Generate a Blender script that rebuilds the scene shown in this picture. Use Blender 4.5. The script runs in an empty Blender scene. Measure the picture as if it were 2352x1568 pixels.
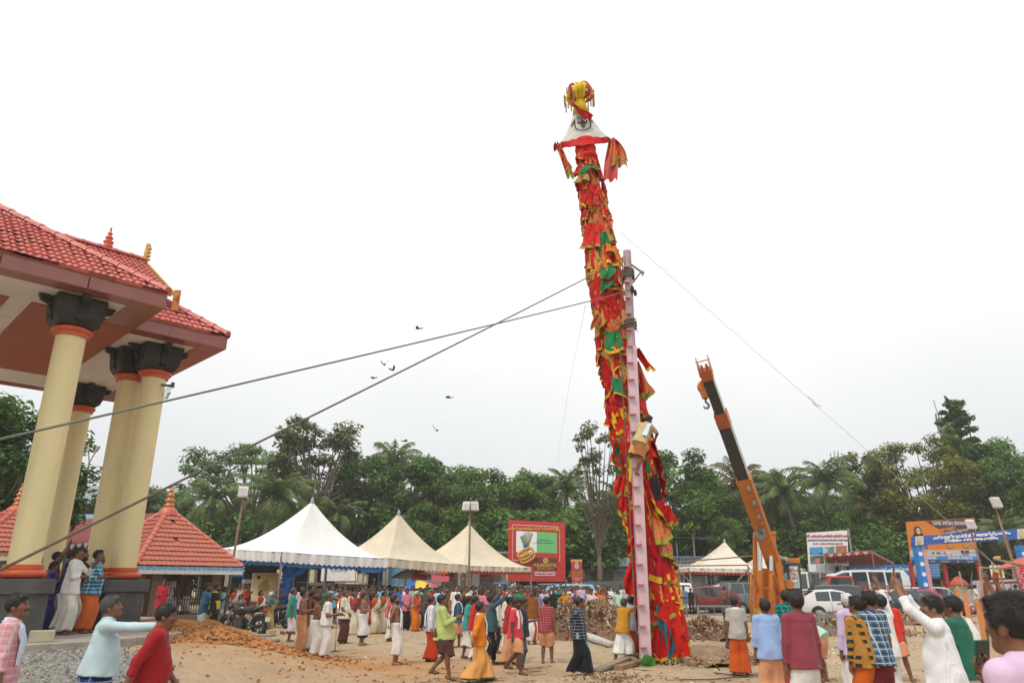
import bpy,bmesh,math,random,time
import numpy as np
from mathutils import Vector,Matrix,Quaternion,noise
T0=time.time()
rad=math.radians
sc=bpy.context.scene
C=sc.collection
rng=random.Random(7)
nrng=np.random.RandomState(7)
# ------------------------------------------------------------------ camera, sky, sun, exposure
F,CX,CY,PITCH,EYE=1640.0,1176.0,784.0,rad(18.6),1.88
camd=bpy.data.cameras.new("camera");cam=bpy.data.objects.new("camera",camd);C.objects.link(cam)
cam.location=(0,0,EYE);cam.rotation_euler=(rad(90)+PITCH,0,0)
camd.sensor_width=36;camd.lens=F/2352*36;camd.clip_start=0.1;camd.clip_end=3000
camd.dof.use_dof=True;camd.dof.focus_distance=21;camd.dof.aperture_fstop=3.2
sc.camera=cam
world=bpy.data.worlds.new("World");sc.world=world;world.use_nodes=True
wn,wl=world.node_tree.nodes,world.node_tree.links
wn.clear()
SUN_EL,SUN_AZ=rad(58),rad(215)          # azimuth measured from +Y towards +X
sky=wn.new("ShaderNodeTexSky");sky.sky_type='NISHITA';sky.sun_disc=False
sky.sun_elevation=SUN_EL;sky.sun_rotation=SUN_AZ;sky.dust_density=5;sky.air_density=1.2
hs=wn.new("ShaderNodeHueSaturation");hs.inputs['Saturation'].default_value=0.35
wl.new(sky.outputs[0],hs.inputs['Color'])
tc=wn.new("ShaderNodeTexCoord")
sep=wn.new("ShaderNodeSeparateXYZ");wl.new(tc.outputs['Generated'],sep.inputs[0])
ramp=wn.new("ShaderNodeValToRGB")
re=ramp.color_ramp.elements
re[0].position=0.0;re[0].color=(0.70,0.73,0.73,1)
re[1].position=0.55;re[1].color=(1,1,1,1)
e=re.new(0.16);e.color=(0.80,0.82,0.82,1)
e=re.new(0.30);e.color=(0.95,0.955,0.955,1)
wl.new(sep.outputs['Z'],ramp.inputs[0])
cn=wn.new("ShaderNodeTexNoise");cn.inputs['Scale'].default_value=1.6;cn.inputs['Detail'].default_value=4
wl.new(tc.outputs['Generated'],cn.inputs['Vector'])
cr=wn.new("ShaderNodeValToRGB");cr.color_ramp.elements[0].position=0.30;cr.color_ramp.elements[1].position=0.62
cr.color_ramp.elements[0].color=(0.68,0.68,0.68,1);cr.color_ramp.elements[1].color=(0.93,0.93,0.93,1)
wl.new(cn.outputs[0],cr.inputs[0])
sc9=wn.new("ShaderNodeMix");sc9.data_type='RGBA';sc9.blend_type='MULTIPLY';sc9.inputs[0].default_value=1
wl.new(ramp.outputs[0],sc9.inputs[6]);sc9.inputs[7].default_value=(7.15,7.17,7.15,1)
mixw=wn.new("ShaderNodeMix");mixw.data_type='RGBA'
wl.new(cr.outputs[0],mixw.inputs[0]);wl.new(hs.outputs[0],mixw.inputs[6]);wl.new(sc9.outputs[2],mixw.inputs[7])
bg=wn.new("ShaderNodeBackground");bg.inputs[1].default_value=0.14
wl.new(mixw.outputs[2],bg.inputs[0])
wo=wn.new("ShaderNodeOutputWorld");wl.new(bg.outputs[0],wo.inputs[0])
sund=bpy.data.lights.new("sun",'SUN');sun=bpy.data.objects.new("sun",sund);C.objects.link(sun)
sund.energy=1.5;sund.angle=rad(11);sund.color=(1,0.95,0.87)
sd=Vector((math.sin(SUN_AZ)*math.cos(SUN_EL),math.cos(SUN_AZ)*math.cos(SUN_EL),math.sin(SUN_EL)))
sun.rotation_euler=(-sd).to_track_quat('-Z','Y').to_euler();sun.location=sd*50
vs=sc.view_settings
vs.view_transform='Standard';vs.look='None';vs.gamma=1;vs.use_curve_mapping=False;vs.exposure=0.2
sc.cycles.volume_bounces=1;sc.cycles.volume_max_steps=64
sc.cycles.max_bounces=6;sc.cycles.diffuse_bounces=3;sc.cycles.transparent_max_bounces=8
sc.cycles.sample_clamp_indirect=5
sc.cycles.use_denoising=True
# ------------------------------------------------------------------ where a photograph point lies in the place
def ray(px,py):
    u,v=(px-CX)/F,(CY-py)/F
    y=math.cos(PITCH)-v*math.sin(PITCH);z=math.sin(PITCH)+v*math.cos(PITCH)
    return u/y,z/y
def W(px,py,Y):
    a,b=ray(px,py);return Vector((a*Y,Y,EYE+b*Y))
def G(px,py,z=0.0):
    a,b=ray(px,py);Y=(z-EYE)/b
    return Vector((a*Y,Y,z))
def XA(px,py,Y):return ray(px,py)[0]*Y
def ZA(py,Y):return EYE+ray(CX,py)[1]*Y
# ------------------------------------------------------------------ materials
MATS={}
def _new(name):
    m=bpy.data.materials.new(name);m.use_nodes=True
    nt=m.node_tree;b=nt.nodes['Principled BSDF']
    return m,nt,b
def mixc(nt,fac,a,b,mode='MIX'):
    n=nt.nodes.new("ShaderNodeMix");n.data_type='RGBA';n.blend_type=mode
    for sock,v in((n.inputs[0],fac),(n.inputs[6],a),(n.inputs[7],b)):
        if hasattr(v,'is_linked'):nt.links.new(v,sock)
        elif isinstance(v,(int,float)):sock.default_value=v
        else:sock.default_value=(*v[:3],1)
    return n.outputs[2]
def mth(nt,op,a,b=None,c=None):
    n=nt.nodes.new("ShaderNodeMath");n.operation=op
    for i,v in enumerate((a,b,c)):
        if v is None:continue
        if hasattr(v,'is_linked'):nt.links.new(v,n.inputs[i])
        else:n.inputs[i].default_value=v
    return n.outputs[0]
def tex(nt,kind,vec=None,**kw):
    n=nt.nodes.new(kind)
    if vec is not None:nt.links.new(vec,n.inputs['Vector'])
    for k,v in kw.items():
        if k in n.inputs:n.inputs[k].default_value=v
        else:setattr(n,k,v)
    return n
def rampf(nt,fac,p0,p1,c0=(0,0,0),c1=(1,1,1)):
    n=nt.nodes.new("ShaderNodeValToRGB");e=n.color_ramp.elements
    e[0].position,e[1].position=p0,p1;e[0].color=(*c0,1);e[1].color=(*c1,1)
    nt.links.new(fac,n.inputs[0]);return n.outputs[0]
def bump(nt,b,height,strength=.4,dist=.02):
    n=nt.nodes.new("ShaderNodeBump");n.inputs['Strength'].default_value=strength;n.inputs['Distance'].default_value=dist
    nt.links.new(height,n.inputs['Height']);nt.links.new(n.outputs[0],b.inputs['Normal'])
def coord(nt,which='Object',scale=None):
    t=nt.nodes.new("ShaderNodeTexCoord");o=t.outputs[which]
    if scale is not None:
        mp=nt.nodes.new("ShaderNodeMapping");mp.inputs['Scale'].default_value=scale
        nt.links.new(o,mp.inputs[0]);o=mp.outputs[0]
    return o
def mat(name,col,rough=.7,var=.18,vs=3.0,bmp=0.0,bs=40.0,metal=0.0,col2=None,spec=.4,stretch=None,dirt=None):
    """a plain surface with its own mottling, grain and (optionally) wear in a second colour"""
    key=('m',name)
    if key in MATS:return MATS[key]
    m,nt,b=_new(name)
    co=coord(nt,'Object',stretch)
    n1=tex(nt,"ShaderNodeTexNoise",co,Scale=vs,Detail=6.0,Roughness=.62)
    lo=tuple(c*(1-var)for c in col);hi=tuple(min(1,c*(1+var))for c in col)
    c=rampf(nt,n1.outputs[0],.28,.72,lo,hi)
    if col2 is not None:
        n2=tex(nt,"ShaderNodeTexNoise",co,Scale=vs*2.3,Detail=8.0,Roughness=.7)
        c=mixc(nt,rampf(nt,n2.outputs[0],*(dirt or(.52,.68))),c,col2)
    nt.links.new(c,b.inputs['Base Color'])
    b.inputs['Roughness'].default_value=rough;b.inputs['Metallic'].default_value=metal
    b.inputs['Specular IOR Level'].default_value=spec
    if bmp:
        n3=tex(nt,"ShaderNodeTexNoise",co,Scale=bs,Detail=5.0)
        bump(nt,b,n3.outputs[0],bmp,.02)
    MATS[key]=m;return m
def glass(name='dark tinted glass',col=(.03,.04,.045),rough=.06):
    key=('g',name)
    if key in MATS:return MATS[key]
    m,nt,b=_new(name)
    b.inputs['Base Color'].default_value=(*col,1);b.inputs['Roughness'].default_value=rough
    b.inputs['Specular IOR Level'].default_value=.8
    MATS[key]=m;return m
def cloth(col,pat=None,c2=(1,1,1),c3=(0,0,0),scale=11.0):
    """woven cotton; pat = None, 'check', 'stripe', 'blocks', 'brocade'"""
    key=('c',tuple(round(x,3)for x in col),pat,tuple(c2),tuple(c3),scale)
    if key in MATS:return MATS[key]
    m,nt,b=_new('cotton cloth')
    co=coord(nt)
    n1=tex(nt,"ShaderNodeTexNoise",co,Scale=5.0,Detail=4.0)
    c=rampf(nt,n1.outputs[0],.3,.7,tuple(x*.86 for x in col),tuple(min(1,x*1.1)for x in col))
    if pat=='hem':
        s=nt.nodes.new("ShaderNodeSeparateXYZ");nt.links.new(co,s.inputs[0])
        c=mixc(nt,mth(nt,'LESS_THAN',s.outputs['Z'],scale),c,c2)
    if pat in('check','blocks','stripe'):
        s=nt.nodes.new("ShaderNodeSeparateXYZ");nt.links.new(co,s.inputs[0])
        def band(o,sc_,w,ph=0.0):
            f=mth(nt,'FRACT',mth(nt,'MULTIPLY_ADD',o,sc_,ph));return mth(nt,'LESS_THAN',f,w)
        xy=mth(nt,'ADD',s.outputs['X'],mth(nt,'MULTIPLY',s.outputs['Y'],.8))
        if pat=='check':
            c=mixc(nt,mth(nt,'MULTIPLY',band(xy,scale,.42),.75),c,c3)
            c=mixc(nt,mth(nt,'MULTIPLY',band(s.outputs['Z'],scale,.42),.75),c,c3)
            c=mixc(nt,band(xy,scale,.1,.25),c,c2);c=mixc(nt,band(s.outputs['Z'],scale,.1,.25),c,c2)
        elif pat=='stripe':
            c=mixc(nt,band(xy,scale*1.6,.16),c,c2)
        else:
            bb=mth(nt,'MULTIPLY',band(xy,scale*.45,.5),band(s.outputs['Z'],scale*.42,.5))
            c=mixc(nt,bb,c,c3);c=mixc(nt,mth(nt,'MULTIPLY',band(xy,scale*.9,.3),.4),c,c2)
    n2=tex(nt,"ShaderNodeTexNoise",co,Scale=26.0,Detail=3.0)
    n3=tex(nt,"ShaderNodeTexNoise",co,Scale=7.0,Detail=3.0,Distortion=1.2)
    nt.links.new(c,b.inputs['Base Color'])
    b.inputs['Roughness'].default_value=.88;b.inputs['Specular IOR Level'].default_value=.15
    b.inputs['Sheen Weight'].default_value=.12
    bump(nt,b,mth(nt,'ADD',n3.outputs[0],mth(nt,'MULTIPLY',n2.outputs[0],.1)),.35,.03)
    MATS[key]=m;return m
def skin(tone=0,hair=(.012,.010,.009)):
    key=('s',tone,hair)
    if key in MATS:return MATS[key]
    m,nt,b=_new('skin')
    base=[(.19,.085,.045),(.27,.13,.072),(.12,.052,.03),(.36,.19,.11)][tone]
    n1=tex(nt,"ShaderNodeTexNoise",coord(nt),Scale=9.0,Detail=4.0)
    c=rampf(nt,n1.outputs[0],.3,.7,tuple(x*.82 for x in base),tuple(x*1.15 for x in base))
    a=nt.nodes.new("ShaderNodeAttribute");a.attribute_name='facial'
    c=mixc(nt,a.outputs['Fac'],c,hair)
    nt.links.new(c,b.inputs['Base Color']);b.inputs['Roughness'].default_value=.5
    b.inputs['Specular IOR Level'].default_value=.4
    b.inputs['Subsurface Weight'].default_value=0.0
    MATS[key]=m;return m
# ------------------------------------------------------------------ objects
def prop(o,label=None,cat=None,group=None,kind=None):
    for k,v in(('label',label),('category',cat),('group',group),('kind',kind)):
        if v:o[k]=v
    return o
def empty(name,loc=(0,0,0),rz=0.0,label=None,cat=None,group=None):
    o=bpy.data.objects.new(name,None);C.objects.link(o);o.location=loc;o.rotation_euler=(0,0,rz)
    o.empty_display_size=.2
    return prop(o,label,cat,group)
def link(name,me,parent=None,m=None,objmat=False):
    o=bpy.data.objects.new(name,me);C.objects.link(o)
    if parent is not None:o.parent=parent
    if m is not None:
        if objmat:
            if not me.materials:me.materials.append(None)
            o.material_slots[0].link='OBJECT';o.material_slots[0].material=m
        elif not me.materials:me.materials.append(m)
    return o
class MB:
    """collects faces for ONE mesh"""
    def __init__(s):s.v=[];s.f=[];s.mi=[];s.uv=None;s.cur=0
    def add(s,vs_,fs_):
        k=len(s.v);s.v.extend(tuple(p)for p in vs_)
        s.f.extend(tuple(i+k for i in f)for f in fs_);s.mi.extend([s.cur]*len(fs_));return s
    def box(s,c,d,rot=None):
        x,y,z=d[0]/2,d[1]/2,d[2]/2
        p=[Vector((a,b,e))for a in(-x,x)for b in(-y,y)for e in(-z,z)]
        if rot is not None:p=[rot@q for q in p]
        c=Vector(c);return s.add([q+c for q in p],[(0,1,3,2),(4,6,7,5),(0,4,5,1),(2,3,7,6),(0,2,6,4),(1,5,7,3)])
    def slab(s,poly,h,z=None):
        """poly (list of 3D points, counter-clockwise from above) thickened by vector h"""
        h=Vector(h)if not isinstance(h,(int,float))else Vector((0,0,h))
        n=len(poly);a=[Vector(p)for p in poly];b=[p+h for p in a]
        return s.add(a+b,[tuple(range(n))[::-1],tuple(range(n,2*n))]+[(i,(i+1)%n,n+(i+1)%n,n+i)for i in range(n)])
    def tube(s,pts,r,n=8,cap=True,flat=1.0):
        pts=[Vector(p)for p in pts];m=len(pts)
        rs=[r]*m if isinstance(r,(int,float))else list(r)
        up=None;rings=[]
        for i,p in enumerate(pts):
            d=(pts[min(i+1,m-1)]-pts[max(i-1,0)])
            d=d.normalized()if d.length>1e-9 else Vector((0,0,1))
            if up is None:
                up=Vector((0,0,1))if abs(d.z)<.9 else Vector((0,1,0))
            x=d.cross(up)
            x=x.normalized()if x.length>1e-6 else d.orthogonal().normalized()
            y=x.cross(d).normalized();up=y
            rings.append([p+(x*math.cos(2*math.pi*j/n)+y*math.sin(2*math.pi*j/n)*flat)*rs[i]for j in range(n)])
        vs_=[q for rg in rings for q in rg]
        fs_=[(i*n+j,i*n+(j+1)%n,(i+1)*n+(j+1)%n,(i+1)*n+j)for i in range(m-1)for j in range(n)]
        if cap:fs_+=[tuple(range(n))[::-1],tuple(range((m-1)*n,m*n))]
        return s.add(vs_,fs_)
    def beam(s,p,q,w,h=None,up=(0,0,1)):
        """rectangular bar from p to q"""
        p,q=Vector(p),Vector(q);h=h or w;d=(q-p).normalized();up=Vector(up)
        x=d.cross(up);x=x.normalized()if x.length>1e-5 else Vector((1,0,0));y=x.cross(d).normalized()
        o=[(-x*w-y*h)/2,(x*w-y*h)/2,(x*w+y*h)/2,(-x*w+y*h)/2]
        return s.add([p+k for k in o]+[q+k for k in o],[(3,2,1,0),(4,5,6,7)]+[(i,(i+1)%4,4+(i+1)%4,4+i)for i in range(4)])
    def lathe(s,prof,c=(0,0,0),n=20,axis='z',jit=0.0):
        c=Vector(c);vs_=[]
        for r,h in prof:
            for j in range(n):
                a=2*math.pi*j/n
                p=(r*math.cos(a),r*math.sin(a),h)if axis=='z' else((r*math.cos(a),h,r*math.sin(a))if axis=='y' else(h,r*math.cos(a),r*math.sin(a)))
                vs_.append(c+Vector(p))
        m=len(prof)
        fs_=[(i*n+j,i*n+(j+1)%n,(i+1)*n+(j+1)%n,(i+1)*n+j)for i in range(m-1)for j in range(n)]
        fs_+=[tuple(range(n))[::-1],tuple(range((m-1)*n,m*n))]
        return s.add(vs_,fs_)
    def grid(s,pts):
        """pts[i][j]"""
        n,m=len(pts),len(pts[0])
        return s.add([q for r in pts for q in r],[(i*m+j,i*m+j+1,(i+1)*m+j+1,(i+1)*m+j)for i in range(n-1)for j in range(m-1)])
    def ell(s,c,r,n=12,m=8):
        c=Vector(c);vs_=[]
        for i in range(m+1):
            t=math.pi*i/m
            for j in range(n):
                a=2*math.pi*j/n
                vs_.append(c+Vector((r[0]*math.sin(t)*math.cos(a),r[1]*math.sin(t)*math.sin(a),r[2]*math.cos(t))))
        return s.add(vs_,[(i*n+j,(i+1)*n+j,(i+1)*n+(j+1)%n,i*n+(j+1)%n)for i in range(m)for j in range(n)])
    def mesh(s,name,mats=None,smooth=False,M=None):
        me=bpy.data.meshes.new(name)
        vs_=s.v if M is None else[M@Vector(p)for p in s.v]
        me.from_pydata(vs_,[],s.f)
        for m in(mats if isinstance(mats,(list,tuple))else[mats]if mats else[]):me.materials.append(m)
        if len(me.materials)>1:me.polygons.foreach_set('material_index',s.mi)
        if smooth:me.polygons.foreach_set('use_smooth',[True]*len(me.polygons))
        me.update();return me
    def build(s,name,mats=None,parent=None,smooth=False,M=None,bevel=0.0,loc=None,angle=None):
        me=s.mesh(name,mats,smooth,M)
        if bevel or angle:
            bm=bmesh.new();bm.from_mesh(me)
            bmesh.ops.remove_doubles(bm,verts=bm.verts,dist=1e-5)
            if bevel:
                es=[e for e in bm.edges if len(e.link_faces)==2 and e.calc_face_angle(0)>rad(32)]
                bmesh.ops.bevel(bm,geom=es,offset=bevel,segments=2,affect='EDGES',profile=.6)
            bm.to_mesh(me);bm.free()
        if angle:
            me.polygons.foreach_set('use_smooth',[True]*len(me.polygons));me.set_sharp_from_angle(angle=rad(angle))
        o=link(name,me,parent)
        if loc is not None:o.location=loc
        return o
def rz(a):return Matrix.Rotation(a,3,'Z')
def text(body,size,m,parent,loc,rot,name='lettering',align='CENTER',ext=.004,bold=0.0,sx=1.0):
    cu=bpy.data.curves.new(name,'FONT');cu.body=body;cu.size=size;cu.align_x=align;cu.align_y='CENTER'
    cu.extrude=ext;cu.offset=bold;cu.resolution_u=3;cu.materials.append(m)
    tmp=bpy.data.objects.new('tmp',cu);C.objects.link(tmp)
    dg=bpy.context.evaluated_depsgraph_get();me=bpy.data.meshes.new_from_object(tmp.evaluated_get(dg),depsgraph=dg)
    bpy.data.objects.remove(tmp)
    if not me.materials:me.materials.append(m)
    o=link(name,me,parent);o.location=loc;o.rotation_euler=rot;o.scale=(sx,1,1)
    return o
def copy_tree(o,parent=None):
    c=o.copy();C.objects.link(c)
    if parent is not None:c.parent=parent
    for ch in list(o.children):copy_tree(ch,c)
    return c
# ------------------------------------------------------------------ one smooth surface from a distance field (bodies, hair, clothes)
class SDF:
    def __init__(s,lo,hi,vox):
        s.lo=np.array(lo,float);s.h=vox
        s.n=np.ceil((np.array(hi)-s.lo)/vox).astype(int)+1
        s.f=np.full(s.n,9.0,np.float32)
        s.ax=[s.lo[i]+np.arange(s.n[i])*vox for i in range(3)]
    def sub(s,lo,hi):
        a=np.clip(np.floor((np.array(lo)-s.lo)/s.h).astype(int),0,s.n);b=np.clip(np.ceil((np.array(hi)-s.lo)/s.h).astype(int)+1,0,s.n)
        if(b<=a).any():return None
        sl=tuple(slice(a[i],b[i])for i in range(3))
        return sl,s.ax[0][sl[0]][:,None,None],s.ax[1][sl[1]][None,:,None],s.ax[2][sl[2]][None,None,:]
    def put(s,sl,d,k):
        f=s.f[sl]
        if k>0:
            h=np.clip(.5+.5*(f-d)/k,0,1);s.f[sl]=f*(1-h)+d*h-k*h*(1-h)
        else:s.f[sl]=np.minimum(f,d)
    def cap(s,a,b,ra,rb,k=.03,cut=False,cuta=False,sy=1.0):
        a,b=np.array(a,float),np.array(b,float);m=max(ra,rb)+k+2*s.h
        q=s.sub(np.minimum(a,b)-m,np.maximum(a,b)+m)
        if q is None:return s
        sl,X,Y,Z=q;d=b-a;L2=max(float(d@d),1e-9)
        px,py,pz=X-a[0],Y-a[1],Z-a[2]
        t=(px*d[0]+py*d[1]+pz*d[2])/L2;h=np.clip(t,0,1)
        D=np.sqrt((px-d[0]*h)**2+(py-d[1]*h)**2+(pz-d[2]*h)**2)-(ra+(rb-ra)*h)
        L=math.sqrt(L2)
        if cut:D=np.maximum(D,(t-1)*L)
        if cuta:D=np.maximum(D,-t*L)
        s.put(sl,D,k);return s
    def ell(s,c,r,k=.03,M=None,zmin=None,zmax=None,carve=False):
        c=np.array(c,float);r=np.array(r,float);m=r.max()+k+2*s.h
        q=s.sub(c-m,c+m)
        if q is None:return s
        sl,X,Y,Z=q;px,py,pz=X-c[0],Y-c[1],Z-c[2]
        if M is not None:
            M=np.array(M);px,py,pz=(M[0,i]*px+M[1,i]*py+M[2,i]*pz for i in range(3))
        k0=np.sqrt((px/r[0])**2+(py/r[1])**2+(pz/r[2])**2)
        k1=np.sqrt((px/r[0]**2)**2+(py/r[1]**2)**2+(pz/r[2]**2)**2)
        D=k0*(k0-1)/np.maximum(k1,1e-6)
        if zmin is not None:D=np.maximum(D,zmin-pz)
        if zmax is not None:D=np.maximum(D,pz-zmax)
        if carve:s.f[sl]=np.maximum(s.f[sl],-D)
        else:s.put(sl,D,k)
        return s
    def tubez(s,a,b,ra,rb,k=.03):
        """elliptic sleeve from a to b with clean cut ends; ra, rb = (rx, ry)"""
        a,b=np.array(a,float),np.array(b,float);m=max(*ra,*rb)+k+2*s.h
        q=s.sub(np.minimum(a,b)-m,np.maximum(a,b)+m)
        if q is None:return s
        sl,X,Y,Z=q;d=b-a;L=math.sqrt(float(d@d));d/=L
        t=(X-a[0])*d[0]+(Y-a[1])*d[1]+(Z-a[2])*d[2];h=np.clip(t/L,0,1)
        rx=ra[0]+(rb[0]-ra[0])*h;ry=ra[1]+(rb[1]-ra[1])*h
        px=X-a[0]-d[0]*t;py=np.sqrt((Y-a[1]-d[1]*t)**2+(Z-a[2]-d[2]*t)**2)
        kk=np.sqrt((px/rx)**2+(py/ry)**2)
        D=(kk-1)*np.minimum(rx,ry);D=np.maximum(D,np.maximum(-t,t-L))
        s.put(sl,D,k);return s
    def mesh(s):
        f=s.f;S=f<0
        c=np.zeros(np.array(s.n)-1,np.int8)
        for i in(0,1):
            for j in(0,1):
                for k in(0,1):
                    c+=S[i:i+c.shape[0],j:j+c.shape[1],k:k+c.shape[2]]
        act=np.argwhere((c>0)&(c<8))
        idx=np.full(c.shape,-1,np.int32);idx[act[:,0],act[:,1],act[:,2]]=np.arange(len(act))
        acc=np.zeros((len(act),3));cnt=np.zeros(len(act))
        cor=[(i,j,k)for i in(0,1)for j in(0,1)for k in(0,1)]
        val={q:f[act[:,0]+q[0],act[:,1]+q[1],act[:,2]+q[2]]for q in cor}
        for q in cor:
            for ax_ in range(3):
                if q[ax_]==0:
                    p=list(q);p[ax_]=1;p=tuple(p);a,b=val[q],val[p]
                    w=(a<0)!=(b<0);t=np.where(w,a/np.where(w,a-b,1),0)
                    pos=np.zeros((len(act),3));pos+=q;pos[:,ax_]+=t
                    acc+=np.where(w[:,None],pos,0);cnt+=w
        v=(acc/np.maximum(cnt,1)[:,None]+act)*s.h+s.lo
        quads=[]
        for ax_ in range(3):
            u,w=(ax_+1)%3,(ax_+2)%3
            n0=[slice(None)]*3;n1=[slice(None)]*3;n0[ax_]=slice(0,-1);n1[ax_]=slice(1,None)
            A,B=S[tuple(n0)],S[tuple(n1)]
            e=np.argwhere(A!=B)
            e=e[(e[:,u]>0)&(e[:,w]>0)&(e[:,u]<c.shape[u])&(e[:,w]<c.shape[w])]
            fl=A[e[:,0],e[:,1],e[:,2]]
            def at(du,dw):
                g=e.copy();g[:,u]-=du;g[:,w]-=dw;return idx[g[:,0],g[:,1],g[:,2]]
            Q=np.stack([at(1,1),at(0,1),at(0,0),at(1,0)],1)
            Q[~fl]=Q[~fl][:,::-1];quads.append(Q)
        return v,np.concatenate(quads)
def np_mesh(name,v,q,attr=None):
    me=bpy.data.meshes.new(name);me.vertices.add(len(v));me.vertices.foreach_set('co',np.asarray(v,np.float32).ravel())
    me.loops.add(q.size);me.loops.foreach_set('vertex_index',q.astype(np.int32).ravel())
    me.polygons.add(len(q));me.polygons.foreach_set('loop_start',np.arange(0,q.size,q.shape[1],dtype=np.int32))
    me.polygons.foreach_set('use_smooth',np.ones(len(q),bool))
    if attr is not None:
        a=me.attributes.new('facial','FLOAT','POINT');a.data.foreach_set('value',np.asarray(attr,np.float32))
    me.update(calc_edges=True);return me
def folds(v,amp,seed,fz=1.0):
    """cloth wrinkles: a sum of slanted waves pushed along x/y"""
    r=np.random.RandomState(seed);out=np.zeros(len(v))
    for _ in range(7):
        d=r.normal(size=3);d[2]*=fz;d/=np.linalg.norm(d);w=r.uniform(14,46)
        out+=np.sin(v@d*w+r.uniform(0,6.28)+1.5*np.sin(v[:,2]*7+r.uniform(0,6)))*(20/w)
    return out*amp
def Mrx(a):c,s_=math.cos(a),math.sin(a);return np.array([[1,0,0],[0,c,-s_],[0,s_,c]])
def Mry(a):c,s_=math.cos(a),math.sin(a);return np.array([[c,0,s_],[0,1,0],[-s_,0,c]])
def Mrz(a):c,s_=math.cos(a),math.sin(a);return np.array([[c,-s_,0],[s_,c,0],[0,0,1]])
# arm poses: (outward, forward, up) of the upper arm, then of the forearm
ARM=dict(down=((.16,.02,-1),(.06,.16,-1)),swingf=((.14,.35,-1),(.02,.75,-.75)),swingb=((.2,-.42,-.9),(.1,-.12,-1)),
           phone=((.12,.72,-.45),(-.32,.55,.8)),pray=((.12,.3,-.9),(-.5,.62,.62)),fold=((.16,.3,-.95),(-.95,.42,.08)),
           clasp=((.14,.12,-1),(-.55,.7,-.5)),hip=((.62,-.4,-.7),(-.72,.45,-.45)),point=((.25,.95,.05),(.15,1,.12)),
           side=((.95,.25,.1),(.9,.35,.15)),up=((.25,.35,.9),(-.05,.3,1)),high=((.3,.55,.75),(-.1,.5,.9)),
           behind=((.2,-.42,-.9),(-.75,-.15,-.5)),push=((.0,.95,.2),(0,1,.4)),face=((.15,.45,-.85),(-.45,.6,.9)),
           fore=((.12,.1,-1),(-.05,.95,.25)),out=((.55,.4,-.5),(.6,.75,.1)),mic=((.1,.3,-.95),(-.1,.95,.1)))
PCACHE={}
def rig(P):
    lean=rad(P.get('lean',3));T=Mrx(-lean);hz=.9
    for n in 'LR':
        fx,fy,fz=P.get('foot'+n,(.1,0,0));hz=min(hz,fz+.105+math.sqrt(max(.808**2-fy**2-(fx-.095)**2,.1)))
    pel=np.array([0,0,P.get('hipz',hz)])
    tp=lambda x,y,z:pel+T@np.array([x,y,z-.9])
    J={'T':T,'pel':pel,'tp':tp};sw=.142 if P.get('f')else .158
    J['neck']=tp(0,-.012,1.43)
    yaw,pit=P.get('head',(0,8));Rh=Mrz(-rad(yaw))@Mrx(rad(pit));J['Rh']=Rh
    J['hc']=J['neck']+T@np.array([0,.012,.06])+Rh@np.array([0,.022,.075])
    for sd,nm in((-1,'L'),(1,'R')):
        u,w=ARM[P.get(nm,'down')]if isinstance(P.get(nm,'down'),str)else P[nm]
        u,w=np.array(u,float),np.array(w,float);u/=np.linalg.norm(u);w/=np.linalg.norm(w)
        u=T@(u*(sd,1,1));w=T@(w*(sd,1,1))
        S=tp(sd*sw,0,1.375);E=S+u*.285;Wr=E+w*.25
        J['S'+nm],J['E'+nm],J['W'+nm],J['w'+nm]=S,E,Wr,w
        fx,fy,fz=P.get('foot'+nm,(.1,0,0));A=np.array([sd*fx,fy,fz+.075]);H=pel+np.array([sd*.086,0,-.03])
        d=A-H;L=np.linalg.norm(d);L1=.405;L=min(L,.809);d=d/np.linalg.norm(d);A=H+d*L
        hh=math.sqrt(max(L1*L1-L*L/4,0));fw=np.array([sd*.15,1,0]);fw-=d*(fw@d);fw/=np.linalg.norm(fw)
        J['H'+nm],J['K'+nm],J['A'+nm]=H,H+d*L/2+fw*hh,A
    return J
def torso(s,J,P,g=0.0,top=True):
    tp,T=J['tp'],J['T'];b=P.get('belly',.015);fe=P.get('f');w=.94 if fe else 1.0
    s.ell(tp(0,0,.93),(.142+g,.112+g,.13+g),.04,T)
    s.ell(tp(0,.01+b*.6,1.06),(.132*w+g,.104+b+g,.16+g),.05,T)
    s.ell(tp(0,.0,1.25),(.148*w+g,.106+g,.19+g),.05,T)
    if fe:s.ell(tp(0,.075,1.24),(.125+g,.06+g,.07+g),.04,T)
    sl,sr=J['SL'],J['SR'];s.cap(sl*.93+sr*.07,sr*.93+sl*.07,.054+g,.054+g,.05)
    s.cap(tp(0,-.02,1.36),J['neck'],.078+g,.056+g*.6,.04)
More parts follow.
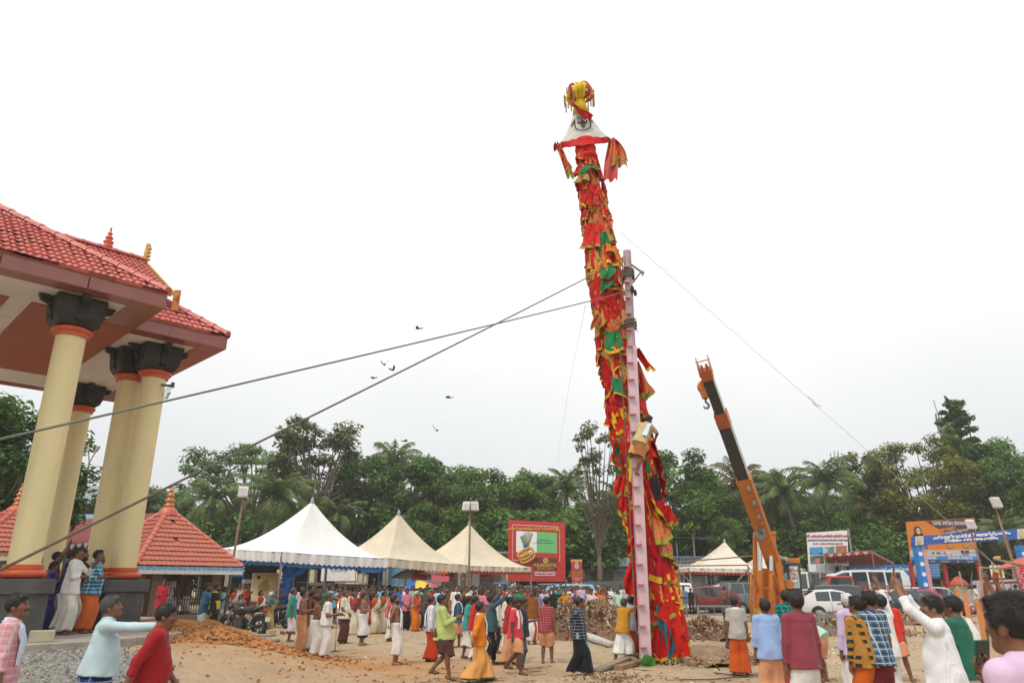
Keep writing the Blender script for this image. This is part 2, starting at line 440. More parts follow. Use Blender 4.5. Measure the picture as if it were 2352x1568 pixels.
def make_body(P,vox):
    J=rig(P);lim=1.05
    lo,hi=(-lim,-lim,-.03),(lim,lim,2.25)
    pts=[J[k]for k in J if k[0]in 'SEWHKA' and len(k)==2]+[J['hc']]
    pts=np.array(pts+[J['W'+n]+J['w'+n]*.22 for n in 'LR']);lo=pts.min(0)-.22;hi=pts.max(0)+.26;lo[2]=min(lo[2],-.03)
    s=SDF(lo,hi,vox);torso(s,J,P)
    Rh,hc=J['Rh'],J['hc'];hp=lambda x,y,z:hc+Rh@np.array([x,y,z])
    s.cap(J['neck']-J['T']@np.array([0,0,.03]),hp(0,-.02,-.03),.056,.054,.03)
    s.ell(hp(0,-.008,.03),(.074,.094,.092),.02,Rh);s.ell(hp(0,.022,-.045),(.058,.066,.075),.04,Rh)
    s.cap(hp(0,.072,-.098),hp(0,.078,-.09),.02,.02,.035)
    s.cap(hp(0,.092,.012),hp(0,.108,-.03),.009,.015,.015);s.cap(hp(-.035,.078,.03),hp(.035,.078,.03),.016,.016,.02)
    for e in(-1,1):s.ell(hp(e*.077,-.012,-.012),(.012,.024,.034),.008,Rh)
    for e in(-1,1):s.cap(hp(e*.038,.068,-.022),hp(e*.05,.045,-.02),.018,.018,.03)
    for n,sd in(('L',-1),('R',1)):
        S,E,Wr,w=J['S'+n],J['E'+n],J['W'+n],J['w'+n]
        s.cap(S,E,.048,.038,.03);s.cap(E,E*.65+Wr*.35,.038,.038,.02);s.cap(E*.65+Wr*.35,Wr,.038,.025,.02)
        side=np.cross(w,J['T']@np.array([0,1,.3]));ln=np.linalg.norm(side);side=side/ln if ln>.2 else np.array([0,1,0])
        nrm=np.cross(side,w);fr=max(.0095,vox*.62)
        s.cap(Wr,Wr+w*.07,.03,.034,.02)
        for i,(o,ln)in enumerate(((-.033,.06),(-.011,.078),(.011,.085),(.033,.075))):
            b0=Wr+w*.075+side*o;m1=b0+w*ln*.55-nrm*.008;m2=m1+w*ln*.42-nrm*.03
            s.cap(b0,m1,fr,fr,.006);s.cap(m1,m2,fr,fr*.9,.004)
        t0=Wr+w*.03+side*.03;t1=t0+w*.035+side*.03-nrm*.01;t2=t1+w*.035+side*.002-nrm*.012
        s.cap(t0,t1,fr*1.25,fr*1.1,.008);s.cap(t1,t2,fr*1.1,fr,.004)
        H,K,A=J['H'+n],J['K'+n],J['A'+n]
        s.cap(H,K,.07,.05,.03);s.cap(K,K*.65+A*.35+(0,-.012,0),.052,.055,.02);s.cap(K*.65+A*.35+(0,-.012,0),A,.053,.036,.02)
        tz=-.045;toe=math.radians(P.get('toe',10))*sd;fd=np.array([math.sin(toe),math.cos(toe),0])
        s.cap(A+(0,-.03,-.035),A+fd*.1+(0,0,-.045),.037,.036,.03);s.cap(A+fd*.1+(0,0,-.048),A+fd*.165+(0,0,-.055),.038,.024,.02)
    v,q=s.mesh()
    l=(v-hc)@Rh                                        # head-local coordinates for brows, moustache, beard, eyes, lips
    a=np.zeros(len(v));fr=l[:,1]>.045;ax=np.abs(l[:,0])
    hd=np.linalg.norm(v-hc,axis=1)<.17
    e=vox*.5
    a=np.where(hd&fr&(np.abs(l[:,2]-.034-.1*(.03-np.abs(ax-.03)))<.006+e*.4)&(ax>.012)&(ax<.055),.9,a)
    a=np.where(hd&fr&(np.abs(l[:,2]-.008)<.006+e*.3)&(np.abs(ax-.031)<.014),.85,a)
    if P.get('tache',not P.get('f')):a=np.where(hd&(l[:,1]>.06)&(np.abs(l[:,2]+.052)<.009+e*.4)&(ax<.036),.9,a)
    else:a=np.where(hd&(l[:,1]>.06)&(np.abs(l[:,2]+.064)<.008)&(ax<.022),.25,a)
    if P.get('beard'):a=np.where(hd&(l[:,2]<-.045)&(l[:,2]>-.15)&(l[:,1]>-.01)&~((np.abs(l[:,2]+.066)<.006)&(ax<.02)),.85,a)
    return v,q,a,J
def make_hair(P,J,vox):
    Rh,hc=J['Rh'],J['hc'];hp=lambda x,y,z:hc+Rh@np.array([x,y,z])
    s=SDF(hc-.26,hc+.22,vox);g=.016 if not P.get('bald')else .006
    s.ell(hp(0,-.014,.038),(.074+g,.094+g,.09+g),.01,Rh)
    s.ell(hp(0,.095,-.035),(.12,.085,.11),0,Rh,carve=True)
    s.ell(hp(0,.02,-.16),(.14,.16,.125),0,Rh,carve=True)
    if P.get('bald'):s.ell(hp(0,.04,.13),(.085,.1,.085),0,Rh,carve=True)
    else:s.cap(hp(-.04,.062,.095),hp(.04,.07,.088),.026,.022,.02)
    if P.get('f'):
        s.ell(hp(0,-.1,-.01),(.045,.04,.05),.03,Rh)
        s.cap(hp(0,-.085,-.03),J['tp'](0,-.125,1.2),.045,.03,.03)if P.get('plait')else None
    v,q=s.mesh();r=np.random.RandomState(3);n=len(v)
    if P.get('strands'):                                     # short combed strands lying over the scalp
        m=P['strands'];i=r.randint(0,n,m);p=v[i];d=p-hc;d/=np.linalg.norm(d,axis=1)[:,None];fl=np.cross(d,Rh@np.array([1,.25,0]))+r.normal(size=(m,3))*.25;fl-=d*(fl*d).sum(1)[:,None]*.75;fl/=np.linalg.norm(fl,axis=1)[:,None]
        L_=r.uniform(.014,.034,m)[:,None];sd=np.cross(fl,d)*.0014;b0=p-d*.003;tip=p+fl*L_+d*.004
        V2=np.stack([b0-sd,b0+sd,tip+sd*.3,tip-sd*.3],1).reshape(-1,3);return np.concatenate([v,V2]),np.concatenate([q,np.arange(4*m).reshape(-1,4)+n])
    return v+r.normal(size=v.shape)*.0026,q
def make_top(P,J,vox,kind,seed):
    tp=J['tp'];pts=np.array([J[k]for k in('SL','SR','EL','ER','WL','WR','neck')]);lo=np.minimum(pts.min(0),(-.24,-.26,0))-.12;hi=np.maximum(pts.max(0),(.24,.26,1.45))+.14
    hem={'kurta':.62,'blouse':1.08,'banian':.86}.get(kind,P.get('hem',.78));lo[2]=min(hem-.12,lo[2]);lo[2]=max(lo[2],hem-.12)if kind!='blouse' else lo[2]
    lo[2]=min(lo[2],min(J['WL'][2],J['WR'][2],J['EL'][2])-.1)
    s=SDF(lo,hi,vox);g=.017;b=P.get('belly',.015)
    if kind!='blouse':
        torso(s,J,P,g)
        r0=.178;rh={'kurta':(.215,.188)}.get(kind,(.206,.166+b))
        s.tubez(tp(0,.004+b*.3,1.27),tp(0,.004+b*.4,hem),(.146,.106+b*.4),rh,.06)
    else:
        s.ell(tp(0,0,1.26),(.152,.118,.17),.04,J['T']);s.ell(tp(0,.075,1.24),(.14,.072,.08),.04,J['T'])
        s.cap(J['SL']*.95+J['SR']*.05,J['SR']*.95+J['SL']*.05,.064,.064,.04)
    ln={'long':1.55,'short':.78,'kurta':1.3,'blouse':.7,'banian':0.5,'full':1.95}.get(kind,.8)
    for n in 'LR':
        S,E,Wr=J['S'+n],J['E'+n],J['W'+n]
        if ln<=1:s.cap(S,S+(E-S)*ln,.063,.062 if kind!='blouse' else .052,.04,cut=True)
        else:
            s.cap(S,E,.062,.052,.04);e=E+(Wr-E)*(ln-1);s.cap(E,e,.052,.046,.02,cut=True)
            if ln<1.9:d=(Wr-E)/np.linalg.norm(Wr-E);s.cap(e-d*.05,e,.052,.052,.008,cut=True,cuta=True)
    if kind in('long','short','full','kurta'):
        nk=J['neck'];u=J['T']@np.array([0,-.02,.035]);s.cap(nk-u*.8,nk+u*.55,.074,.068,.015,cut=True)
    # lower edge cut clean
    X,Y,Z=s.ax[0][:,None,None],s.ax[1][None,:,None],s.ax[2][None,None,:]
    pel=J['pel'];T=J['T']
    down=((X-pel[0])*T[0,2]+(Y-pel[1])*T[1,2]+(Z-pel[2])*T[2,2])
    if kind!='blouse':s.f=np.maximum(s.f,(hem-.9)-down).astype(np.float32)
    v,q=s.mesh();w=folds(v,.0062,seed,.5);c=np.array([0,0,1.0]);d=v-np.array([tp(0,0,1.1)[0],tp(0,0,1.1)[1],0]);d[:,2]*=.1
    d/=np.maximum(np.linalg.norm(d,axis=1),.05)[:,None];lowr=np.clip((1.15-v[:,2])/.3,.25,1)
    return v+d*(w*lowr)[:,None],q
def make_wrap(P,J,kind,seed,hi_res):
    """a wrapped lower cloth (mundu, lungi, sari skirt) hanging round the legs"""
    nr,na=(20,48)if hi_res else(12,26)
    r=np.random.RandomState(seed);top=.985+J['pel'][2]-.9;hem={'mundu':.075,'short':.47,'sari':.03,'shorts':.5,'half':.28}.get(kind,.08)
    hem=P.get('hemz',hem);V=[];b=P.get('belly',.015)
    ph=r.uniform(0,6.28,5);ks=[3,5,8,11,17]
    for i in range(nr+1):
        t=i/nr;z=top+(hem-top)*t
        cs=[]
        for n in 'LR':
            H,K,A=J['H'+n],J['K'+n],J['A'+n]
            if z>=H[2]:c=H
            elif z>=K[2]:c=K+(H-K)*(z-K[2])/max(H[2]-K[2],1e-3)
            else:c=A+(K-A)*np.clip((z-A[2])/max(K[2]-A[2],1e-3),0,1)
            cs.append(c)
        row=[]
        ease=(.092,.085)[0]*(1-.25*t)+(.012 if kind in('short','shorts')else .0)+(.03*t if kind in('mundu','sari','half')else 0)
        mid=(cs[0]+cs[1])/2;pelc=J['pel']
        for j in range(na):
            th=2*math.pi*j/na;d=np.array([math.cos(th),math.sin(th)])
            sup=max((c[:2]-mid[:2])@d for c in cs)+ease
            e=1/math.sqrt((d[0]/.168)**2+(d[1]/(.126+b))**2)
            if not P.get('top'):e*=1.04
            if P.get('top'):e*=.9+.1*min(1,t/.25)
            wt=np.clip(t*2.2,0,1);rr=e*(1-wt)+max(sup,e*(1.0-.3*np.clip((t-.22)/.3,0,1)))*wt if kind!='shorts' else e*(1-wt)+sup*wt
            amp=.004+.04*max(0,t-.25)
            fo=sum(math.sin(k*th+p+t*(2-k*.15))/(1+.25*k)for k,p in zip(ks,ph))*amp
            if abs(((th-math.pi/2+.5)+math.pi)%(2*math.pi)-math.pi)<.22:fo+=.02*min(1,max(.15,(t-.25)*3))*(.4+t)
            bul=(.035*math.exp(-((t-.5)/.28)**2)*min(1,max(0,(t-.2)/.25))if kind=='short' else 0)
            R_=rr+fo+bul;o=mid[:2]*wt+pelc[:2]*(1-wt)
            zz=z+(.012*math.sin(3*th+ph[0])+(.05*math.cos(th-1.2+ph[1])if kind in('short','half')else 0))*t
            row.append((o[0]+d[0]*R_,o[1]+d[1]*R_,zz))
        V.append(row)
    # turned-in lower edge and a waist roll give the cloth a thickness
    lo=[(x*.96+0,y*.96,z+.05)for x,y,z in V[-1]];V.append(lo)
    wr=[(x*1.02,y*1.02,z-.005)for x,y,z in V[0]];w0=[(x*.98,y*.98,z+.03)for x,y,z in V[0]]
    V=[[(x*.9,y*.9,z+.03)for x,y,z in V[0]],w0,wr]+V[1:]if kind!='sari' else V
    v=np.array([p for row in V for p in row]);n=len(V)
    q=np.array([(i*na+j,(i+1)*na+j,(i+1)*na+(j+1)%na,i*na+(j+1)%na)for i in range(n-1)for j in range(na)])
    return v,q
def make_trousers(P,J,vox,short=False):
    pts=np.array([J[k]for k in('HL','HR','KL','KR','AL','AR')]);s=SDF(pts.min(0)-.2,np.maximum(pts.max(0)+.2,(.3,.3,1.12)),vox)
    s.ell(J['pel']+(0,0,.04),(.155,.124,.12),.03,J['T'])
    for n in 'LR':
        H,K,A=J['H'+n],J['K'+n],J['A'+n]
        s.cap(H,K,.088,.07,.03,cut=short)
        if not short:s.cap(K,A+(0,-.01,.03),.072,.066,.02,cut=True)
    v,q=s.mesh();w=folds(v,.005,5,2.0);return v+np.stack([w,w*.6,w*0],1),q
def make_drape(P,J,kind,seed):
    """sari end / shawl / shoulder towel: a band of cloth lying over the shoulder(s)"""
    tp=J['tp'];V=[];r=np.random.RandomState(seed);n=14
    if kind=='neck':                                       # towel round the neck with two hanging ends
        path=[tp(-.085,.145,1.1),tp(-.095,.14,1.25),tp(-.1,.09,1.38),tp(-.09,.0,1.44),tp(-.05,-.075,1.445),tp(.05,-.075,1.445),tp(.09,.0,1.44),tp(.1,.09,1.38),tp(.1,.142,1.25),tp(.1,.15,1.02)]
        wd=[.05,.05,.045,.04,.04,.04,.04,.045,.05,.055]
        nr=[(0,1,0),(0,1,.1),(-.4,.7,.5),(-.7,0,.7),(-.2,-.8,.6),(.2,-.8,.6),(.7,0,.7),(.4,.7,.5),(0,1,.1),(0,1,0)]
    elif kind=='shoulder':                                 # towel over one shoulder, hanging down the back
        path=[tp(.1,.15,1.12),tp(.11,.145,1.26),tp(.115,.09,1.4),tp(.115,0,1.462),tp(.12,-.09,1.42),tp(.12,-.145,1.28),tp(.12,-.15,1.1),tp(.12,-.155,.98)]
        wd=[.06,.06,.055,.05,.055,.06,.07,.075];nr=[(0,1,0),(0,1,.1),(0,.7,.7),(0,0,1),(0,-.7,.7),(0,-1,.1),(0,-1,0),(0,-1,0)]
    elif kind=='shawl':
        path=[tp(.16,.155,.86),tp(.1,.17,1.06),tp(-.02,.17,1.22),tp(-.13,.1,1.36),tp(-.16,0,1.45),tp(-.13,-.11,1.38),tp(-.02,-.165,1.22),tp(.12,-.16,1.05),tp(.16,-.15,.9)]
        wd=[.12,.13,.13,.1,.08,.1,.13,.13,.12];nr=[(0,1,0),(0,1,0),(0,1,.1),(-.4,.7,.5),(-.2,0,1),(-.3,-.7,.5),(0,-1,.1),(0,-1,0),(0,-1,0)]
    else:                                                    # sari end, from the waist across the chest over the left shoulder and down the back
        path=[tp(.17,.09,.95),tp(.12,.155,1.06),tp(0,.19,1.2),tp(-.1,.135,1.34),tp(-.14,.02,1.455),tp(-.14,-.1,1.38),tp(-.13,-.16,1.15),tp(-.13,-.18,.8),tp(-.13,-.17,.55)]
        wd=[.1,.13,.12,.08,.065,.08,.12,.14,.15];nr=[(.5,.8,0),(0,1,0),(0,1,0),(-.3,.8,.4),(-.1,0,1),(0,-.8,.4),(0,-1,0),(0,-1,0),(0,-1,0)]
    P_=np.array(path);N_=np.array([J['T']@np.array(x,float)for x in nr]);k=7;m=(len(path)-1)*3+1
    ts=np.linspace(0,len(path)-1,m);i0=np.minimum(ts.astype(int),len(path)-2);f=(ts-i0)[:,None];f=f
    Q=P_[i0]*(1-f)+P_[i0+1]*f;NN=N_[i0]*(1-f)+N_[i0+1]*f;NN/=np.linalg.norm(NN,axis=1)[:,None]
    WD=np.interp(ts,range(len(path)),wd);tg=np.gradient(Q,axis=0);sd=np.cross(tg,NN);sd/=np.linalg.norm(sd,axis=1)[:,None]
    rows=[]
    for side in(0,1):
        for a in range(k):
            u=a/(k-1)*2-1
            if side:u=-u
            rp=np.sin(u*6+ts*.9+seed)[:,None]*.008
            rows.append(Q+sd*(u*WD)[:,None]+NN*((.012 if not side else-.002)+rp-.018*u*u))
    K_=len(rows);v=np.stack(rows,1).reshape(-1,3)
    q=np.array([(i*K_+j,i*K_+(j+1)%K_,(i+1)*K_+(j+1)%K_,(i+1)*K_+j)for i in range(m-1)for j in range(K_)])
    return v,q
PGROUP="onlookers gathered on the festival ground"
HAIRC={'k':(.014,.011,.010),'g':(.25,.24,.23),'w':(.55,.54,.52),'s':(.06,.055,.05)}
def person(loc,face,label,P=None,top=None,topc=None,bot='mundu',botc=None,drape=None,drc=None,vox=.022,tone=0,hair='k',h=1.66,cache=None,cap=None,extra=None,group=PGROUP):
    """face: degrees clockwise from straight away from the camera; colours may be (rgb) or ready materials"""
    P=dict(P or{});P.update(top=top,strands=5000 if vox<.011 else 2200 if vox<.016 else 0);seed=cache if cache is not None else rng.randrange(10**6)
    mt=lambda c:c if not isinstance(c,tuple)else cloth(c)
    key=(cache,vox,top,bot,drape,bool(P.get('f')),cap,P.get('bald'),P.get('beard'))if cache is not None else None
    if key is not None and key in PCACHE:D=PCACHE[key]
    else:
        D={};v,q,a,J=make_body(P,vox);D['body']=np_mesh('person_body',v,q,a)
        if cap=='cap':pass
        D['hair']=np_mesh('hair',*make_hair(P,J,min(vox,.016)))
        if top:D['top']=np_mesh('shirt',*make_top(P,J,vox,top,seed))
        if bot in('trousers','shorts'):D['bot']=np_mesh('trousers',*make_trousers(P,J,vox,bot=='shorts'))
        elif bot:D['bot']=np_mesh('mundu',*make_wrap(P,J,bot,seed,vox<.02))
        if drape:D['drape']=np_mesh('drape',*make_drape(P,J,drape,seed%7))
        if cap=='cap':
            hc,Rh=J['hc'],J['Rh'];s=SDF(hc-.2,hc+.24,vox);s.ell(hc+Rh@np.array([0,-.012,.06]),(.096,.114,.09),.01,Rh,zmin=-.035);D['cap']=np_mesh('cap',*s.mesh())
        D['J']=J
        if key is not None:PCACHE[key]=D
    hm=(.014,.011,.010)if hair=='k' else HAIRC[hair]
    o=link('person',D['body'],None,skin(tone,HAIRC[hair]),True)
    o.location=loc;o.rotation_euler=(0,0,-rad(face));o.scale=(h/1.66,)*3
    prop(o,label,'person',group)
    link('hair',D['hair'],o,mat('hair '+hair,HAIRC[hair],.55,.3,30),True)
    tn={'blouse':'blouse','kurta':'tunic'}.get(top,'shirt');bn={'trousers':'trousers','shorts':'shorts','sari':'sari_skirt','skirt':'skirt'}.get(bot,'mundu')
    if top:link(tn,D['top'],o,mt(topc),True)
    if bot:link(bn,D['bot'],o,mt(botc),True)
    if drape:link({'sari':'sari_end','shawl':'shawl','shoulder':'shoulder_towel','neck':'neck_towel'}[drape],D['drape'],o,mt(drc),True)
    if cap:link('cap',D['cap'],o,mt(extra),True)
    o['_J']=0;del o['_J']
    return o,D['J']
def hand_point(o,J,n,along=.11):
    """world position in front of a wrist, for what a hand holds"""
    p=Vector(J['W'+n]+J['w'+n]*along);s=o.scale[0]
    return Vector(o.location)+Matrix.Rotation(o.rotation_euler.z,3,'Z')@(p*s)
# ------------------------------------------------------------------ ground
def sstep(a,b,x):
    t=np.clip((x-a)/(b-a),0,1);return t*t*(3-2*t)
U=Vector((1,1,0)).normalized();Vv=Vector((-1,1,0)).normalized()      # the gate pavilion's own directions: along its front eave, and away
def uv(u,v,z=0.0):p=U*u+Vv*v;p.z=z;return p
PLAT=.84
def mound(x,y):
    """rise of the filled ground up to the pavilion's platform (metres)"""
    u=(x+y)/math.sqrt(2);v=(-x+y)/math.sqrt(2)
    d=np.maximum(np.maximum(15.4-v,u-6.6),0)
    d=np.where((v<15.4)&(u>6.6),np.hypot(15.4-v,u-6.6),d)
    h=.68*(1-sstep(.1,4.3,d));fade=sstep(34,27,y)
    return h*fade
def gz(x,y):return float(mound(np.array(x),np.array(y)))
def ground_mat():
    m,nt,b=_new('sandy trodden earth');co=coord(nt,'Object')
    n1=tex(nt,"ShaderNodeTexNoise",co,Scale=.16,Detail=8.0,Roughness=.65)
    n2=tex(nt,"ShaderNodeTexNoise",co,Scale=1.1,Detail=8.0,Roughness=.7)
    n3=tex(nt,"ShaderNodeTexNoise",co,Scale=14.0,Detail=6.0,Roughness=.7)
    c=rampf(nt,n1.outputs[0],.36,.66,(.42,.31,.195),(.50,.39,.265))
    c=mixc(nt,rampf(nt,n2.outputs[0],.42,.75),c,(.34,.255,.165))
    c=mixc(nt,mth(nt,'MULTIPLY',rampf(nt,n3.outputs[0],.48,.66),.6),c,(.26,.19,.12))
    # worn grey tarmac patches and the orange spill of the dug earth
    n4=tex(nt,"ShaderNodeTexNoise",co,Scale=.23,Detail=9.0,Roughness=.72,Distortion=.6)
    c=mixc(nt,mth(nt,'MULTIPLY',rampf(nt,n4.outputs[0],.6,.66),.55),c,(.26,.23,.19))
    a=nt.nodes.new("ShaderNodeAttribute");a.attribute_name='orange'
    k=mth(nt,'MULTIPLY',a.outputs['Fac'],rampf(nt,n2.outputs[0],.25,.55))
    c=mixc(nt,k,c,(.46,.2,.055))
    nt.links.new(c,b.inputs['Base Color']);b.inputs['Roughness'].default_value=.95;b.inputs['Specular IOR Level'].default_value=.1
    n5=tex(nt,"ShaderNodeTexNoise",co,Scale=5.0,Detail=10.0,Roughness=.75)
    bump(nt,b,n5.outputs[0],.7,.06);return m
gx=np.unique(np.concatenate([np.linspace(-400,-60,10),np.linspace(-60,-22,20),np.linspace(-22,22,180),np.linspace(22,60,20),np.linspace(60,400,10)]))
gy=np.unique(np.concatenate([np.linspace(-60,5,8),np.linspace(5,34,130),np.linspace(34,90,60),np.linspace(90,700,10)]))
XX,YY=np.meshgrid(gx,gy,indexing='ij')
ZZ=mound(XX,YY)
rr=np.random.RandomState(2)
near=(np.abs(XX)<22)&(YY<50)&(YY>5)
ZZ=ZZ+near*(.018*np.sin(XX*2.1+np.sin(YY*1.3)*2)*np.sin(YY*1.7+np.sin(XX)*1.5)+.012*rr.normal(size=XX.shape))
ga=.7*np.exp(-(((XX+6.3)/3.6)**2+((YY-18.5)/3.2)**2))*1.2+.5*np.exp(-(((XX+3.5)/4.2)**2+((YY-17.6)/1.8)**2))
n0,n1_=XX.shape
gv=np.stack([XX,YY,ZZ],-1).reshape(-1,3)
gi=np.arange(n0*n1_).reshape(n0,n1_)
gq=np.stack([gi[:-1,:-1],gi[1:,:-1],gi[1:,1:],gi[:-1,1:]],-1).reshape(-1,4)
gme=np_mesh('ground',gv,gq);at_=gme.attributes.new('orange','FLOAT','POINT');at_.data.foreach_set('value',np.clip(ga,0,1).astype(np.float32).ravel())
prop(link('ground',gme,None,ground_mat()),kind='structure')
# ------------------------------------------------------------------ loose stuff that nobody could count
def scatter_mesh(name,pts,shape,mats,seed=1,kind='stuff',parent=None):
    """shape(r) -> (verts, faces) of one small piece; all pieces of a heap in one mesh"""
    r=random.Random(seed);V,Fc,MI=[],[],[]
    for p in pts:
        vv,ff=shape(r);k=len(V);V.extend((p[0]+a,p[1]+b,p[2]+c)for a,b,c in vv);Fc.extend(tuple(i+k for i in f)for f in ff);MI.extend([r.randrange(len(mats))]*len(ff))
    me=bpy.data.meshes.new(name);me.from_pydata(V,[],Fc)
    for m in mats:me.materials.append(m)
    me.polygons.foreach_set('material_index',MI);me.update()
    return prop(link(name,me,parent),kind=kind)
def stone_shape(lo,hi):
    def f(r):
        s=r.uniform(lo,hi);q=Quaternion((r.gauss(0,1),r.gauss(0,1),r.gauss(0,1),r.gauss(0,1))).normalized()
        p=[q@Vector(a)*s*r.uniform(.7,1.25)for a in((1,0,0),(-1,0,0),(0,.8,0),(0,-.8,0),(0,0,.7),(0,0,-.7))]
        return p,[(0,2,4),(2,1,4),(1,3,4),(3,0,4),(2,0,5),(1,2,5),(3,1,5),(0,3,5)]
    return f
def leaf_shape(lo,hi,flat=.5):
    def f(r):
        s=r.uniform(lo,hi);w=s*r.uniform(.14,.3);yaw=r.uniform(0,6.28);pit=r.gauss(0,flat);c=r.uniform(-.25,.25)*s
        M=Matrix.Rotation(yaw,3,'Z')@Matrix.Rotation(pit,3,'Y')@Matrix.Rotation(r.uniform(-1,1),3,'X')
        p=[M@Vector(a)for a in((-s,0,0),(-s*.3,w,c),(-s*.3,-w,c),(s*.4,w*.8,c*.6),(s*.4,-w*.8,c*.6),(s,0,-c))]
        return p,[(0,2,1),(1,2,4,3),(3,4,5)]
    return f
GRAV=[mat('gravel grey',(.27,.26,.235),.9,.25,30),mat('gravel dark',(.17,.165,.15),.9,.25,30),mat('gravel pale',(.36,.34,.3),.9,.2,30)]
# grey gravel spread over the rise in front of the platform
gp=[]
for _ in range(16000):
    x,y=rng.uniform(-11.5,-2.2),rng.uniform(7.5,17.5)
    u,v=(x+y)/1.41421,(-x+y)/1.41421
    edge=u-5.1+.3*math.sin(v*1.7)+.1*rng.gauss(0,1)
    if v>15.35 or edge>0 or y>1.6*-x+9.5+rng.gauss(0,.4):continue
    gp.append((x,y,gz(x,y)+rng.uniform(.05,.08)))
m=MB()                                                   # the bed the stones lie in
bedp=[[Vector((0,0,0))]*2]*0
rows=[]
for i in range(40):
    row=[]
    for j in range(40):
        u=-2.5+7.5*i/39+(.25*math.sin(j*.8)if i==39 else 0);v=9.0+6.38*j/39
        p=uv(u,v);p.z=gz(p.x,p.y)+.05+(.03*rng.random()if 0<i<39 else-.07);row.append(p)
    rows.append(row)
m.grid(rows)
bed=prop(m.build('gravel_bed',mat('gravel bed',(.29,.275,.24),.95,.5,16,.9,40,col2=(.10,.095,.085),dirt=(.5,.58)),smooth=True),kind='structure')
scatter_mesh('gravel',gp,stone_shape(.018,.045),GRAV,3)
# ------------------------------------------------------------------ roof tiles: real pieces, laid course over course
M_TILE=mat('glazed pink red roof tile',(.55,.15,.12),.42,.2,2.2,.1,30,spec=.4,col2=(.45,.11,.09),dirt=(.62,.85))
M_CLAY=mat('painted clay roof tile',(.47,.125,.07),.5,.2,3,.2,40,col2=(.30,.09,.05))
M_CLAY2=mat('weathered clay roof tile',(.40,.10,.06),.6,.25,3,.2,40,col2=(.2,.07,.045))
M_RIDGE=mat('clay ridge tile',(.50,.125,.075),.42,.15,4)
def tile_mesh(w,l,m,name='roof_tile'):
    """one interlocking tile: a double wave across, thicker at the lower end; x along the course, y up the slope, z out"""
    b=MB();top=[]
    prof=[(0,.0),(.14,.17),(.28,.17),(.42,.03),(.58,.0),(.72,.17),(.86,.17),(1.0,.02)]
    for y,z0 in((0,.055),(l*1.06,.01)):
        top.append([(x*w*1.03,y,z0+z*w*.75)for x,z in prof])
    b.grid([top[0],top[1]])
    b.grid([[(x,y,-.005)for x,y,z in top[0]],top[0]])
    b.grid([top[0][:1]+top[0][-1:],[(x,y,-.02)for x,y,z in(top[0][0],top[0][-1])]])
    me=b.mesh(name,[m]);return me
def inside(poly,x,y):
    c=False;n=len(poly)
    for i in range(n):
        (x1,y1),(x2,y2)=poly[i],poly[(i+1)%n]
        if(y1>y)!=(y2>y)and x<(x2-x1)*(y-y1)/(y2-y1)+x1:c=not c
    return c
def tiled_face(root,poly,w,l,m,cap=300,missing=0.0,lift=.03):
    """lay tiles over a planar roof face poly (3D, first edge = eave, left to right seen from outside); the largest ones are parts, the rest one joined part"""
    P=[Vector(p)for p in poly];o=P[0];ex=(P[1]-P[0]).normalized();n=ex.cross(P[2]-P[1]if len(P)>3 else P[2]-P[0]).normalized()
    ey=n.cross(ex).normalized();q2=[((p-o).dot(ex),(p-o).dot(ey))for p in P]
    xs=[a for a,b in q2];ys=[b for a,b in q2];cells=[]
    for j in range(int(max(ys)/l)+1):
        for i in range(int(min(xs)/w)-1,int(max(xs)/w)+2):
            x,y=(i+(.5 if j%2 else 0)*0)*w,j*l
            if inside(q2,x+w/2,y+l*.4)and rng.random()>=missing:cells.append(o+ex*x+ey*(y-.03)+n*lift)
    me=tile_mesh(w,l,m);Mx=Matrix((ex,ey,n)).transposed()
    eye=Vector((0,0,EYE));cells.sort(key=lambda p:(p-eye).length)
    inv=root.matrix_basis.inverted()
    for p in cells[:cap]:
        t=bpy.data.objects.new('roof_tile',me);C.objects.link(t);t.parent=root
        J_=Matrix.Rotation(rng.gauss(0,.012),3,'Z')
        t.matrix_basis=inv@Matrix.Translation(p+n*rng.uniform(0,.008))@(Mx@J_).to_4x4()
    if len(cells)>cap:
        b=MB()
        tv=[v.co.copy()for v in me.vertices];tf=[tuple(f.vertices)for f in me.polygons]
        for p in cells[cap:]:b.add([inv@(Mx@v+p+n*rng.uniform(0,.008))for v in tv],tf)
        prop(b.build('roof_tiling',[m],root),kind='stuff')
    b=MB();b.slab([inv@p for p in P],inv.to_3x3()@(n*-.06));b.build('roof_deck',[m],root)
    return n
def ridge_run(root,a,b,r,m,step=.36):
    a,b=Vector(a),Vector(b);d=(b-a);L=d.length;k=max(2,int(L/step));d.normalize()
    up=Vector((0,0,1));x=d.cross(up).normalized();y=x.cross(d)
    mb=MB();pr=[]
    for t,rr_ in((0,r*1.12),(L/k*.16,r*1.12),(L/k*.2,r),(L/k*1.05,r*.96)):
        pr.append([(math.cos(math.pi*j/7)*rr_,t,math.sin(math.pi*j/7)*rr_*.8-.02)for j in range(8)])
    mb.grid(pr);mb.grid([[(p[0],0,-.05)for p in pr[0]],pr[0]])
    me=mb.mesh('ridge_tile',[m],True);inv=root.matrix_basis.inverted();M3=Matrix((x,d,y)).transposed()
    for i in range(k):
        t=bpy.data.objects.new('ridge_tile',me);C.objects.link(t);t.parent=root
        t.matrix_basis=inv@Matrix.Translation(a+d*(i*L/k))@M3.to_4x4()
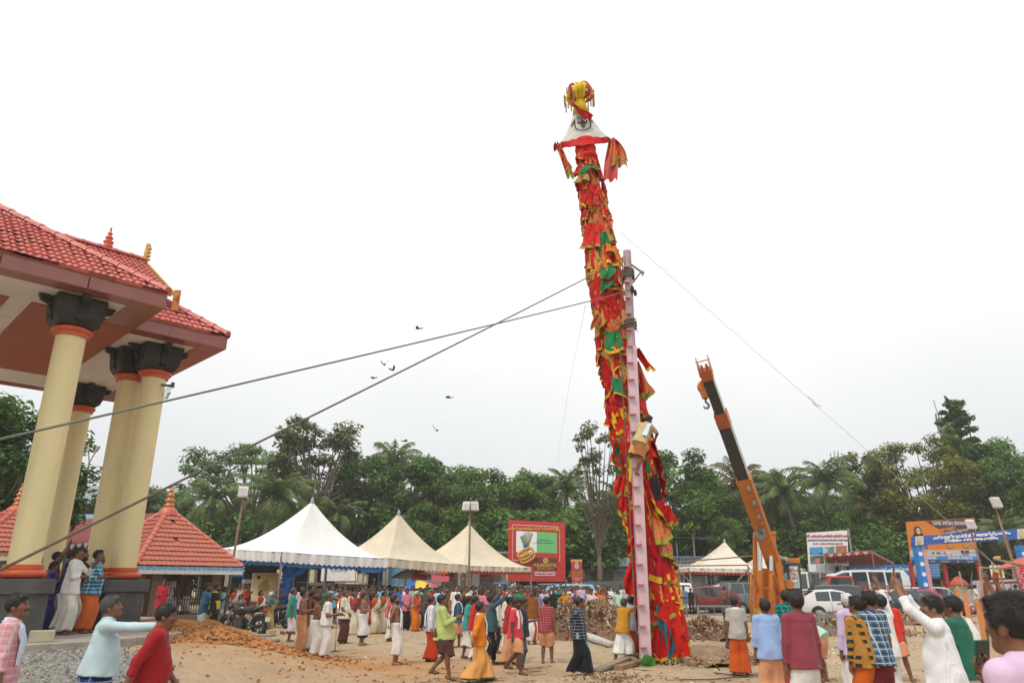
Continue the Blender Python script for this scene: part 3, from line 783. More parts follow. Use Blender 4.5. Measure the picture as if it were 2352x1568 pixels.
def finial(root,p,h,m,m2=None,name='finial'):
    b=MB();s=h
    b.lathe([(.2*s,0),(.2*s,.12*s),(.13*s,.16*s),(.19*s,.24*s),(.21*s,.3*s),(.12*s,.36*s),(.09*s,.4*s),(.15*s,.45*s),(.16*s,.5*s),(.08*s,.56*s),(.06*s,.62*s),(.1*s,.66*s),(.1*s,.7*s),(.04*s,.76*s),(.03*s,.9*s),(.05*s,.92*s),(.0,1.0*s)],(0,0,0),16)
    o=b.build(name,[m],root,True);o.location=root.matrix_basis.inverted()@Vector(p);return o
# ------------------------------------------------------------------ gate pavilion (front left)
pav=empty('gate_pavilion',uv(4.5,19,0),0,"tall temple gate pavilion with cream columns and red tiled roof beside the gravel","pavilion")
pinv=pav.matrix_basis.inverted()
def pb(mb,name,m,**k):
    o=mb.build(name,m,pav,**k);o.location=-Vector(pav.location);return o
M_CREAM=mat('cream column paint',(.74,.64,.35),.5,.07,1.6,.1,25,col2=(.60,.50,.27),dirt=(.55,.8),stretch=(1,1,.22))
M_ORING=mat('orange red moulding paint',(.56,.10,.035),.35,.1,5)
M_BLKST=mat('dark stained capital',(.022,.02,.018),.55,.5,6,.35,22,col2=(.05,.045,.038))
M_PLINTH=mat('grey plaster plinth',(.085,.083,.08),.75,.3,2.5,.35,30,col2=(.14,.135,.125),dirt=(.55,.75))
M_SOFFW=mat('white soffit',(.72,.68,.62),.6,.08,1.5)
M_SOFFR=mat('rust red ceiling paint',(.36,.085,.03),.5,.12,1.3)
M_FASC=mat('brown red fascia sheet',(.27,.09,.07),.25,.12,2.0,spec=.6)
M_CONC=mat('raw concrete',(.36,.33,.28),.9,.25,3,.5,35,col2=(.24,.22,.19))
ZC,ZS=6.97,7.71
cols=[(-9.53,14.6),(-9.3,17.9),(-10.1,18.25),(-13.45,21.8)]
for i,(cx,cy)in enumerate(cols):
    c=Vector((cx,cy,0));A=rad(45)
    r_=.288
    b=MB();b.lathe([(r_,2.12),(r_,ZC+.02)],c,40);sh=pb(b,'column_shaft',M_CREAM,smooth=False,angle=40)
    b=MB();pr=[(r_+.02,1.94)]+[(r_+.03+.1*math.cos(a),2.03+.085*math.sin(a))for a in[rad(x)for x in range(-90,91,18)]]+[(r_+.055,2.12),(r_+.055,2.2),(r_,2.2)]
    b.lathe(pr,c,40);pb(b,'base_ring',M_ORING,angle=40)
    b=MB();pr=[(r_,ZC-.1),(r_+.05,ZC-.1),(r_+.06,ZC-.02)]+[(r_+.05+.06*math.cos(a),ZC+.03+.06*math.sin(a))for a in[rad(x)for x in range(-80,81,20)]]+[(r_,ZC+.1)]
    b.lathe(pr,c,40);pb(b,'neck_ring',M_ORING,angle=40)
    # dark carved capital: tapered block with four bracket arms
    b=MB();R_=rz(A)
    for z0,z1,w0,w1 in((ZC+.09,ZC+.26,.72,.90),(ZC+.26,ZS,.90,1.0)):
        a0=[c+R_@Vector((x*w0/2,y*w0/2,0))+Vector((0,0,z0))for x,y in((-1,-1),(1,-1),(1,1),(-1,1))]
        a1=[c+R_@Vector((x*w1/2,y*w1/2,0))+Vector((0,0,z1))for x,y in((-1,-1),(1,-1),(1,1),(-1,1))]
        b.add(a0+a1,[(3,2,1,0),(4,5,6,7)]+[(k,(k+1)%4,4+(k+1)%4,4+k)for k in range(4)])
    pb(b,'capital',M_BLKST,bevel=.07)
    for k in range(4):
        d=R_@Vector([(1,0,0),(0,1,0),(-1,0,0),(0,-1,0)][k]);s_=Vector((-d.y,d.x,0));b=MB()
        prof=[(.4,.22),(.5,.26),(.48,.4),(.57,.5),(.54,.58),(.7,.64),(.76,.775),(.4,.775)]
        a0=[c+d*x+s_*.075+Vector((0,0,ZC+z-.04))for x,z in prof];b.slab(a0,s_*-.15)
        pb(b,'bracket',M_BLKST,bevel=.02)
    b=MB();w=.86
    pz=PLAT-.35 if i==0 else PLAT-.02
    b.box((cx,cy,(pz+1.66)/2),(w,w,1.66-pz),R_)
    pb(b,'plinth',M_PLINTH,bevel=.015)
    b=MB();b.box((cx,cy,1.80),(w+.14,w+.14,.276),R_);pb(b,'plinth_cap',M_PLINTH,bevel=.02)
    if i==0:
        b=MB();b.box((cx,cy,PLAT-.05),(w+.2,w+.2,.34),R_);pb(b,'plinth_foot',M_PLINTH,bevel=.015)
# platform slab with a broken concrete edge
b=MB();pl=[uv(-8,15.55),uv(2.2,15.55),uv(4.9,15.7),uv(6.9,17.0),uv(6.9,30),uv(-8,30)]
b.slab([Vector((p.x,p.y,PLAT-.24))for p in pl],.24);pb(b,'platform_slab',M_CONC,bevel=.02)
def fascia(a,b_,th,n=4,dz=0.0):
    """a sheet-clad eave edge: upright face and flat underside, in panels"""
    a,b_=Vector(a),Vector(b_);a.z=b_.z=ZS;d=b_-a;inn=Vector((-d.y,d.x,0)).normalized();z=Vector((0,0,1))
    for i in range(n):
        p,q=a+d*(i/n),a+d*((i+1)/n-.002)
        m_=MB();m_.slab([p-z*(.02+dz),q-z*(.02+dz),q+inn*th-z*(.02+dz),p+inn*th-z*(.02+dz)],.012);m_.slab([p-z*.015,q-z*.015,q+inn*.03-z*.015,p+inn*.03-z*.015],.31);pb(m_,'fascia_panel',M_FASC)
def flat(nm,m,u0,v0,u1,v1,z):b=MB();b.slab([uv(u0,v0,z),uv(u1,v0,z),uv(u1,v1,z),uv(u0,v1,z)],.03);pb(b,nm,m)
EZ=ZS+.29
# front tier: hip roof whose eave comes out of the frame on the left
u1,v1=5.06,16.04;rn=4.2;rz_=EZ+rn*.70
tiled_face(pav,[uv(-9,v1,EZ),uv(u1,v1,EZ),uv(u1-rn,v1+rn,rz_),uv(-9,v1+rn,rz_)],.27,.31,M_TILE,cap=270)
b=MB();b.slab([uv(u1,v1,EZ),uv(u1,19.5,EZ),uv(u1-rn,v1+rn,rz_)],-.05);pb(b,'roof_deck',M_TILE)
ridge_run(pav,uv(u1,v1,EZ+.09),uv(u1-rn,v1+rn,rz_+.1),.14,M_TILE,.42)
fascia(uv(-9,v1),uv(u1,v1),.45,9);fascia(uv(u1,v1),uv(u1,18.0),.66,2,.006)
# rear tier: skirt with a hipped corner, gabled roof above it
u2,v2,ug=7.33,17.99,6.0;sk=[uv(4.4,v2,EZ),uv(u2,v2,EZ),uv(ug,v2+1.33,EZ+1.0),uv(4.4,v2+1.33,EZ+1.0)]
tiled_face(pav,sk,.27,.31,M_TILE,cap=80);tiled_face(pav,[uv(u2,v2,EZ),uv(u2,26.4,EZ),uv(ug,25.1,EZ+1.0),uv(ug,v2+1.33,EZ+1.0)],.27,.31,M_TILE,cap=20)
ridge_run(pav,sk[1]+Vector((0,0,.09)),sk[2]+Vector((0,0,.09)),.14,M_TILE,.42)
gz0,gz1=9.06,10.9
tiled_face(pav,[uv(-3,18.69,gz0),uv(ug,18.69,gz0),uv(ug,21.56,gz1),uv(-3,21.56,gz1)],.27,.31,M_TILE,cap=110)
b=MB();b.slab([uv(ug,21.56,gz1),uv(ug,24.4,gz0),uv(-3,24.4,gz0),uv(-3,21.56,gz1)],-.08);pb(b,'roof_deck',M_TILE)
b=MB();b.slab([uv(ug-.05,18.8,gz0-.05),uv(ug-.05,24.3,gz0-.05),uv(ug-.05,21.56,gz1-.1)],U*-.06);pb(b,'gable_wall',M_SOFFW)
ridge_run(pav,uv(-3,21.56,gz1+.1),uv(ug,21.56,gz1+.1),.14,M_TILE,.42)
fascia(uv(4.42,v2),uv(u2,v2),.45,4);fascia(uv(u2,v2),uv(u2,26.4),.62,6,.006);fascia(uv(u2,26.4),uv(-8,26.4),.5,8)
flat('soffit',M_SOFFW,-9,v1+.44,u1-.65,18.02,ZS-.006);flat('soffit',M_SOFFW,-9,18.02,u2-.61,25.95,ZS-.006)
for a_,c_,d_,e_ in((-9,-2.2,17.75,24.2),(-1.8,2.43,17.75,24.2),(2.85,4.4,17.75,18.02),(2.85,5.05,18.02,24.2)):flat('ceiling_panel',M_SOFFR,a_,d_,c_,e_,ZS-.034)
b=MB();q=uv(5.6,20.6,ZS-.03);b.lathe([(0,-.03),(.16,-.03),(.18,0),(0,0)],q,20);pb(b,'ceiling_disc',M_SOFFW)
finial(pav,uv(4.97,21.56,gz1+.14),.68,M_ORING)
# yellow carved ridge horn and its bargeboard on the right gable
M_YEL=mat('yellow ochre carving paint',(.55,.34,.08),.45,.15,6)
hp0=uv(ug,21.56,gz1+.05);b=MB();b.beam(hp0+Vector((0,0,-.1)),hp0+Vector((.05,0,.58)),.13,.09)
for k in range(4):b.ell(hp0+Vector((.1,-.02,.06+.12*k)),(.075,.06,.05))
pb(b,'ridge_horn',M_YEL,bevel=.008)
b=MB();b.beam(uv(ug+.06,21.56,gz1+.02),uv(ug+.06,18.5,gz0-.1),.04,.1);pb(b,'bargeboard',M_YEL)
b=MB();b.beam(uv(ug+.1,18.6,gz0-.45),uv(ug+.1,18.6,gz0+.12),.17,.05);pb(b,'bargeboard_end',mat('orange bargeboard',(.5,.17,.03),.4))
# small pipe stub with cut wires on the right column
b=MB();q0=W(370,884,17.7);b.beam(q0,q0+Vector((.3,0,-.02)),.05);b.box(q0+Vector((.3,0,0)),(.06,.08,.13));pb(b,'wire_bracket',mat('galvanised bracket',(.1,.1,.1),.5))
b=MB()
for k in range(4):
    b.tube([q0+Vector((.2+.03*k,0,-.03)),q0+Vector((.05+.05*k,.02,-.25-.03*k)),q0+Vector((.12+.03*k,-.01,-.38)),q0+Vector((.22+.02*k,.0,-.2))],.006,5)
pb(b,'loose_wire',mat('black cable',(.03,.03,.03),.6))
# ------------------------------------------------------------------ tiled shrine with the grille (behind the pavilion, to its right)
M_WALLB=mat('brown plaster wall',(.20,.14,.10),.85,.2,2.5,.2)
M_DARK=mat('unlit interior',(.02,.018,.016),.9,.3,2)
M_STEP=mat('brown cement step',(.22,.17,.125),.85,.25,3,.3,col2=(.15,.115,.09))
M_BLUEP=mat('sky blue valance paint',(.16,.42,.66),.6,.15,5,col2=(.62,.66,.68),dirt=(.55,.62))
M_WHITE=mat('white paint',(.72,.71,.68),.6,.08,2,col2=(.58,.56,.52))
M_IRON=mat('black iron',(.018,.017,.017),.45,.3,10)
def shrine(name,label,eL,eR,eB,apex,m,missing,cap,fin_h,valance,w=.2,l=.26):
    """pyramid-roofed pavilion; eL, eR the front eave corners, eB the vector to the back"""
    root=empty(name,(eL+eR)/2*1.0,0,label,"shrine");root.location.z=0
    inv=root.matrix_basis.inverted()
    A,B,Cc,D=eL,eR,eR+eB,eL+eB;ap=apex
    tiled_face(root,[A,B,ap],w,l,m,cap=cap,missing=missing)
    tiled_face(root,[D,A,ap],w,l,M_CLAY2,cap=60)
    tiled_face(root,[B,Cc,ap],w,l,m,cap=0);tiled_face(root,[Cc,D,ap],w,l,m,cap=0)
    for p in(A,B,Cc,D):ridge_run(root,p+Vector((0,0,.06)),ap+Vector((0,0,.05)),.12,M_RIDGE,.3)
    b=MB();b.lathe([(.42,-.28),(.36,-.06),(.22,.06),(.1,.1)],ap,16);o=b.build('ridge_cap',[M_RIDGE],root,angle=40);o.location=-Vector(root.location)
    finial(root,ap+Vector((0,0,.06)),fin_h,mat('copper finial',(.52,.2,.07),.3,.15,5,metal=.35))
    for p,q in((A,B),(D,A),(B,Cc)):
        d=(q-p);n=int(d.length/.21);top,bot=[],[]
        b=MB();b.slab([p+Vector((0,0,-.02)),q+Vector((0,0,-.02)),q+Vector((0,0,-.3)),p+Vector((0,0,-.3))],Vector((d.y,-d.x,0)).normalized()*.035)
        o=b.build('valance_board',[M_WHITE],root);o.location=-Vector(root.location)
        b=MB();nrm=Vector((d.y,-d.x,0)).normalized()*.042;rows=[[],[]]
        for k in range(n*6+1):
            t=k/(n*6);z=-.12-.05*abs(math.sin(math.pi*k/6))
            rows[0].append(p+d*t+nrm+Vector((0,0,-.015)));rows[1].append(p+d*t+nrm+Vector((0,0,z)))
        b.grid(rows);o=b.build('scalloped_trim',[valance],root);o.location=-Vector(root.location)
    return root,inv
eL,eR=W(311,1290,28.5),W(557,1303,32.5)
eL.z=eR.z=2.48
dr=(eR-eL).normalized();bk=Vector((-dr.y,dr.x,0))*(eR-eL).length*.95
apx=(eL+eR)/2+bk/2;apx.z=ZA(1168,apx.y)
sh,shi=shrine('tiled_shrine',"small shrine with pyramid clay tile roof and blue scalloped eave, behind the red shirted men",eL,eR,bk,apx,M_CLAY,.012,300,1.05,M_BLUEP)
def sp(a,b_,z):p=eL+dr*a+bk.normalized()*b_;p.z=z;return p
Ls=(eR-eL).length
def sb(mb,name,m,**k):o=mb.build(name,m,sh,**k);o.location=-Vector(sh.location);return o
b=MB();b.slab([sp(.2,.5,0),sp(Ls-.3,.5,0),sp(Ls-.3,4.6,0),sp(.2,4.6,0)],.62);sb(b,'floor_base',M_STEP,bevel=.02)
b=MB()
for k,(w_,z0)in enumerate(((.95,.6),(1.25,.41),(1.55,.2))):
    b.slab([sp(Ls*.42-.75,.5-.3*(k),0),sp(Ls*.42+.75,.5-.3*k,0),sp(Ls*.42+.75,.52,0),sp(Ls*.42-.75,.52,0)],.6-.2*k)if k else None
sb(b,'steps',M_STEP,bevel=.015)
for s_ in(-1,1):
    b=MB();b.slab([sp(Ls*.42+s_*.85-.12,-.3,0),sp(Ls*.42+s_*.85+.12,-.3,0),sp(Ls*.42+s_*.85+.12,.5,0),sp(Ls*.42+s_*.85-.12,.5,0)],.45);sb(b,'step_cheek',M_STEP,bevel=.03)
for a_ in(.5,Ls*.25,Ls-.9):
    b=MB();b.slab([sp(a_,.7,.6),sp(a_+.42,.7,.6),sp(a_+.42,1.1,.6),sp(a_,1.1,.6)],1.7);sb(b,'pillar',M_WALLB,bevel=.015)
b=MB();b.slab([sp(.5,3.6,.6),sp(Ls-.5,3.6,.6),sp(Ls-.5,3.75,.6),sp(.5,3.75,.6)],1.9);sb(b,'back_wall',M_WALLB)
b=MB();b.slab([sp(.4,.8,2.25),sp(Ls-.4,.8,2.25),sp(Ls-.4,4,2.25),sp(.4,4,2.25)],.08);sb(b,'ceiling',M_WALLB)
b=MB();b.slab([sp(Ls*.25+.5,.82,.6),sp(Ls*.25+1.35,.82,.6),sp(Ls*.25+1.35,.9,.6),sp(Ls*.25+.5,.9,.6)],.35);sb(b,'low_wall',M_WALLB)
for k in range(22):
    t=Ls*.3+k*.115
    if t>Ls-1.0:break
    b=MB();b.beam(sp(t,.84,.62),sp(t,.84,2.25),.022);sb(b,'grille_bar',M_IRON)
for z in(.75,1.2,1.65,2.1):
    b=MB();b.beam(sp(Ls*.3,.81,z),sp(Ls-1.0,.81,z),.03);sb(b,'grille_rail',M_IRON)
# second pyramid roof at the left edge
e0,e1=W(-70,1243,27),W(62,1250,29);e0.z=e1.z=2.95
d2=(e1-e0).normalized();bk2=Vector((-d2.y,d2.x,0))*2.6;ap2=W(40,1165,30.2)
s2,_=shrine('tiled_shrine',"small red tiled pyramid roof half hidden behind the nearest column, at the picture's edge",e0,e1,bk2,ap2,M_CLAY,0,100,.95,mat('mustard valance',(.5,.3,.05),.6))
b=MB();p=e0+bk2*.2+d2*.3
for q in(e0+d2*.3+bk2*.15,e1-d2*.3+bk2*.15,e0+d2*.3+bk2*.85,e1-d2*.3+bk2*.85):b.box((q.x,q.y,1.4),(.25,.25,2.8))
o=b.build('pillar',[M_WALLB],s2);o.location=-Vector(s2.location)
b=MB();q=e0+bk2*.9+d2*.3;r=e1+bk2*.9;b.slab([Vector((q.x,q.y,0)),Vector((r.x,r.y,0)),Vector((r.x,r.y+.1,0)),Vector((q.x,q.y+.1,0))],2.8);o=b.build('back_wall',[M_WALLB],s2);o.location=-Vector(s2.location)
# sheet roofed hall between the columns, the grey sheet hall behind it
M_REDSH=mat('red roofing sheet',(.34,.085,.075),.5,.15,1.2,col2=(.26,.07,.06))
M_GREYSH=mat('blue grey roofing sheet',(.22,.26,.28),.45,.15,1.0)
def sheet(p00,p10,p11,p01,n,amp):
    """corrugated sheet between four corners; waves run across the first edge"""
    p00,p10,p11,p01=map(Vector,(p00,p10,p11,p01));rows=[[],[]];nn=(p10-p00).cross(p01-p00).normalized()
    for k in range(n*4+1):
        t=k/(n*4);o=nn*amp*(0,1,0,-1)[k%4]
        rows[0].append(p00.lerp(p10,t)+o);rows[1].append(p01.lerp(p11,t)+o)
    b=MB();b.grid(rows);return b
def hall(name,label,wall_m,roof_m,front,back,eaveL,eaveR,ridgeL,ridgeR,n=40,fringe=None):
    root=empty(name,((front[0][0]+front[1][0])/2,front[0][1],0),0,label,"building")
    o0=-Vector(root.location)
    b=sheet(eaveL,eaveR,ridgeR,ridgeL,n,.03);o=b.build('roof',[roof_m],root);o.location=o0
    eb=(Vector(ridgeL)*2-Vector(eaveL),Vector(ridgeR)*2-Vector(eaveR));eb[0].z=Vector(eaveL).z;eb[1].z=Vector(eaveR).z
    b=sheet(ridgeL,ridgeR,eb[1],eb[0],n,.03);o=b.build('roof',[roof_m],root);o.location=o0
    b=MB();a,c=Vector(front[0]),Vector(front[1]);h=front[2];d=Vector((-(c-a).y,(c-a).x,0)).normalized()*back
    b.slab([a,c,c+d,a+d],h);o=b.build('wall',[wall_m],root);o.location=o0
    if fringe:
        for p,q in((Vector(eaveL),Vector(eaveR)),):
            k=int((q-p).length/.3)
            for i in range(k):
                m_=MB();t0,t1=i/k,(i+.8)/k;x0,x1=p.lerp(q,t0),p.lerp(q,t1);xm=p.lerp(q,(t0+t1)/2)
                m_.slab([x0+Vector((0,-.03,-.03)),xm+Vector((0,-.03,-.3)),x1+Vector((0,-.03,-.03))],Vector((0,.025,0)));o=m_.build('fringe_board',[fringe],root);o.location=o0
    return root
hl=hall('sheet_roofed_hall',"long hall with red sheet roof seen between the cream columns",mat('pale green wall',(.45,.47,.43),.8,.1),M_REDSH,
     ((-24,40,0),(XA(300,1260,41),41,0),2.6),5,W(60,1262,38),W(345,1226,41),W(120,1198,42),W(372,1176,46),60,M_WHITE)
hl2=hall('sheet_roofed_hall',"high dark hall with blue grey sheet roof behind the columns",mat('dark hall side',(.035,.035,.035),.9,.2),M_GREYSH,
     ((-48,60,0),(XA(318,1150,60),60,0),ZA(1160,60)),8,W(40,1150,59),W(333,1158,59),W(52,1105,65),W(322,1122,65),50)
tg=empty('hoarding',W(165,1195,56),0,"pale blue name hoarding on posts under the grey sheet roof","sign")
b=MB();b.box((0,0,0),(3.9,.1,.95));b.build('panel',[mat('pale blue hoarding',(.30,.45,.60),.6)],tg)
text("ശ്രീ ഭഗവതി",.42,M_WHITE,tg,(0,-.06,.0),(rad(90),0,0))
for x_ in(-1.6,1.6):b=MB();b.box((x_,.1,-1.5),(.1,.1,4.5));b.build('post',[mat('steel post',(.2,.2,.2),.5)],tg)
# ------------------------------------------------------------------ dug orange earth, its stones and blocks
def heap(name,c,rx,ry,h,m,seed,n=46,rough=.12,kind='structure',label=None,pw=1.0):
    r=np.random.RandomState(seed);rows=[]
    for i in range(n):
        row=[]
        for j in range(n):
            x,y=(i/(n-1)*2-1),(j/(n-1)*2-1)
            d=math.sqrt(x*x+y*y);a=math.atan2(y,x)
            e=1+.18*math.sin(3*a+seed)+.1*math.sin(7*a+2*seed)
            z=max(0,1-(d/e)**1.3)**pw*h*(1+rough*2*noise.noise((x*2.6+seed,y*2.6,0)))+rough*h*noise.noise((x*9,y*9,seed))*max(0,1-d/e)*1.5
            X,Y_=c[0]+x*rx*1.15,c[1]+y*ry*1.15
            row.append((X,Y_,gz(X,Y_)+(z-.015 if d<e else-.04)))
        rows.append(row)
    b=MB();b.grid(rows);return prop(b.build(name,[m],smooth=True),kind=kind)
M_ORNG=mat('dug orange laterite earth',(.43,.185,.055),.95,.3,3.5,.8,30,col2=(.30,.125,.045),dirt=(.45,.7))
HEAPS=(((-7.7,19.4),2.6,1.6,.4,3),((-6.8,17.4),2.2,1.1,.3,5),((-5.6,16.5),1.1,.6,.15,8))
for c_,a_,b_,h_,s_ in HEAPS:heap('earth_heap',c_,a_,b_,h_,M_ORNG,s_,64,.26)
cl=[]
for _ in range(2600):
    c_,a_,b_,h_,s_=rng.choices(HEAPS,(5,4,2))[0];t,d=rng.uniform(0,6.28),rng.random()**.6*1.25;e=1+.18*math.sin(3*t+s_)+.1*math.sin(7*t+2*s_);x,y=c_[0]+a_*1.15*d*math.cos(t),c_[1]+b_*1.15*d*math.sin(t)
    cl.append((x,y,gz(x,y)+.02+max(0,1-(d/e)**1.3)*h_))
for _ in range(500):
    a=rng.uniform(0,6.28);d=abs(rng.gauss(0,.6));x,y=-6.9+d*3.4*math.cos(a),18.4+d*2.6*math.sin(a);cl.append((x,y,gz(x,y)+.02+.38*max(0,1-d)*rng.uniform(.7,1)))
for _ in range(800):
    x,y=rng.uniform(-7.5,0),rng.uniform(13.5,19);u_=(x+y)/1.414
    if u_>5.4 and(x<-2.5 or rng.random()<.35):cl.append((x,y,gz(x,y)))
scatter_mesh('earth_clods',cl,stone_shape(.008,.06),[M_ORNG,mat('pale laterite',(.48,.25,.1),.95),mat('dark laterite',(.28,.12,.05),.95)],5)
M_BLOCK=mat('pale cement block',(.44,.39,.28),.9,.2,4,.3,40,col2=(.34,.29,.2));M_BRICK=mat('broken red brick',(.38,.13,.065),.9,.2,5,.3)
blk=MB();blk.box((0,0,0),(.4,.2,.2));bme=blk.mesh('cement_block',[M_BLOCK]);bm=bmesh.new();bm.from_mesh(bme);bmesh.ops.bevel(bm,geom=bm.edges[:],offset=.012,segments=1,affect='EDGES');bm.to_mesh(bme);bm.free()
bl=[(552,1447,.1,20,0,"cement block lying flat left of the tilted block"),(566,1440,.12,-10,0,"cement block under the tilted block by the motorcycle"),(570,1427,.33,30,40,"cement block tipped up on edge atop the block heap"),
      (588,1443,.1,5,0,"cement block right of the tipped up block"),(598,1462,.1,25,0,"nearest cement block of the scattered heap"),(622,1452,.12,80,0,"cement block standing alone at the heap's right end"),
      (578,1458,.1,-30,0,"cement block in the middle of the heap, half buried"),(535,1449,.08,10,0,"low cement block beside the brown boulder"),(612,1443,.1,60,0,"cement block at the back right of the heap"),(148,1447,None,30,0,"single cement block on the platform edge beside the white mundu")]
for px,py,dz,a,tl,lb in bl:
    o=link('cement_block',bme);g=G(px,py+8)if dz is not None else Vector(uv(3.9,16.1,PLAT))
    if dz is None:o.location=g+Vector((0,0,.1))
    else:o.location=(g.x,g.y,gz(g.x,g.y)+dz)
    o.rotation_euler=(0,rad(tl),rad(a));prop(o,lb,"block","cement blocks dumped by the earth heap")
def rock(name,p,s,m,label,cat,seed,n=3):
    bm=bmesh.new();bmesh.ops.create_icosphere(bm,subdivisions=n,radius=1)
    for v in bm.verts:
        k=1+.28*noise.noise(v.co*1.4+Vector((seed,0,0)))+.1*noise.noise(v.co*4+Vector((0,seed,0)));v.co=Vector((v.co.x*s[0],v.co.y*s[1],v.co.z*s[2]))*k
    me=bpy.data.meshes.new(name);bm.to_mesh(me);bm.free();me.materials.append(m);me.polygons.foreach_set('use_smooth',[True]*len(me.polygons))
    o=link(name,me);o.location=p;return prop(o,label,cat)
g=G(512,1457);rock('boulder',(g.x,g.y,.16),(.36,.28,.22),mat('brown laterite boulder',(.28,.15,.08),.95,.3,5,.7),"rounded brown laterite boulder beside the cement blocks","boulder",2)
g=G(610,1473);rock('stone_slab',(g.x,g.y,.05),(.5,.18,.08),mat('grey stone',(.33,.28,.23),.9,.25,5,.5),"flat grey stone lying in front of the cement blocks","stone",9)
for px,py,a,lb in((560,1463,10,"broken red brick in front of the block heap"),(649,1455,40,"broken red brick on the sand near the motorcycle wheel"),(669,1493,70,"small red brick piece lying alone on the sand")):
    g=G(px,py);b=MB();b.box((0,0,0),(.2,.1,.1));o=b.build('broken_brick',[M_BRICK],bevel=.012);o.location=(g.x,g.y,.05);o.rotation_euler=(.15,.1,rad(a));prop(o,lb,"brick","broken bricks on the sand")
# orange and white stone seat by the steps, cement sack, step slab
g=G(395,1466);b=MB();b.box((0,0,.28),(1.35,.7,.56));o=b.build('stone_bench',[mat('orange plastered seat',(.46,.24,.12),.85,.2,3,.2)],bevel=.03);o.location=(g.x-.3,g.y-2.6,.2);o.rotation_euler=(0,0,-.15);prop(o,"low orange plastered seat with whitish top, left of the shrine steps","seat")
b=MB();b.box((0,0,.585),(1.38,.73,.05));b.build('bench_top',[mat('pale seat top',(.55,.5,.43),.85,.15)],o,bevel=.01)
# ------------------------------------------------------------------ event tents
M_TENTW=mat('white tent canvas',(.78,.78,.75),.55,.05,1.0,.1,12,col2=(.66,.62,.50),dirt=(.62,.85))
M_TENTB=mat('beige tent canvas',(.62,.54,.40),.6,.08,1.0,.1,12,col2=(.52,.43,.29),dirt=(.5,.8))
M_TENTB2=mat('cream tent canvas',(.66,.60,.49),.6,.08,1.0,.1,12,col2=(.57,.49,.38),dirt=(.5,.8))
M_STEELP=mat('dull steel pipe',(.25,.235,.21),.55,.25,4,metal=.2)
M_RUST=mat('rusty pipe',(.22,.14,.09),.8,.3,6,.2)
M_TBLUE=mat('blue tent lining',(.03,.14,.36),.6,.1);M_TRED=mat('red tent lining',(.42,.04,.035),.6,.1)
def tent(label,peak,corners,m,lining,vald=.42,mid=(),name='event_tent',group="peaked event tents",fringe=None):
    """corners: eave corners in order round the square; canvas sags from the peak in a swept curve"""
    root=empty(name,(peak.x,peak.y,0),0,label,"tent",group);o0=-Vector(root.location);n=len(corners)
    cs=[Vector(c)for c in corners]
    def surf(i,t,s):      # side i, t along eave, s from peak 0 to eave 1
        e=cs[i].lerp(cs[(i+1)%n],t);sag=.10*math.sin(math.pi*t);p=peak.lerp(e,s);h=peak.z-e.z
        p.z=e.z+h*(1-s)**(1.95-.25*abs(2*t-1))+0.0-(sag if s>.98 else sag*s)*.4
        return p
    b=MB()
    for i in range(n):
        b.grid([[surf(i,j/16,(k/14)**1.15)for j in range(17)]for k in range(15)])
    b.build('canopy',[m],root,True).location=o0
    b=MB();b.lathe([(.1,-.12),(.1,.05),(.02,.22)],peak,8);b.build('peak_cap',[mat('grey peak cap',(.3,.33,.36),.5)],root).location=o0
    for i in range(n):
        p,q=cs[i],cs[(i+1)%n];d=q-p;kk=max(8,int(d.length/.28));out=Vector((d.y,-d.x,0)).normalized()
        if out.dot(p-Vector((peak.x,peak.y,p.z)))<0:out=-out
        for nm,mm,off,dep in(('valance',m,.03,vald),('lining',lining,-.04,vald+.16)):
            if mm is None:continue
            b=MB();rows=[[],[],[]]
            for k in range(kk*6+1):
                t=k/(kk*6);base=surf(i,t,1);rip=.025*math.sin(k*.55+i)+.02*math.sin(k*.21)
                sc_=.07*abs(math.sin(math.pi*k/6))
                rows[0].append(base+out*off);rows[1].append(base+out*(off+rip)+Vector((0,0,-dep*.55)));rows[2].append(base+out*(off+rip*1.3)+Vector((0,0,-dep-sc_)))
            b.grid(rows);b.build(nm,[mm],root,True).location=o0
        b=MB();b.tube([p+Vector((0,0,-.06)),q+Vector((0,0,-.06))],.035,6);b.build('eave_pipe',[M_STEELP],root).location=o0
        b=MB();b.tube([p+Vector((0,0,-.02)),Vector((p.x,p.y,0))],.042,8);b.build('leg',[M_STEELP],root).location=o0
        if lining and i<3:
            pass
    return root
def diamond(pxc,pyp,Y,half,e,mult=1.0):
    """square tent seen corner-on: peak above pixel column pxc; e = eave height"""
    cx=XA(pxc,1260,Y);pk=Vector((cx,Y,ZA(pyp,Y)))
    return pk,[Vector((cx-half,Y,e)),Vector((cx+.02*half,Y-half,e)),Vector((cx+half,Y,e)),Vector((cx,Y+half,e))]
pk,cs=diamond(708,1150,38,4.15,3.35);cs[0]=W(508,1258,38);cs[1]=W(648,1266,34);cs[2]=W(889,1281,38.3);tent("large white peaked event tent with blue lining, nearest of the row",pk,cs,M_TENTW,M_TBLUE)
pk,cs=diamond(912,1178,44,4.15,3.2);cs[1]=W(888,1280,40.4);cs[2]=W(1072,1296,44.4);tent("beige peaked event tent in the middle of the row, right of the white tent",pk,cs,M_TENTB,None)
pk,cs=diamond(1077,1202,49,4.15,3.15);cs[1]=W(1060,1297,45.4);cs[2]=W(1220,1302,49);tent("beige peaked event tent at the far end of the row beside the red billboard",pk,cs,M_TENTB,M_TRED,vald=.25)
Yt=56
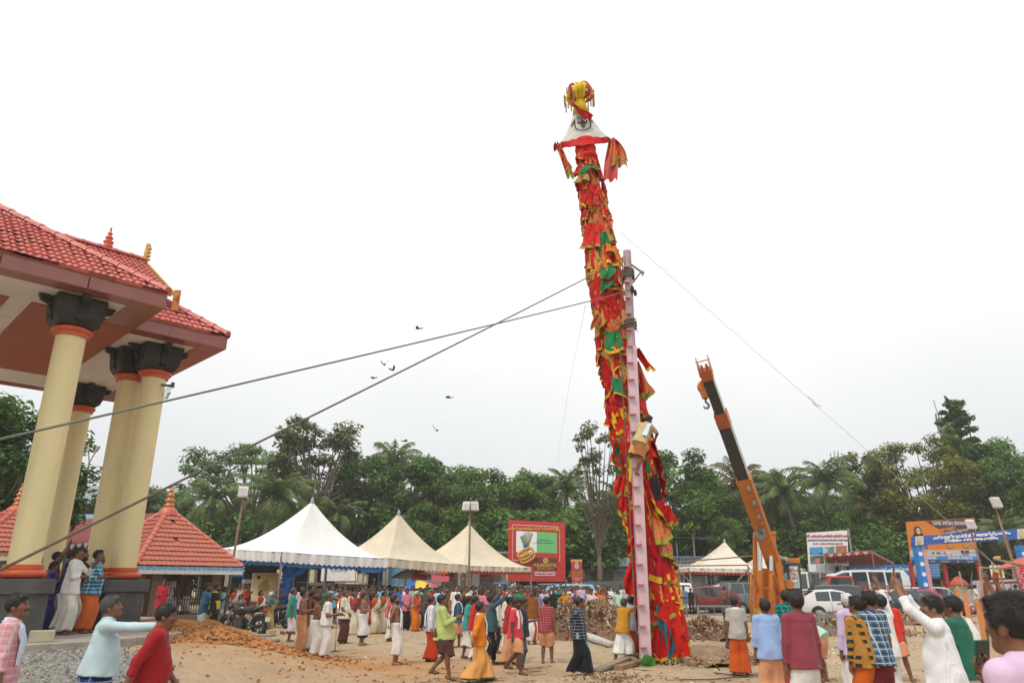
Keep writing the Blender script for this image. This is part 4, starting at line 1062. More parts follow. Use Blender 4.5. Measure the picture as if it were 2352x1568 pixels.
def ftent(label,px0,px1,pyp,pye,pxp,Y,dep):
    a,b_=W(px0,pye,Y),W(px1,pye+3,Y);pk=Vector((XA(pxp,1250,Y+dep/2),Y+dep/2,ZA(pyp,Y+dep/2)))
    return tent(label,pk,[a,b_,b_+Vector((0,dep,0)),a+Vector((0,dep,0))],M_TENTB2,M_TRED,vald=.22)
ftent("cream peaked tent with red lining in front of the crane's left side",1583,1748,1243,1303,1665,56,5.8)
ftent("cream peaked tent mostly hidden behind the orange crane",1722,1850,1252,1303,1768,60,5.8)
# scaffold of thin poles in front of the cream tent
scf=empty('scaffold_frame',W(1680,1330,52),0,"light pole frame with slanting struts in front of the cream tent","scaffold");scf.location.z=0
Ys=52;o0=-Vector(scf.location)
for(x0,y0,x1,y1,nm)in((1542,1291,1744,1275,'rail'),(1562,1299,1718,1297,'rail'),(1744,1275,1747,1390,'pole'),(1718,1297,1722,1390,'pole'),(1558,1291,1560,1390,'pole'),(1545,1285,1545,1390,'pole'),
      (1560,1310,1612,1366,'strut'),(1745,1318,1690,1360,'strut'),(1722,1303,1660,1372,'strut')):
    b=MB();p,q=W(x0,y0,Ys),W(x1,y1,Ys);q.z=max(q.z,0);b.tube([p,q],.05 if nm!='strut' else .06,6);o=b.build(nm,[M_RUST],scf);o.location=o0
# ------------------------------------------------------------------ low brick wall with concrete bands (behind the crowd)
M_BRK=None
def brick_mat():
    m,nt,b=_new('brick courses');co=coord(nt,'Object')
    br=tex(nt,"ShaderNodeTexBrick",co,Scale=1.0);br.inputs['Brick Width'].default_value=.24;br.inputs['Row Height'].default_value=.085;br.inputs['Mortar Size'].default_value=.012
    br.inputs['Color1'].default_value=(.30,.085,.045,1);br.inputs['Color2'].default_value=(.38,.13,.07,1);br.inputs['Mortar'].default_value=(.16,.10,.075,1)
    mp=nt.nodes.new("ShaderNodeMapping");mp.inputs['Rotation'].default_value=(rad(90),0,0);nt.links.new(co,mp.inputs[0]);nt.links.new(mp.outputs[0],br.inputs['Vector'])
    n=tex(nt,"ShaderNodeTexNoise",co,Scale=2.0,Detail=5.0);c=mixc(nt,rampf(nt,n.outputs[0],.45,.7),br.outputs['Color'],(.14,.075,.05))
    nt.links.new(c,b.inputs['Base Color']);b.inputs['Roughness'].default_value=.9;bump(nt,b,br.outputs['Fac'],-.5,.02);return m
M_BRK=brick_mat();M_BAND=mat('weathered concrete coping',(.30,.285,.255),.9,.2,3,.3,col2=(.2,.19,.17))
w0,w1=W(560,1327,41.5),W(1005,1346,50);w0.z=2.02;w1.z=1.52
bw=empty('brick_wall',((w0+w1)/2).to_2d().to_3d(),math.atan2((w1-w0).y,(w1-w0).x),"long low brick wall with two grey concrete bands behind the crowd","wall")
L_=(w1-w0).to_2d().length/2
for nm,m,z0,z1,th in(('brickwork',M_BRK,0,.62,.25),('coping',M_BAND,.62,.74,.33),('brickwork',M_BRK,.74,.9,.22),('coping',M_BAND,.9,1.0,.36)):
    b=MB();b.slab([(-L_,-th/2,w0.z*z0),(L_,-th/2,w1.z*z0),(L_,th/2,w1.z*z0),(-L_,th/2,w0.z*z0)],1)
    vs_=b.v;b.v=vs_[:4]+[(-L_,-th/2,w0.z*z1),(L_,-th/2,w1.z*z1),(L_,th/2,w1.z*z1),(-L_,th/2,w0.z*z1)]
    b.build(nm,[m],bw,bevel=.01 if nm=='coping' else 0)
# ------------------------------------------------------------------ shops behind the wall
def boxes(root,name,m,lst,bevel=0.0):
    for c,d in lst:
        b=MB();b.box(c,d);o=b.build(name,[m],root,bevel=bevel)
M_SHOPB=mat('shop blue board',(.02,.11,.33),.5,.1);M_CREAMW=mat('cream wall',(.50,.44,.31),.85,.1,2);M_GREYW=mat('grey wall',(.34,.32,.285),.85,.1,1.5)
M_DGREY=mat('dark grey shutter',(.10,.10,.105),.6,.1);M_OLIVE=mat('olive grey wall',(.22,.19,.125),.85,.1);M_REDF=mat('red frame paint',(.42,.03,.02),.5,.1)
s1=empty('shop_row',(XA(700,1310,53),53,0),0,"dark open fronted shop row under a blue fascia behind the white tent","building")
xl,xr=XA(520,1310,53)-s1.location.x,XA(905,1310,53)-s1.location.x
boxes(s1,'roof_slab',mat('dark sheet roof',(.05,.05,.05),.8),[(((xl+xr)/2-3,2.6,4.35),(xr-xl+2,7,.16))])
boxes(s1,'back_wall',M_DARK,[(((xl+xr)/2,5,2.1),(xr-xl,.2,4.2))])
boxes(s1,'fascia_board',M_SHOPB,[((xl+1.6,-.2,3.7),(3.2,.12,.7)),((xl+6.5,-.15,3.55),(6.0,.12,.5))])
boxes(s1,'pillar',M_GREYW,[((xl+k,0,2.1),(.35,.35,4.2))for k in(.2,4.0,9.6,11.3)])
boxes(s1,'counter',M_CREAMW,[((xl+5.2,-.6,1.35),(2.6,.9,2.7)),((xl+9.0,-.5,1.2),(2.2,.6,2.4))])
boxes(s1,'counter_front',M_REDF,[((xl+5.2,-1.09,1.9),(1.7,.06,.5))])
boxes(s1,'sheet_fence',mat('blue sheet fence',(.10,.28,.42),.6,.15),[((xl+11.2+.42*k,.3,1.5),(.4,.05,3.0+.1*(k%2)))for k in range(9)])
for x_,w_,h_,z_,mm,tx,tm in((xl+1.1,1.0,1.3,2.9,M_SHOPB,"അരവണ\nഅപ്പം\nപായസം",M_WHITE),(xl+8.2,2.5,1.6,2.75,M_WHITE,"PRASADAM\nCOUNTER",M_SHOPB),(xl+10.4,1.3,.9,2.95,M_SHOPB,"ചക്കുളത്തുകാവ്",M_YEL)):
    t=empty('notice_board',s1.matrix_basis@Vector((x_,-.9,z_)),0,{1.0:"small blue notice board with white lines under the white tent's left end",2.5:"large white notice banner behind the blue tarpaulin",1.3:"blue notice board with yellow lines beside an orange flag"}[w_],"sign")
    b=MB();b.box((0,0,0),(w_,.06,h_));b.box((-w_/2+.1,.06,-z_/2-.2),(.05,.05,z_));b.box((w_/2-.1,.06,-z_/2-.2),(.05,.05,z_));b.build('board',[mm],t)
    text(tx,.26,tm,t,(0,-.04,0),(rad(90),0,0))
s2_=empty('shop_block',(XA(1070,1320,60),60,0),0,"grey shop block with dark red framed shutters behind the far beige tent","building")
xl,xr=XA(955,1320,60)-s2_.location.x,XA(1182,1320,60)-s2_.location.x
boxes(s2_,'wall',M_OLIVE,[(((xl+xr)/2,2.1,2.0),(xr-xl,4,4.0))])
boxes(s2_,'roof_slab',M_BAND,[(((xl+xr)/2,1.5,4.08),(xr-xl+.8,6,.16))])
boxes(s2_,'pier',M_GREYW,[((xl+k,-.05,2),(1.0,.4,4))for k in(1.6,4.6,7.3)])
boxes(s2_,'shutter',M_DGREY,[((xl+k,.02,1.0),(.95,.2,2.0))for k in(2.65,5.6)])
for k in(2.65,5.6):
    boxes(s2_,'window_frame',M_REDF,[((xl+k,.0,2.75),(.95,.24,1.3))]);boxes(s2_,'window_pane',glass(),[((xl+k,-.08,2.78),(.8,.12,1.12))])
po=empty('poster',(XA(1173,1312,58),58,ZA(1313,58)),0,"small yellow and blue poster with figures on the shop end","poster")
b=MB();b.box((0,0,0),(.75,.05,1.5));b.build('board',[M_CREAMW],po);b=MB();b.box((0,-.035,-.45),(.7,.02,.3));b.build('yellow_band',[mat('poster yellow',(.6,.5,.12),.6)],po)
b=MB();b.box((0,-.035,-.66),(.7,.02,.12));b.build('blue_band',[mat('poster blue',(.08,.25,.55),.6)],po)
b=MB();b.ell((-.1,-.03,.2),(.14,.02,.3));b.ell((.15,-.03,.25),(.12,.02,.25));b.build('printed_figures',[mat('poster orange',(.55,.22,.1),.6)],po)
# yellow event board at the left
yb=empty('poster_board',G(546,1440),rad(-4),"pale yellow event poster board standing behind the women in saris","poster");q=W(546,1353,yb.location.y)
yb.location=(q.x,q.y+3.5,0);s_=1.1;zc=q.z
def pyb(px,py):p=W(px,py,q.y);return(p.x-q.x)*s_,p.z*s_-.05
b=MB();x0,z1=pyb(520,1322);x1,z0=pyb(574,1388);b.box(((x0+x1)/2,0,(z0+z1)/2),(x1-x0,.06,z1-z0));b.build('board',[M_WHITE],yb)
m,nt,bb=_new('poster print');co=coord(nt,'Generated');sx_=nt.nodes.new("ShaderNodeSeparateXYZ");nt.links.new(co,sx_.inputs[0])
n=tex(nt,"ShaderNodeTexVoronoi",co,Scale=3.5);c=mixc(nt,rampf(nt,n.outputs['Distance'],.1,.5),(.72,.55,.18),(.70,.60,.36));c=mixc(nt,rampf(nt,sx_.outputs['Z'],.72,.9),c,(.66,.45,.12));nt.links.new(c,bb.inputs['Base Color'])
b=MB();b.box(((x0+x1)/2,-.04,(z0+z1)/2),((x1-x0)*.93,.02,(z1-z0)*.93));b.build('printed_sheet',[m],yb)
b=MB();b.ell(((x0+x1)/2,-.05,z0+(z1-z0)*.52),(.3,.02,.22));b.ell(((x0+x1)/2+.05,-.05,z0+(z1-z0)*.68),(.16,.02,.14));b.build('printed_temple',[mat('poster ochre',(.5,.33,.1),.7)],yb)
b=MB();b.lathe([(0,0),(.09,0),(.09,.02),(0,.02)],(x0+.35,-.06,z1-.2),16,'y');b.build('printed_emblem',[mat('poster dark',(.08,.06,.06),.7)],yb)
b=MB();b.beam((x0+.05,.05,0),(x0+.05,.05,z1-.1),.05);b.beam((x1-.05,.05,0),(x1-.05,.05,z1-.1),.05);b.build('leg',[M_STEELP],yb)
# speaker stack half covered with a blue tarpaulin
g=W(692,1345,36);sp_=empty('speaker_stack',(g.x,g.y,0),rad(8),"tall black line array speaker stack beside the blue tarpaulin","speaker")
for k in range(6):
    b=MB();b.box((0,0,.4+k*.42),(.62,.6,.4));b.build('speaker_box',[mat('black speaker cabinet',(.02,.02,.022),.7,.2)],sp_,bevel=.015)
b=MB();b.box((-.33,-.3,1.5),(.05,.05,3.0));b.box((.33,-.3,1.5),(.05,.05,3.0));b.build('rack_post',[mat('grey rack',(.3,.3,.3),.5,metal=.3)],sp_)
s=SDF((-1.3,-.9,0.3),(.7,.9,3.3),.05);s.ell((-.25,-.05,2.55),(.62,.52,.42),.2);s.cap((-.5,-.1,2.3),(-.75,-.2,1.0),.32,.22,.3);s.cap((-.1,-.2,2.7),(.15,-.1,2.75),.3,.3,.2)
v,qd=s.mesh();v=v+folds(v,.05,4,1)[:,None]*np.array([.7,.7,.4]);tp_=np_mesh('tarpaulin',v,qd);tp_.materials.append(mat('blue tarpaulin',(.025,.16,.55),.35,.15,4,.5,8));o=link('tarpaulin',tp_);o.location=(g.x,g.y,0);prop(o,"crumpled blue tarpaulin thrown over the speaker stack","tarpaulin")
# two striped umbrellas over a fruit cart
def umbrella(p,r,h,cols,label,tilt):
    root=empty('umbrella',p,0,label,"umbrella","market umbrellas");n=8;M=Matrix.Rotation(tilt,3,'Y')@Matrix.Rotation(tilt*.6,3,'X')
    for k in range(n):
        rows=[]
        for i in range(6):
            t=i/5;rows.append([M@Vector((r*t*math.cos(2*math.pi*(k+j/4)/n),r*t*math.sin(2*math.pi*(k+j/4)/n),-h*t**1.9-.05*t*math.sin(math.pi*j/4)))for j in range(5)])
        b=MB();b.grid(rows);b.build('gore',[cols[k%len(cols)]],root,True)
    b=MB();b.tube([M@Vector((0,0,.12)),M@Vector((0,0,-h)),(0,0,-p[2])],.025,6);b.build('pole',[M_STEELP],root);return root
UC=[mat('umbrella '+n,c,.6,.06)for n,c in(('pink',(.65,.12,.16)),('cream',(.68,.62,.50)))]
UC2=[mat('umbrella '+n,c,.6,.06)for n,c in(('green',(.12,.35,.15)),('blue',(.05,.15,.55)),('yellow',(.68,.52,.06)),('rose',(.6,.08,.12)))]
umbrella(tuple(W(953,1305,44)),1.35,.55,UC,"pink and cream striped market umbrella over the red cart",.05)
umbrella(tuple(W(958,1332,42)),1.2,.5,UC2,"green blue and yellow market umbrella below the pink one",-.12)
ct=empty('fruit_cart',(XA(985,1340,43),43,0),0,"red orange painted vendor cart under the umbrellas","cart")
mo=mat('red orange cart paint',(.52,.09,.025),.5,.15)
boxes(ct,'bed',mo,[((0,0,1.0),(2.6,1.2,.25))],.02);boxes(ct,'post',mo,[((x,y,1.5),(.07,.07,1.6))for x in(-.9,.9)for y in(-.5,.5)]);boxes(ct,'canopy_frame',mo,[((.3,0,2.35),(1.6,1.1,.1))],.02)
for x in(-.85,.85):
    b=MB();b.lathe([(.36,-.05),(.42,-.03),(.42,.03),(.36,.05)],(x,-.62,.42),20,'y');b.build('wheel',[M_DARK],ct)
boxes(ct,'side_board',UC[0],[((.7,-.62,2.05),(1.0,.04,.3))])
# ------------------------------------------------------------------ white and slate building with the open roof shed
M_BLW=mat('pale blue white wall',(.60,.62,.64),.75,.06,1);M_SLATE=mat('slate blue paint',(.13,.17,.22),.7,.08);M_PALEB=mat('grey blue wall',(.40,.43,.46),.75,.07,1)
Yb=66;hb=empty('office_building',(XA(1500,1330,Yb),Yb,0),0,"flat roofed white and slate office building behind the decorated pole","building")
X=lambda px:XA(px,1320,Yb)-hb.location.x
Zp=lambda py:ZA(py,Yb)
boxes(hb,'wall',M_PALEB,[(((X(1408)+X(1530))/2,4,Zp(1283)/2),(X(1530)-X(1408),8,Zp(1283))),(((X(1535)+X(1732))/2,4.3,Zp(1312)/2),(X(1732)-X(1535),8,Zp(1312)))])
boxes(hb,'wall',M_PALEB,[(((X(1340)+X(1408))/2,5,Zp(1290)/2),(X(1408)-X(1340),8,Zp(1290)))])
boxes(hb,'parapet',M_BLW,[(((X(1340)+X(1528))/2,-.35,(Zp(1300)+Zp(1280))/2),(X(1528)-X(1340),.5,Zp(1280)-Zp(1300))),(((X(1535)+X(1680))/2,-.3,(Zp(1312)+Zp(1296))/2),(X(1680)-X(1535),.45,Zp(1296)-Zp(1312)))])
boxes(hb,'parapet_rail',M_SLATE,[(((X(1535)+X(1640))/2,-.3,Zp(1279)),(X(1640)-X(1535),.3,.16))])
boxes(hb,'parapet_bar',M_SLATE,[((X(1538+8.4*k),-.3,(Zp(1296)+Zp(1279))/2),(.14,.2,Zp(1279)-Zp(1296)))for k in range(13)])
boxes(hb,'parapet_panel',M_BLW,[(((X(1535)+X(1640))/2,.0,(Zp(1296)+Zp(1279))/2),(X(1640)-X(1535),.1,Zp(1279)-Zp(1296)))])
boxes(hb,'sunshade',M_SLATE,[(((X(1345)+X(1732))/2,-.5,Zp(1311)),(X(1732)-X(1345),1.4,.14))])
boxes(hb,'column',M_SLATE,[((X(1530),-.3,Zp(1280)/2),(.55,.6,Zp(1280)))])
for a_,c_ in((1440,1455),(1538,1560),(1570,1585),(1622,1642),(1488,1502)):
    boxes(hb,'window_frame',M_BLW,[(((X(a_)+X(c_))/2,-.03,(Zp(1342)+Zp(1318))/2),(X(c_)-X(a_)+.25,.14,Zp(1318)-Zp(1342)+.25))])
    boxes(hb,'window_pane',glass(),[((X(a_+(c_-a_)*t),-.1,(Zp(1342)+Zp(1318))/2),((X(c_)-X(a_))/2-.08,.1,Zp(1318)-Zp(1342)))for t in(.26,.74)])
boxes(hb,'shed_post',M_STEELP,[((X(p_),y_,(Zp(1280)+Zp(1225))/2),(.12,.12,Zp(1225)-Zp(1280)))for p_ in(1432,1560,1600)for y_ in(.2,5)])
b=sheet(W(1368,1226,Yb),W(1722,1243,Yb),W(1722,1236,Yb+8),W(1430,1215,Yb+8),60,.03);o=b.build('shed_roof',[M_GREYSH],hb);o.location=-Vector(hb.location)
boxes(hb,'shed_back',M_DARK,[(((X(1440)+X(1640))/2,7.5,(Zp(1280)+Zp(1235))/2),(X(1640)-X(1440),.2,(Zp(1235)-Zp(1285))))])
# compound wall in front of it
cw=empty('compound_wall',(XA(1500,1345,60),60,0),0,"pale yellow and white compound wall behind the parked jeeps","wall")
x0,x1=XA(1225,1345,60)-cw.location.x,XA(1760,1345,60)-cw.location.x
boxes(cw,'wall_face',M_BLW,[(((x0+x1)/2-4,0,.75),(x1-x0-8,.22,1.5))]);boxes(cw,'coping',M_PALEB,[(((x0+x1)/2,0,1.57),(x1-x0,.34,.12))]);boxes(cw,'wall_face',M_CREAMW,[((x1-4,.0,.75),(8,.2,1.5))])
# ------------------------------------------------------------------ billboards and hoardings in the middle
M_SGRED=mat('billboard red',(.50,.035,.025),.5,.06,1);M_GOLD=mat('gold lettering',(.60,.36,.06),.45,.08);M_MAROON=mat('maroon print',(.16,.03,.02),.5);M_SGW=mat('sign white',(.78,.78,.76),.5,.03)
M_GREENP=mat('print green',(.16,.48,.16),.5,.05);M_INK=mat('navy ink',(.03,.05,.2),.5);M_BLACKI=mat('black ink',(.02,.02,.02),.5)
def board(name,label,tl,tr,br,bl,Y,m,cat='billboard',th=.12):
    """flat panel through four picture corners at distance Y; returns root, f(s,t)-> local point (s right, t up, 0..1), size, rotation"""
    P=[W(*p,Y)for p in(bl,br,tr,tl)];c=sum(P,Vector())/4;root=empty(name,(c.x,c.y,0),0,label,cat);o0=Vector(root.location)
    b=MB();b.slab([p-o0 for p in P],Vector((0,th,0)));b.build('panel',[m],root)
    q=[p-o0 for p in P]
    f=lambda s,t,d=-.03:(q[0].lerp(q[1],s)).lerp(q[3].lerp(q[2],s),t)+Vector((0,d,0))
    ang=math.atan2((q[1]-q[0]).z,(q[1]-q[0]).x)
    return root,f,(q[1]-q[0]).length,(q[3]-q[0]).length,(rad(90),-ang,0)
def patch(root,f,s0,t0,s1,t1,m,name,d=-.02):
    b=MB();b.slab([f(s0,t0,d),f(s1,t0,d),f(s1,t1,d),f(s0,t1,d)],Vector((0,.015,0)));return b.build(name,[m],root)
r_,f,w_,h_,ro=board('billboard',"large red jewellery billboard with a bangle and peacock feather",(1168,1193),(1298,1200),(1299,1335),(1166,1334),56,M_SGRED)
patch(r_,f,.14,.47,.50,.82,M_SGW,'picture_left');patch(r_,f,.50,.47,.855,.82,M_GREENP,'picture_right',-.022)
for s0,t0,s1,t1 in((.075,.335,.08,.925),(.075,.918,.84,.925),(.9,.33,.905,.86),(.075,.335,.22,.342)):patch(r_,f,s0,t0,s1,t1,M_SGW,'border_line',-.021)
text("പവിത്രഭൂമിയിലേക്ക് സ്വാഗതം",h_*.055,M_GOLD,r_,f(.42,.868),ro,bold=.01)
text("പരിശുദ്ധിയുടെ",h_*.028,M_INK,r_,f(.62,.685),ro);text("പവിത്രമായ സ്വർണ്ണം",h_*.028,M_INK,r_,f(.62,.64),ro)
patch(r_,f,.45,.18,.855,.39,M_MAROON,'name_plate');text("PULIMOOTTIL",h_*.072,M_GOLD,r_,f(.652,.265),ro,bold=.012,sx=.86);text("JEWELLERY",h_*.052,M_GOLD,r_,f(.652,.21),ro,sx=1.05)
b=MB();b.lathe([(.1,0),(.2,0),(.2,.02),(.1,.02)],f(.655,.345,-.06),20,'y');b.lathe([(0,0),(.06,0),(.06,.02),(0,.02)],f(.655,.345,-.06),12,'y');b.build('emblem',[M_GOLD],r_)
text("PARUMALA JUNCTION,",h_*.034,M_SGW,r_,f(.645,.145),ro,bold=.006);text("Mannar. Ph: 0479 2312207",h_*.032,M_SGW,r_,f(.645,.105),ro,bold=.006)
b=MB();c0=f(.86,.885,-.05);b.ell(c0+Vector((0,0,.06)),(.1,.015,.13));b.tube([c0+Vector((-.2,0,-.08)),c0+Vector((0,0,-.14)),c0+Vector((.2,0,-.08))],.035,6);b.build('crest',[M_GOLD],r_)
b=MB();c0=f(.31,.58,-.05)                                                  # feather: fan of barbs round an eye
for k in range(17):
    a=rad(60+k*3.8)if k%2 else rad(120-k*3.4);L0=.75+.3*math.sin(k*1.7)**2
    b.tube([c0+Vector((0,0,-.35)),c0+Vector((.5*L0*math.cos(a),0,.1)),c0+Vector((L0*math.cos(a)*1.1,0,L0*math.sin(a)))],.018,4)
b.build('feather_print',[mat('feather olive',(.25,.24,.12),.6)],r_)
b=MB();b.ell(c0+Vector((0,-.02,.05)),(.22,.02,.3));b.build('feather_eye_ring',[mat('feather green',(.12,.22,.12),.5)],r_)
b=MB();b.ell(c0+Vector((0,-.04,.02)),(.12,.02,.15));b.build('feather_eye',[mat('feather blue',(.02,.1,.35),.4)],r_)
b=MB();c0=f(.32,.42,-.08)                                                  # the gold bangle: three stacked tilted bands
for k in range(3):
    pts=[]
    for j in range(25):
        a=2*math.pi*j/24;x,z=.58*math.cos(a),.2*math.sin(a)+(k-1)*.24;t=rad(28)
        pts.append(c0+Vector((x*math.cos(t)-z*math.sin(t),.04*math.sin(a),x*math.sin(t)+z*math.cos(t))))
    b.tube(pts,.11,8,cap=False)
b.build('bangle_print',[mat('bangle gold',(.55,.27,.05),.3,.4,14,.6,20)],r_)
b=MB();b.ell(c0+Vector((.32,-.16,.2)),(.13,.03,.16));b.build('bangle_stone',[M_SGW],r_)
b=MB();b.ell(c0+Vector((.32,-.19,.2)),(.06,.02,.09));b.build('bangle_ruby',[M_SGRED],r_)
boxes(r_,'post',mat('teal steel frame',(.05,.13,.17),.5),[((x_,.3,1.5),(.16,.16,3.0))for x_ in(-1.9,0,1.9)])
r_,f,w_,h_,ro=board('banner',"narrow red and yellow printed banner right of the jewellery billboard",(1311,1284),(1337,1284),(1338,1342),(1314,1342),55,M_SGRED,'banner',.05)
patch(r_,f,.0,.9,1,1,M_GOLD,'top_band');patch(r_,f,0,0,1,.09,M_GOLD,'bottom_band');b=MB();c0=f(.5,.72,-.04);b.ell(c0,(.18,.02,.22));b.ell(c0+Vector((0,0,.22)),(.1,.02,.1));b.build('printed_deity',[mat('print grey',(.45,.38,.34),.6)],r_)
text("നവരാത്രി",.3,M_YEL,r_,f(.5,.48),ro,sx=.7);text("മഹോത്സവം",.3,M_YEL,r_,f(.5,.37),ro,sx=.6);text("ചക്കുളത്തുകാവ്\nക്ഷേത്രം",.13,M_SGW,r_,f(.5,.22),ro,sx=.7);boxes(r_,'post',M_RUST,[((-.3,.1,.9),(.05,.05,1.8)),((.3,.1,.9),(.05,.05,1.8))])
r_,f,w_,h_,ro=board('sign',"small white framed orange notice on the slate building's eave",(1358,1294),(1386,1294),(1386,1308),(1358,1308),64.5,M_SGW,'sign',.06)
patch(r_,f,.05,.1,.95,.9,mat('notice orange',(.55,.3,.1),.6),'printed_area');patch(r_,f,.3,.45,.9,.7,M_SGRED,'red_line',-.03)
# ------------------------------------------------------------------ the towering pole wrapped in red festival cloths
YP=19.4
PB=Vector((XA(1536,1522,YP),YP,0.0))
PT=W(1333,262,YP)                                      # under the crown
def axis(z):
    """centre line of the leaning pole at height z (slightly bowed)"""
    t=z/PT.z;p=PB.lerp(PT,t);p.x+=-.25*math.sin(math.pi*min(1,t))*0.3;return p
def prad(z):
    t=z/PT.z
    return float(np.interp(t,[0,.08,.25,.45,.6,.75,.86,.90,1],[.40,.45,.47,.46,.44,.39,.31,.23,.16]))
pole=empty('decorated_pole',PB,0,"towering leaning pole wrapped in red cloths, with a painted white top","festival pole")
po0=-Vector(pole.location)
b=MB();zs=[i*PT.z/40 for i in range(41)]
b.tube([axis(z)for z in zs],[prad(z)-.06 for z in zs],20);b.build('wrapped_core',[mat('dark red wrapped cloth',(.32,.018,.012),.8,.3,3)],pole,True).location=po0
def fabric(base,border,bw=.13,brocade=None,sheen=.25):
    key=('f',base,border,bw,brocade)
    if key in MATS:return MATS[key]
    m,nt,bb=_new('festival silk');uvn=nt.nodes.new("ShaderNodeUVMap");sp3=nt.nodes.new("ShaderNodeSeparateXYZ");nt.links.new(uvn.outputs[0],sp3.inputs[0])
    n=tex(nt,"ShaderNodeTexNoise",coord(nt),Scale=4.0,Detail=3.0)
    c=rampf(nt,n.outputs[0],.3,.7,tuple(x*.82 for x in base),tuple(min(1,x*1.12)for x in base))
    if brocade:
        mp=nt.nodes.new("ShaderNodeMapping");mp.inputs['Scale'].default_value=(9,9,1)if brocade!='fine' else(17,17,1);nt.links.new(uvn.outputs[0],mp.inputs[0])
        vo=tex(nt,"ShaderNodeTexVoronoi",mp.outputs[0],Scale=1.0,Randomness=.25);vo.feature='DISTANCE_TO_EDGE' if brocade!='fine' else 'F1'
        k=rampf(nt,vo.outputs['Distance'],.14,.2,(1,1,1),(0,0,0))if brocade!='fine' else rampf(nt,vo.outputs['Distance'],.3,.42,(1,1,1),(0,0,0))
        c=mixc(nt,k,c,(.62,.42,.12))
    if border:
        vo2=tex(nt,"ShaderNodeTexNoise",uvn.outputs[0],Scale=30.0,Detail=2.0)
        bc=rampf(nt,vo2.outputs[0],.4,.6,tuple(x*.8 for x in border),tuple(min(1,x*1.15)for x in border))
        k=mth(nt,'LESS_THAN',sp3.outputs['Y'],bw);c=mixc(nt,k,c,bc)
    nt.links.new(c,bb.inputs['Base Color']);bb.inputs['Roughness'].default_value=.6;bb.inputs['Specular IOR Level'].default_value=.18
    MATS[key]=m
    n3=tex(nt,"ShaderNodeTexNoise",coord(nt),Scale=9.0,Detail=4.0,Distortion=1.0);bump(nt,bb,n3.outputs[0],.35,.05)
    return m
RED=(.50,.005,.003);RED2=(.56,.014,.006);CRIM=(.42,.004,.018);GOLD=(.66,.38,.02);YELL=(.68,.47,.01);OLV=(.30,.30,.04);GRN=(.01,.18,.055)
FAB=[(fabric(RED,GOLD,.10),18),(fabric(RED2,OLV,.09),14),(fabric(RED,None),26),(fabric(RED2,None),22),(fabric(CRIM,GOLD,.1),12),(fabric(RED2,YELL,.12),7),(fabric((.46,.05,.015),GOLD,.12,'net'),10),(fabric((.50,.02,.012),OLV,.13,'fine'),12),
       (fabric(GRN,GOLD,.15),4),(fabric((.62,.16,.012),GOLD,.1),3),(fabric((.60,.03,.14),GOLD,.12),4),(fabric(YELL,OLV,.1),3)]
fw=[w for _,w in FAB]
def cloth_piece(z_top,a0,da,h,flare,m,name='cloth',seed=0,off=0.0,nx=8,ny=8,slant=0.0,bunch=0.0):
    """a cloth tied on along its upper edge at z_top over the angles a0..a0+da, falling h and standing off the pole at its hem"""
    r=random.Random(seed);rows=[];ph=[r.uniform(0,6.28)for _ in range(4)];kf=r.uniform(1.2,3.4);tl=r.uniform(-.9,.9)
    for j in range(ny+1):
        t=j/ny;row=[]
        for i in range(nx+1):
            s=i/nx;a=a0+da*(s-.5)*(1-bunch*(1-t)*.8)+slant*t
            z=z_top-h*t*(1+tl*(s-.5))+.06*math.sin(ph[0]+s*5)*t-.1*math.sin(math.pi*s)*(1-t)*r.uniform(.7,1)
            z=max(z,.04+.05*r.random())
            rr=prad(z)+off+flare*t**1.3+(.02+.035*t)*math.sin(kf*s*6.28*da+ph[1]+t*2)*(.4+t)+.03*math.sin(ph[2]+9*s+6*t)
            p=axis(z);row.append(p+Vector((math.cos(a)*rr,math.sin(a)*rr,0))-pole.location)
        rows.append(row)
    b=MB();b.grid(rows);me=b.mesh(name,[m],True);uvl=me.uv_layers.new(name='UVMap');n=nx+1
    for lp in me.loops:vi=lp.vertex_index;uvl.data[lp.index].uv=((vi%n)/nx,1-(vi//n)/ny)
    return link(name,me,pole)
N_CL=292;rgc=random.Random(21)
for k in range(N_CL):
    z=14.9*(1-(k/N_CL))+.35;z+=rgc.uniform(-.15,.15)
    if z<2.2:z=max(z,rgc.uniform(.8,2.2))
    small=rgc.random()<.38
    a0=rgc.uniform(0,6.28)if k%4==0 else-math.pi/2+rgc.uniform(-1.75,1.75)
    h=rgc.uniform(.3,.6)if small else rgc.uniform(.75,1.45);da=rgc.uniform(.5,1.0)if small else rgc.uniform(.95,1.9)
    if z>7.5:h*=.75;da*=.9
    if z<6.5:h*=1.3;da*=1.05
    if z>11:da*=.9
    m=rgc.choices([f for f,_ in FAB],fw if z<6.5 else[w*(1.4 if i in(0,1,5,6,7,8)else .9)for i,w in enumerate(fw)])[0]
    cloth_piece(z,a0,da,min(h,z-.02),rgc.uniform(-.02,.05)+(.06 if z<3 else 0)+(.13 if rgc.random()<.07 else 0),m,seed=k,off=rgc.uniform(0,.07),slant=rgc.uniform(-.5,.5),bunch=rgc.random()*.8,nx=8 if not small else 6,ny=7)
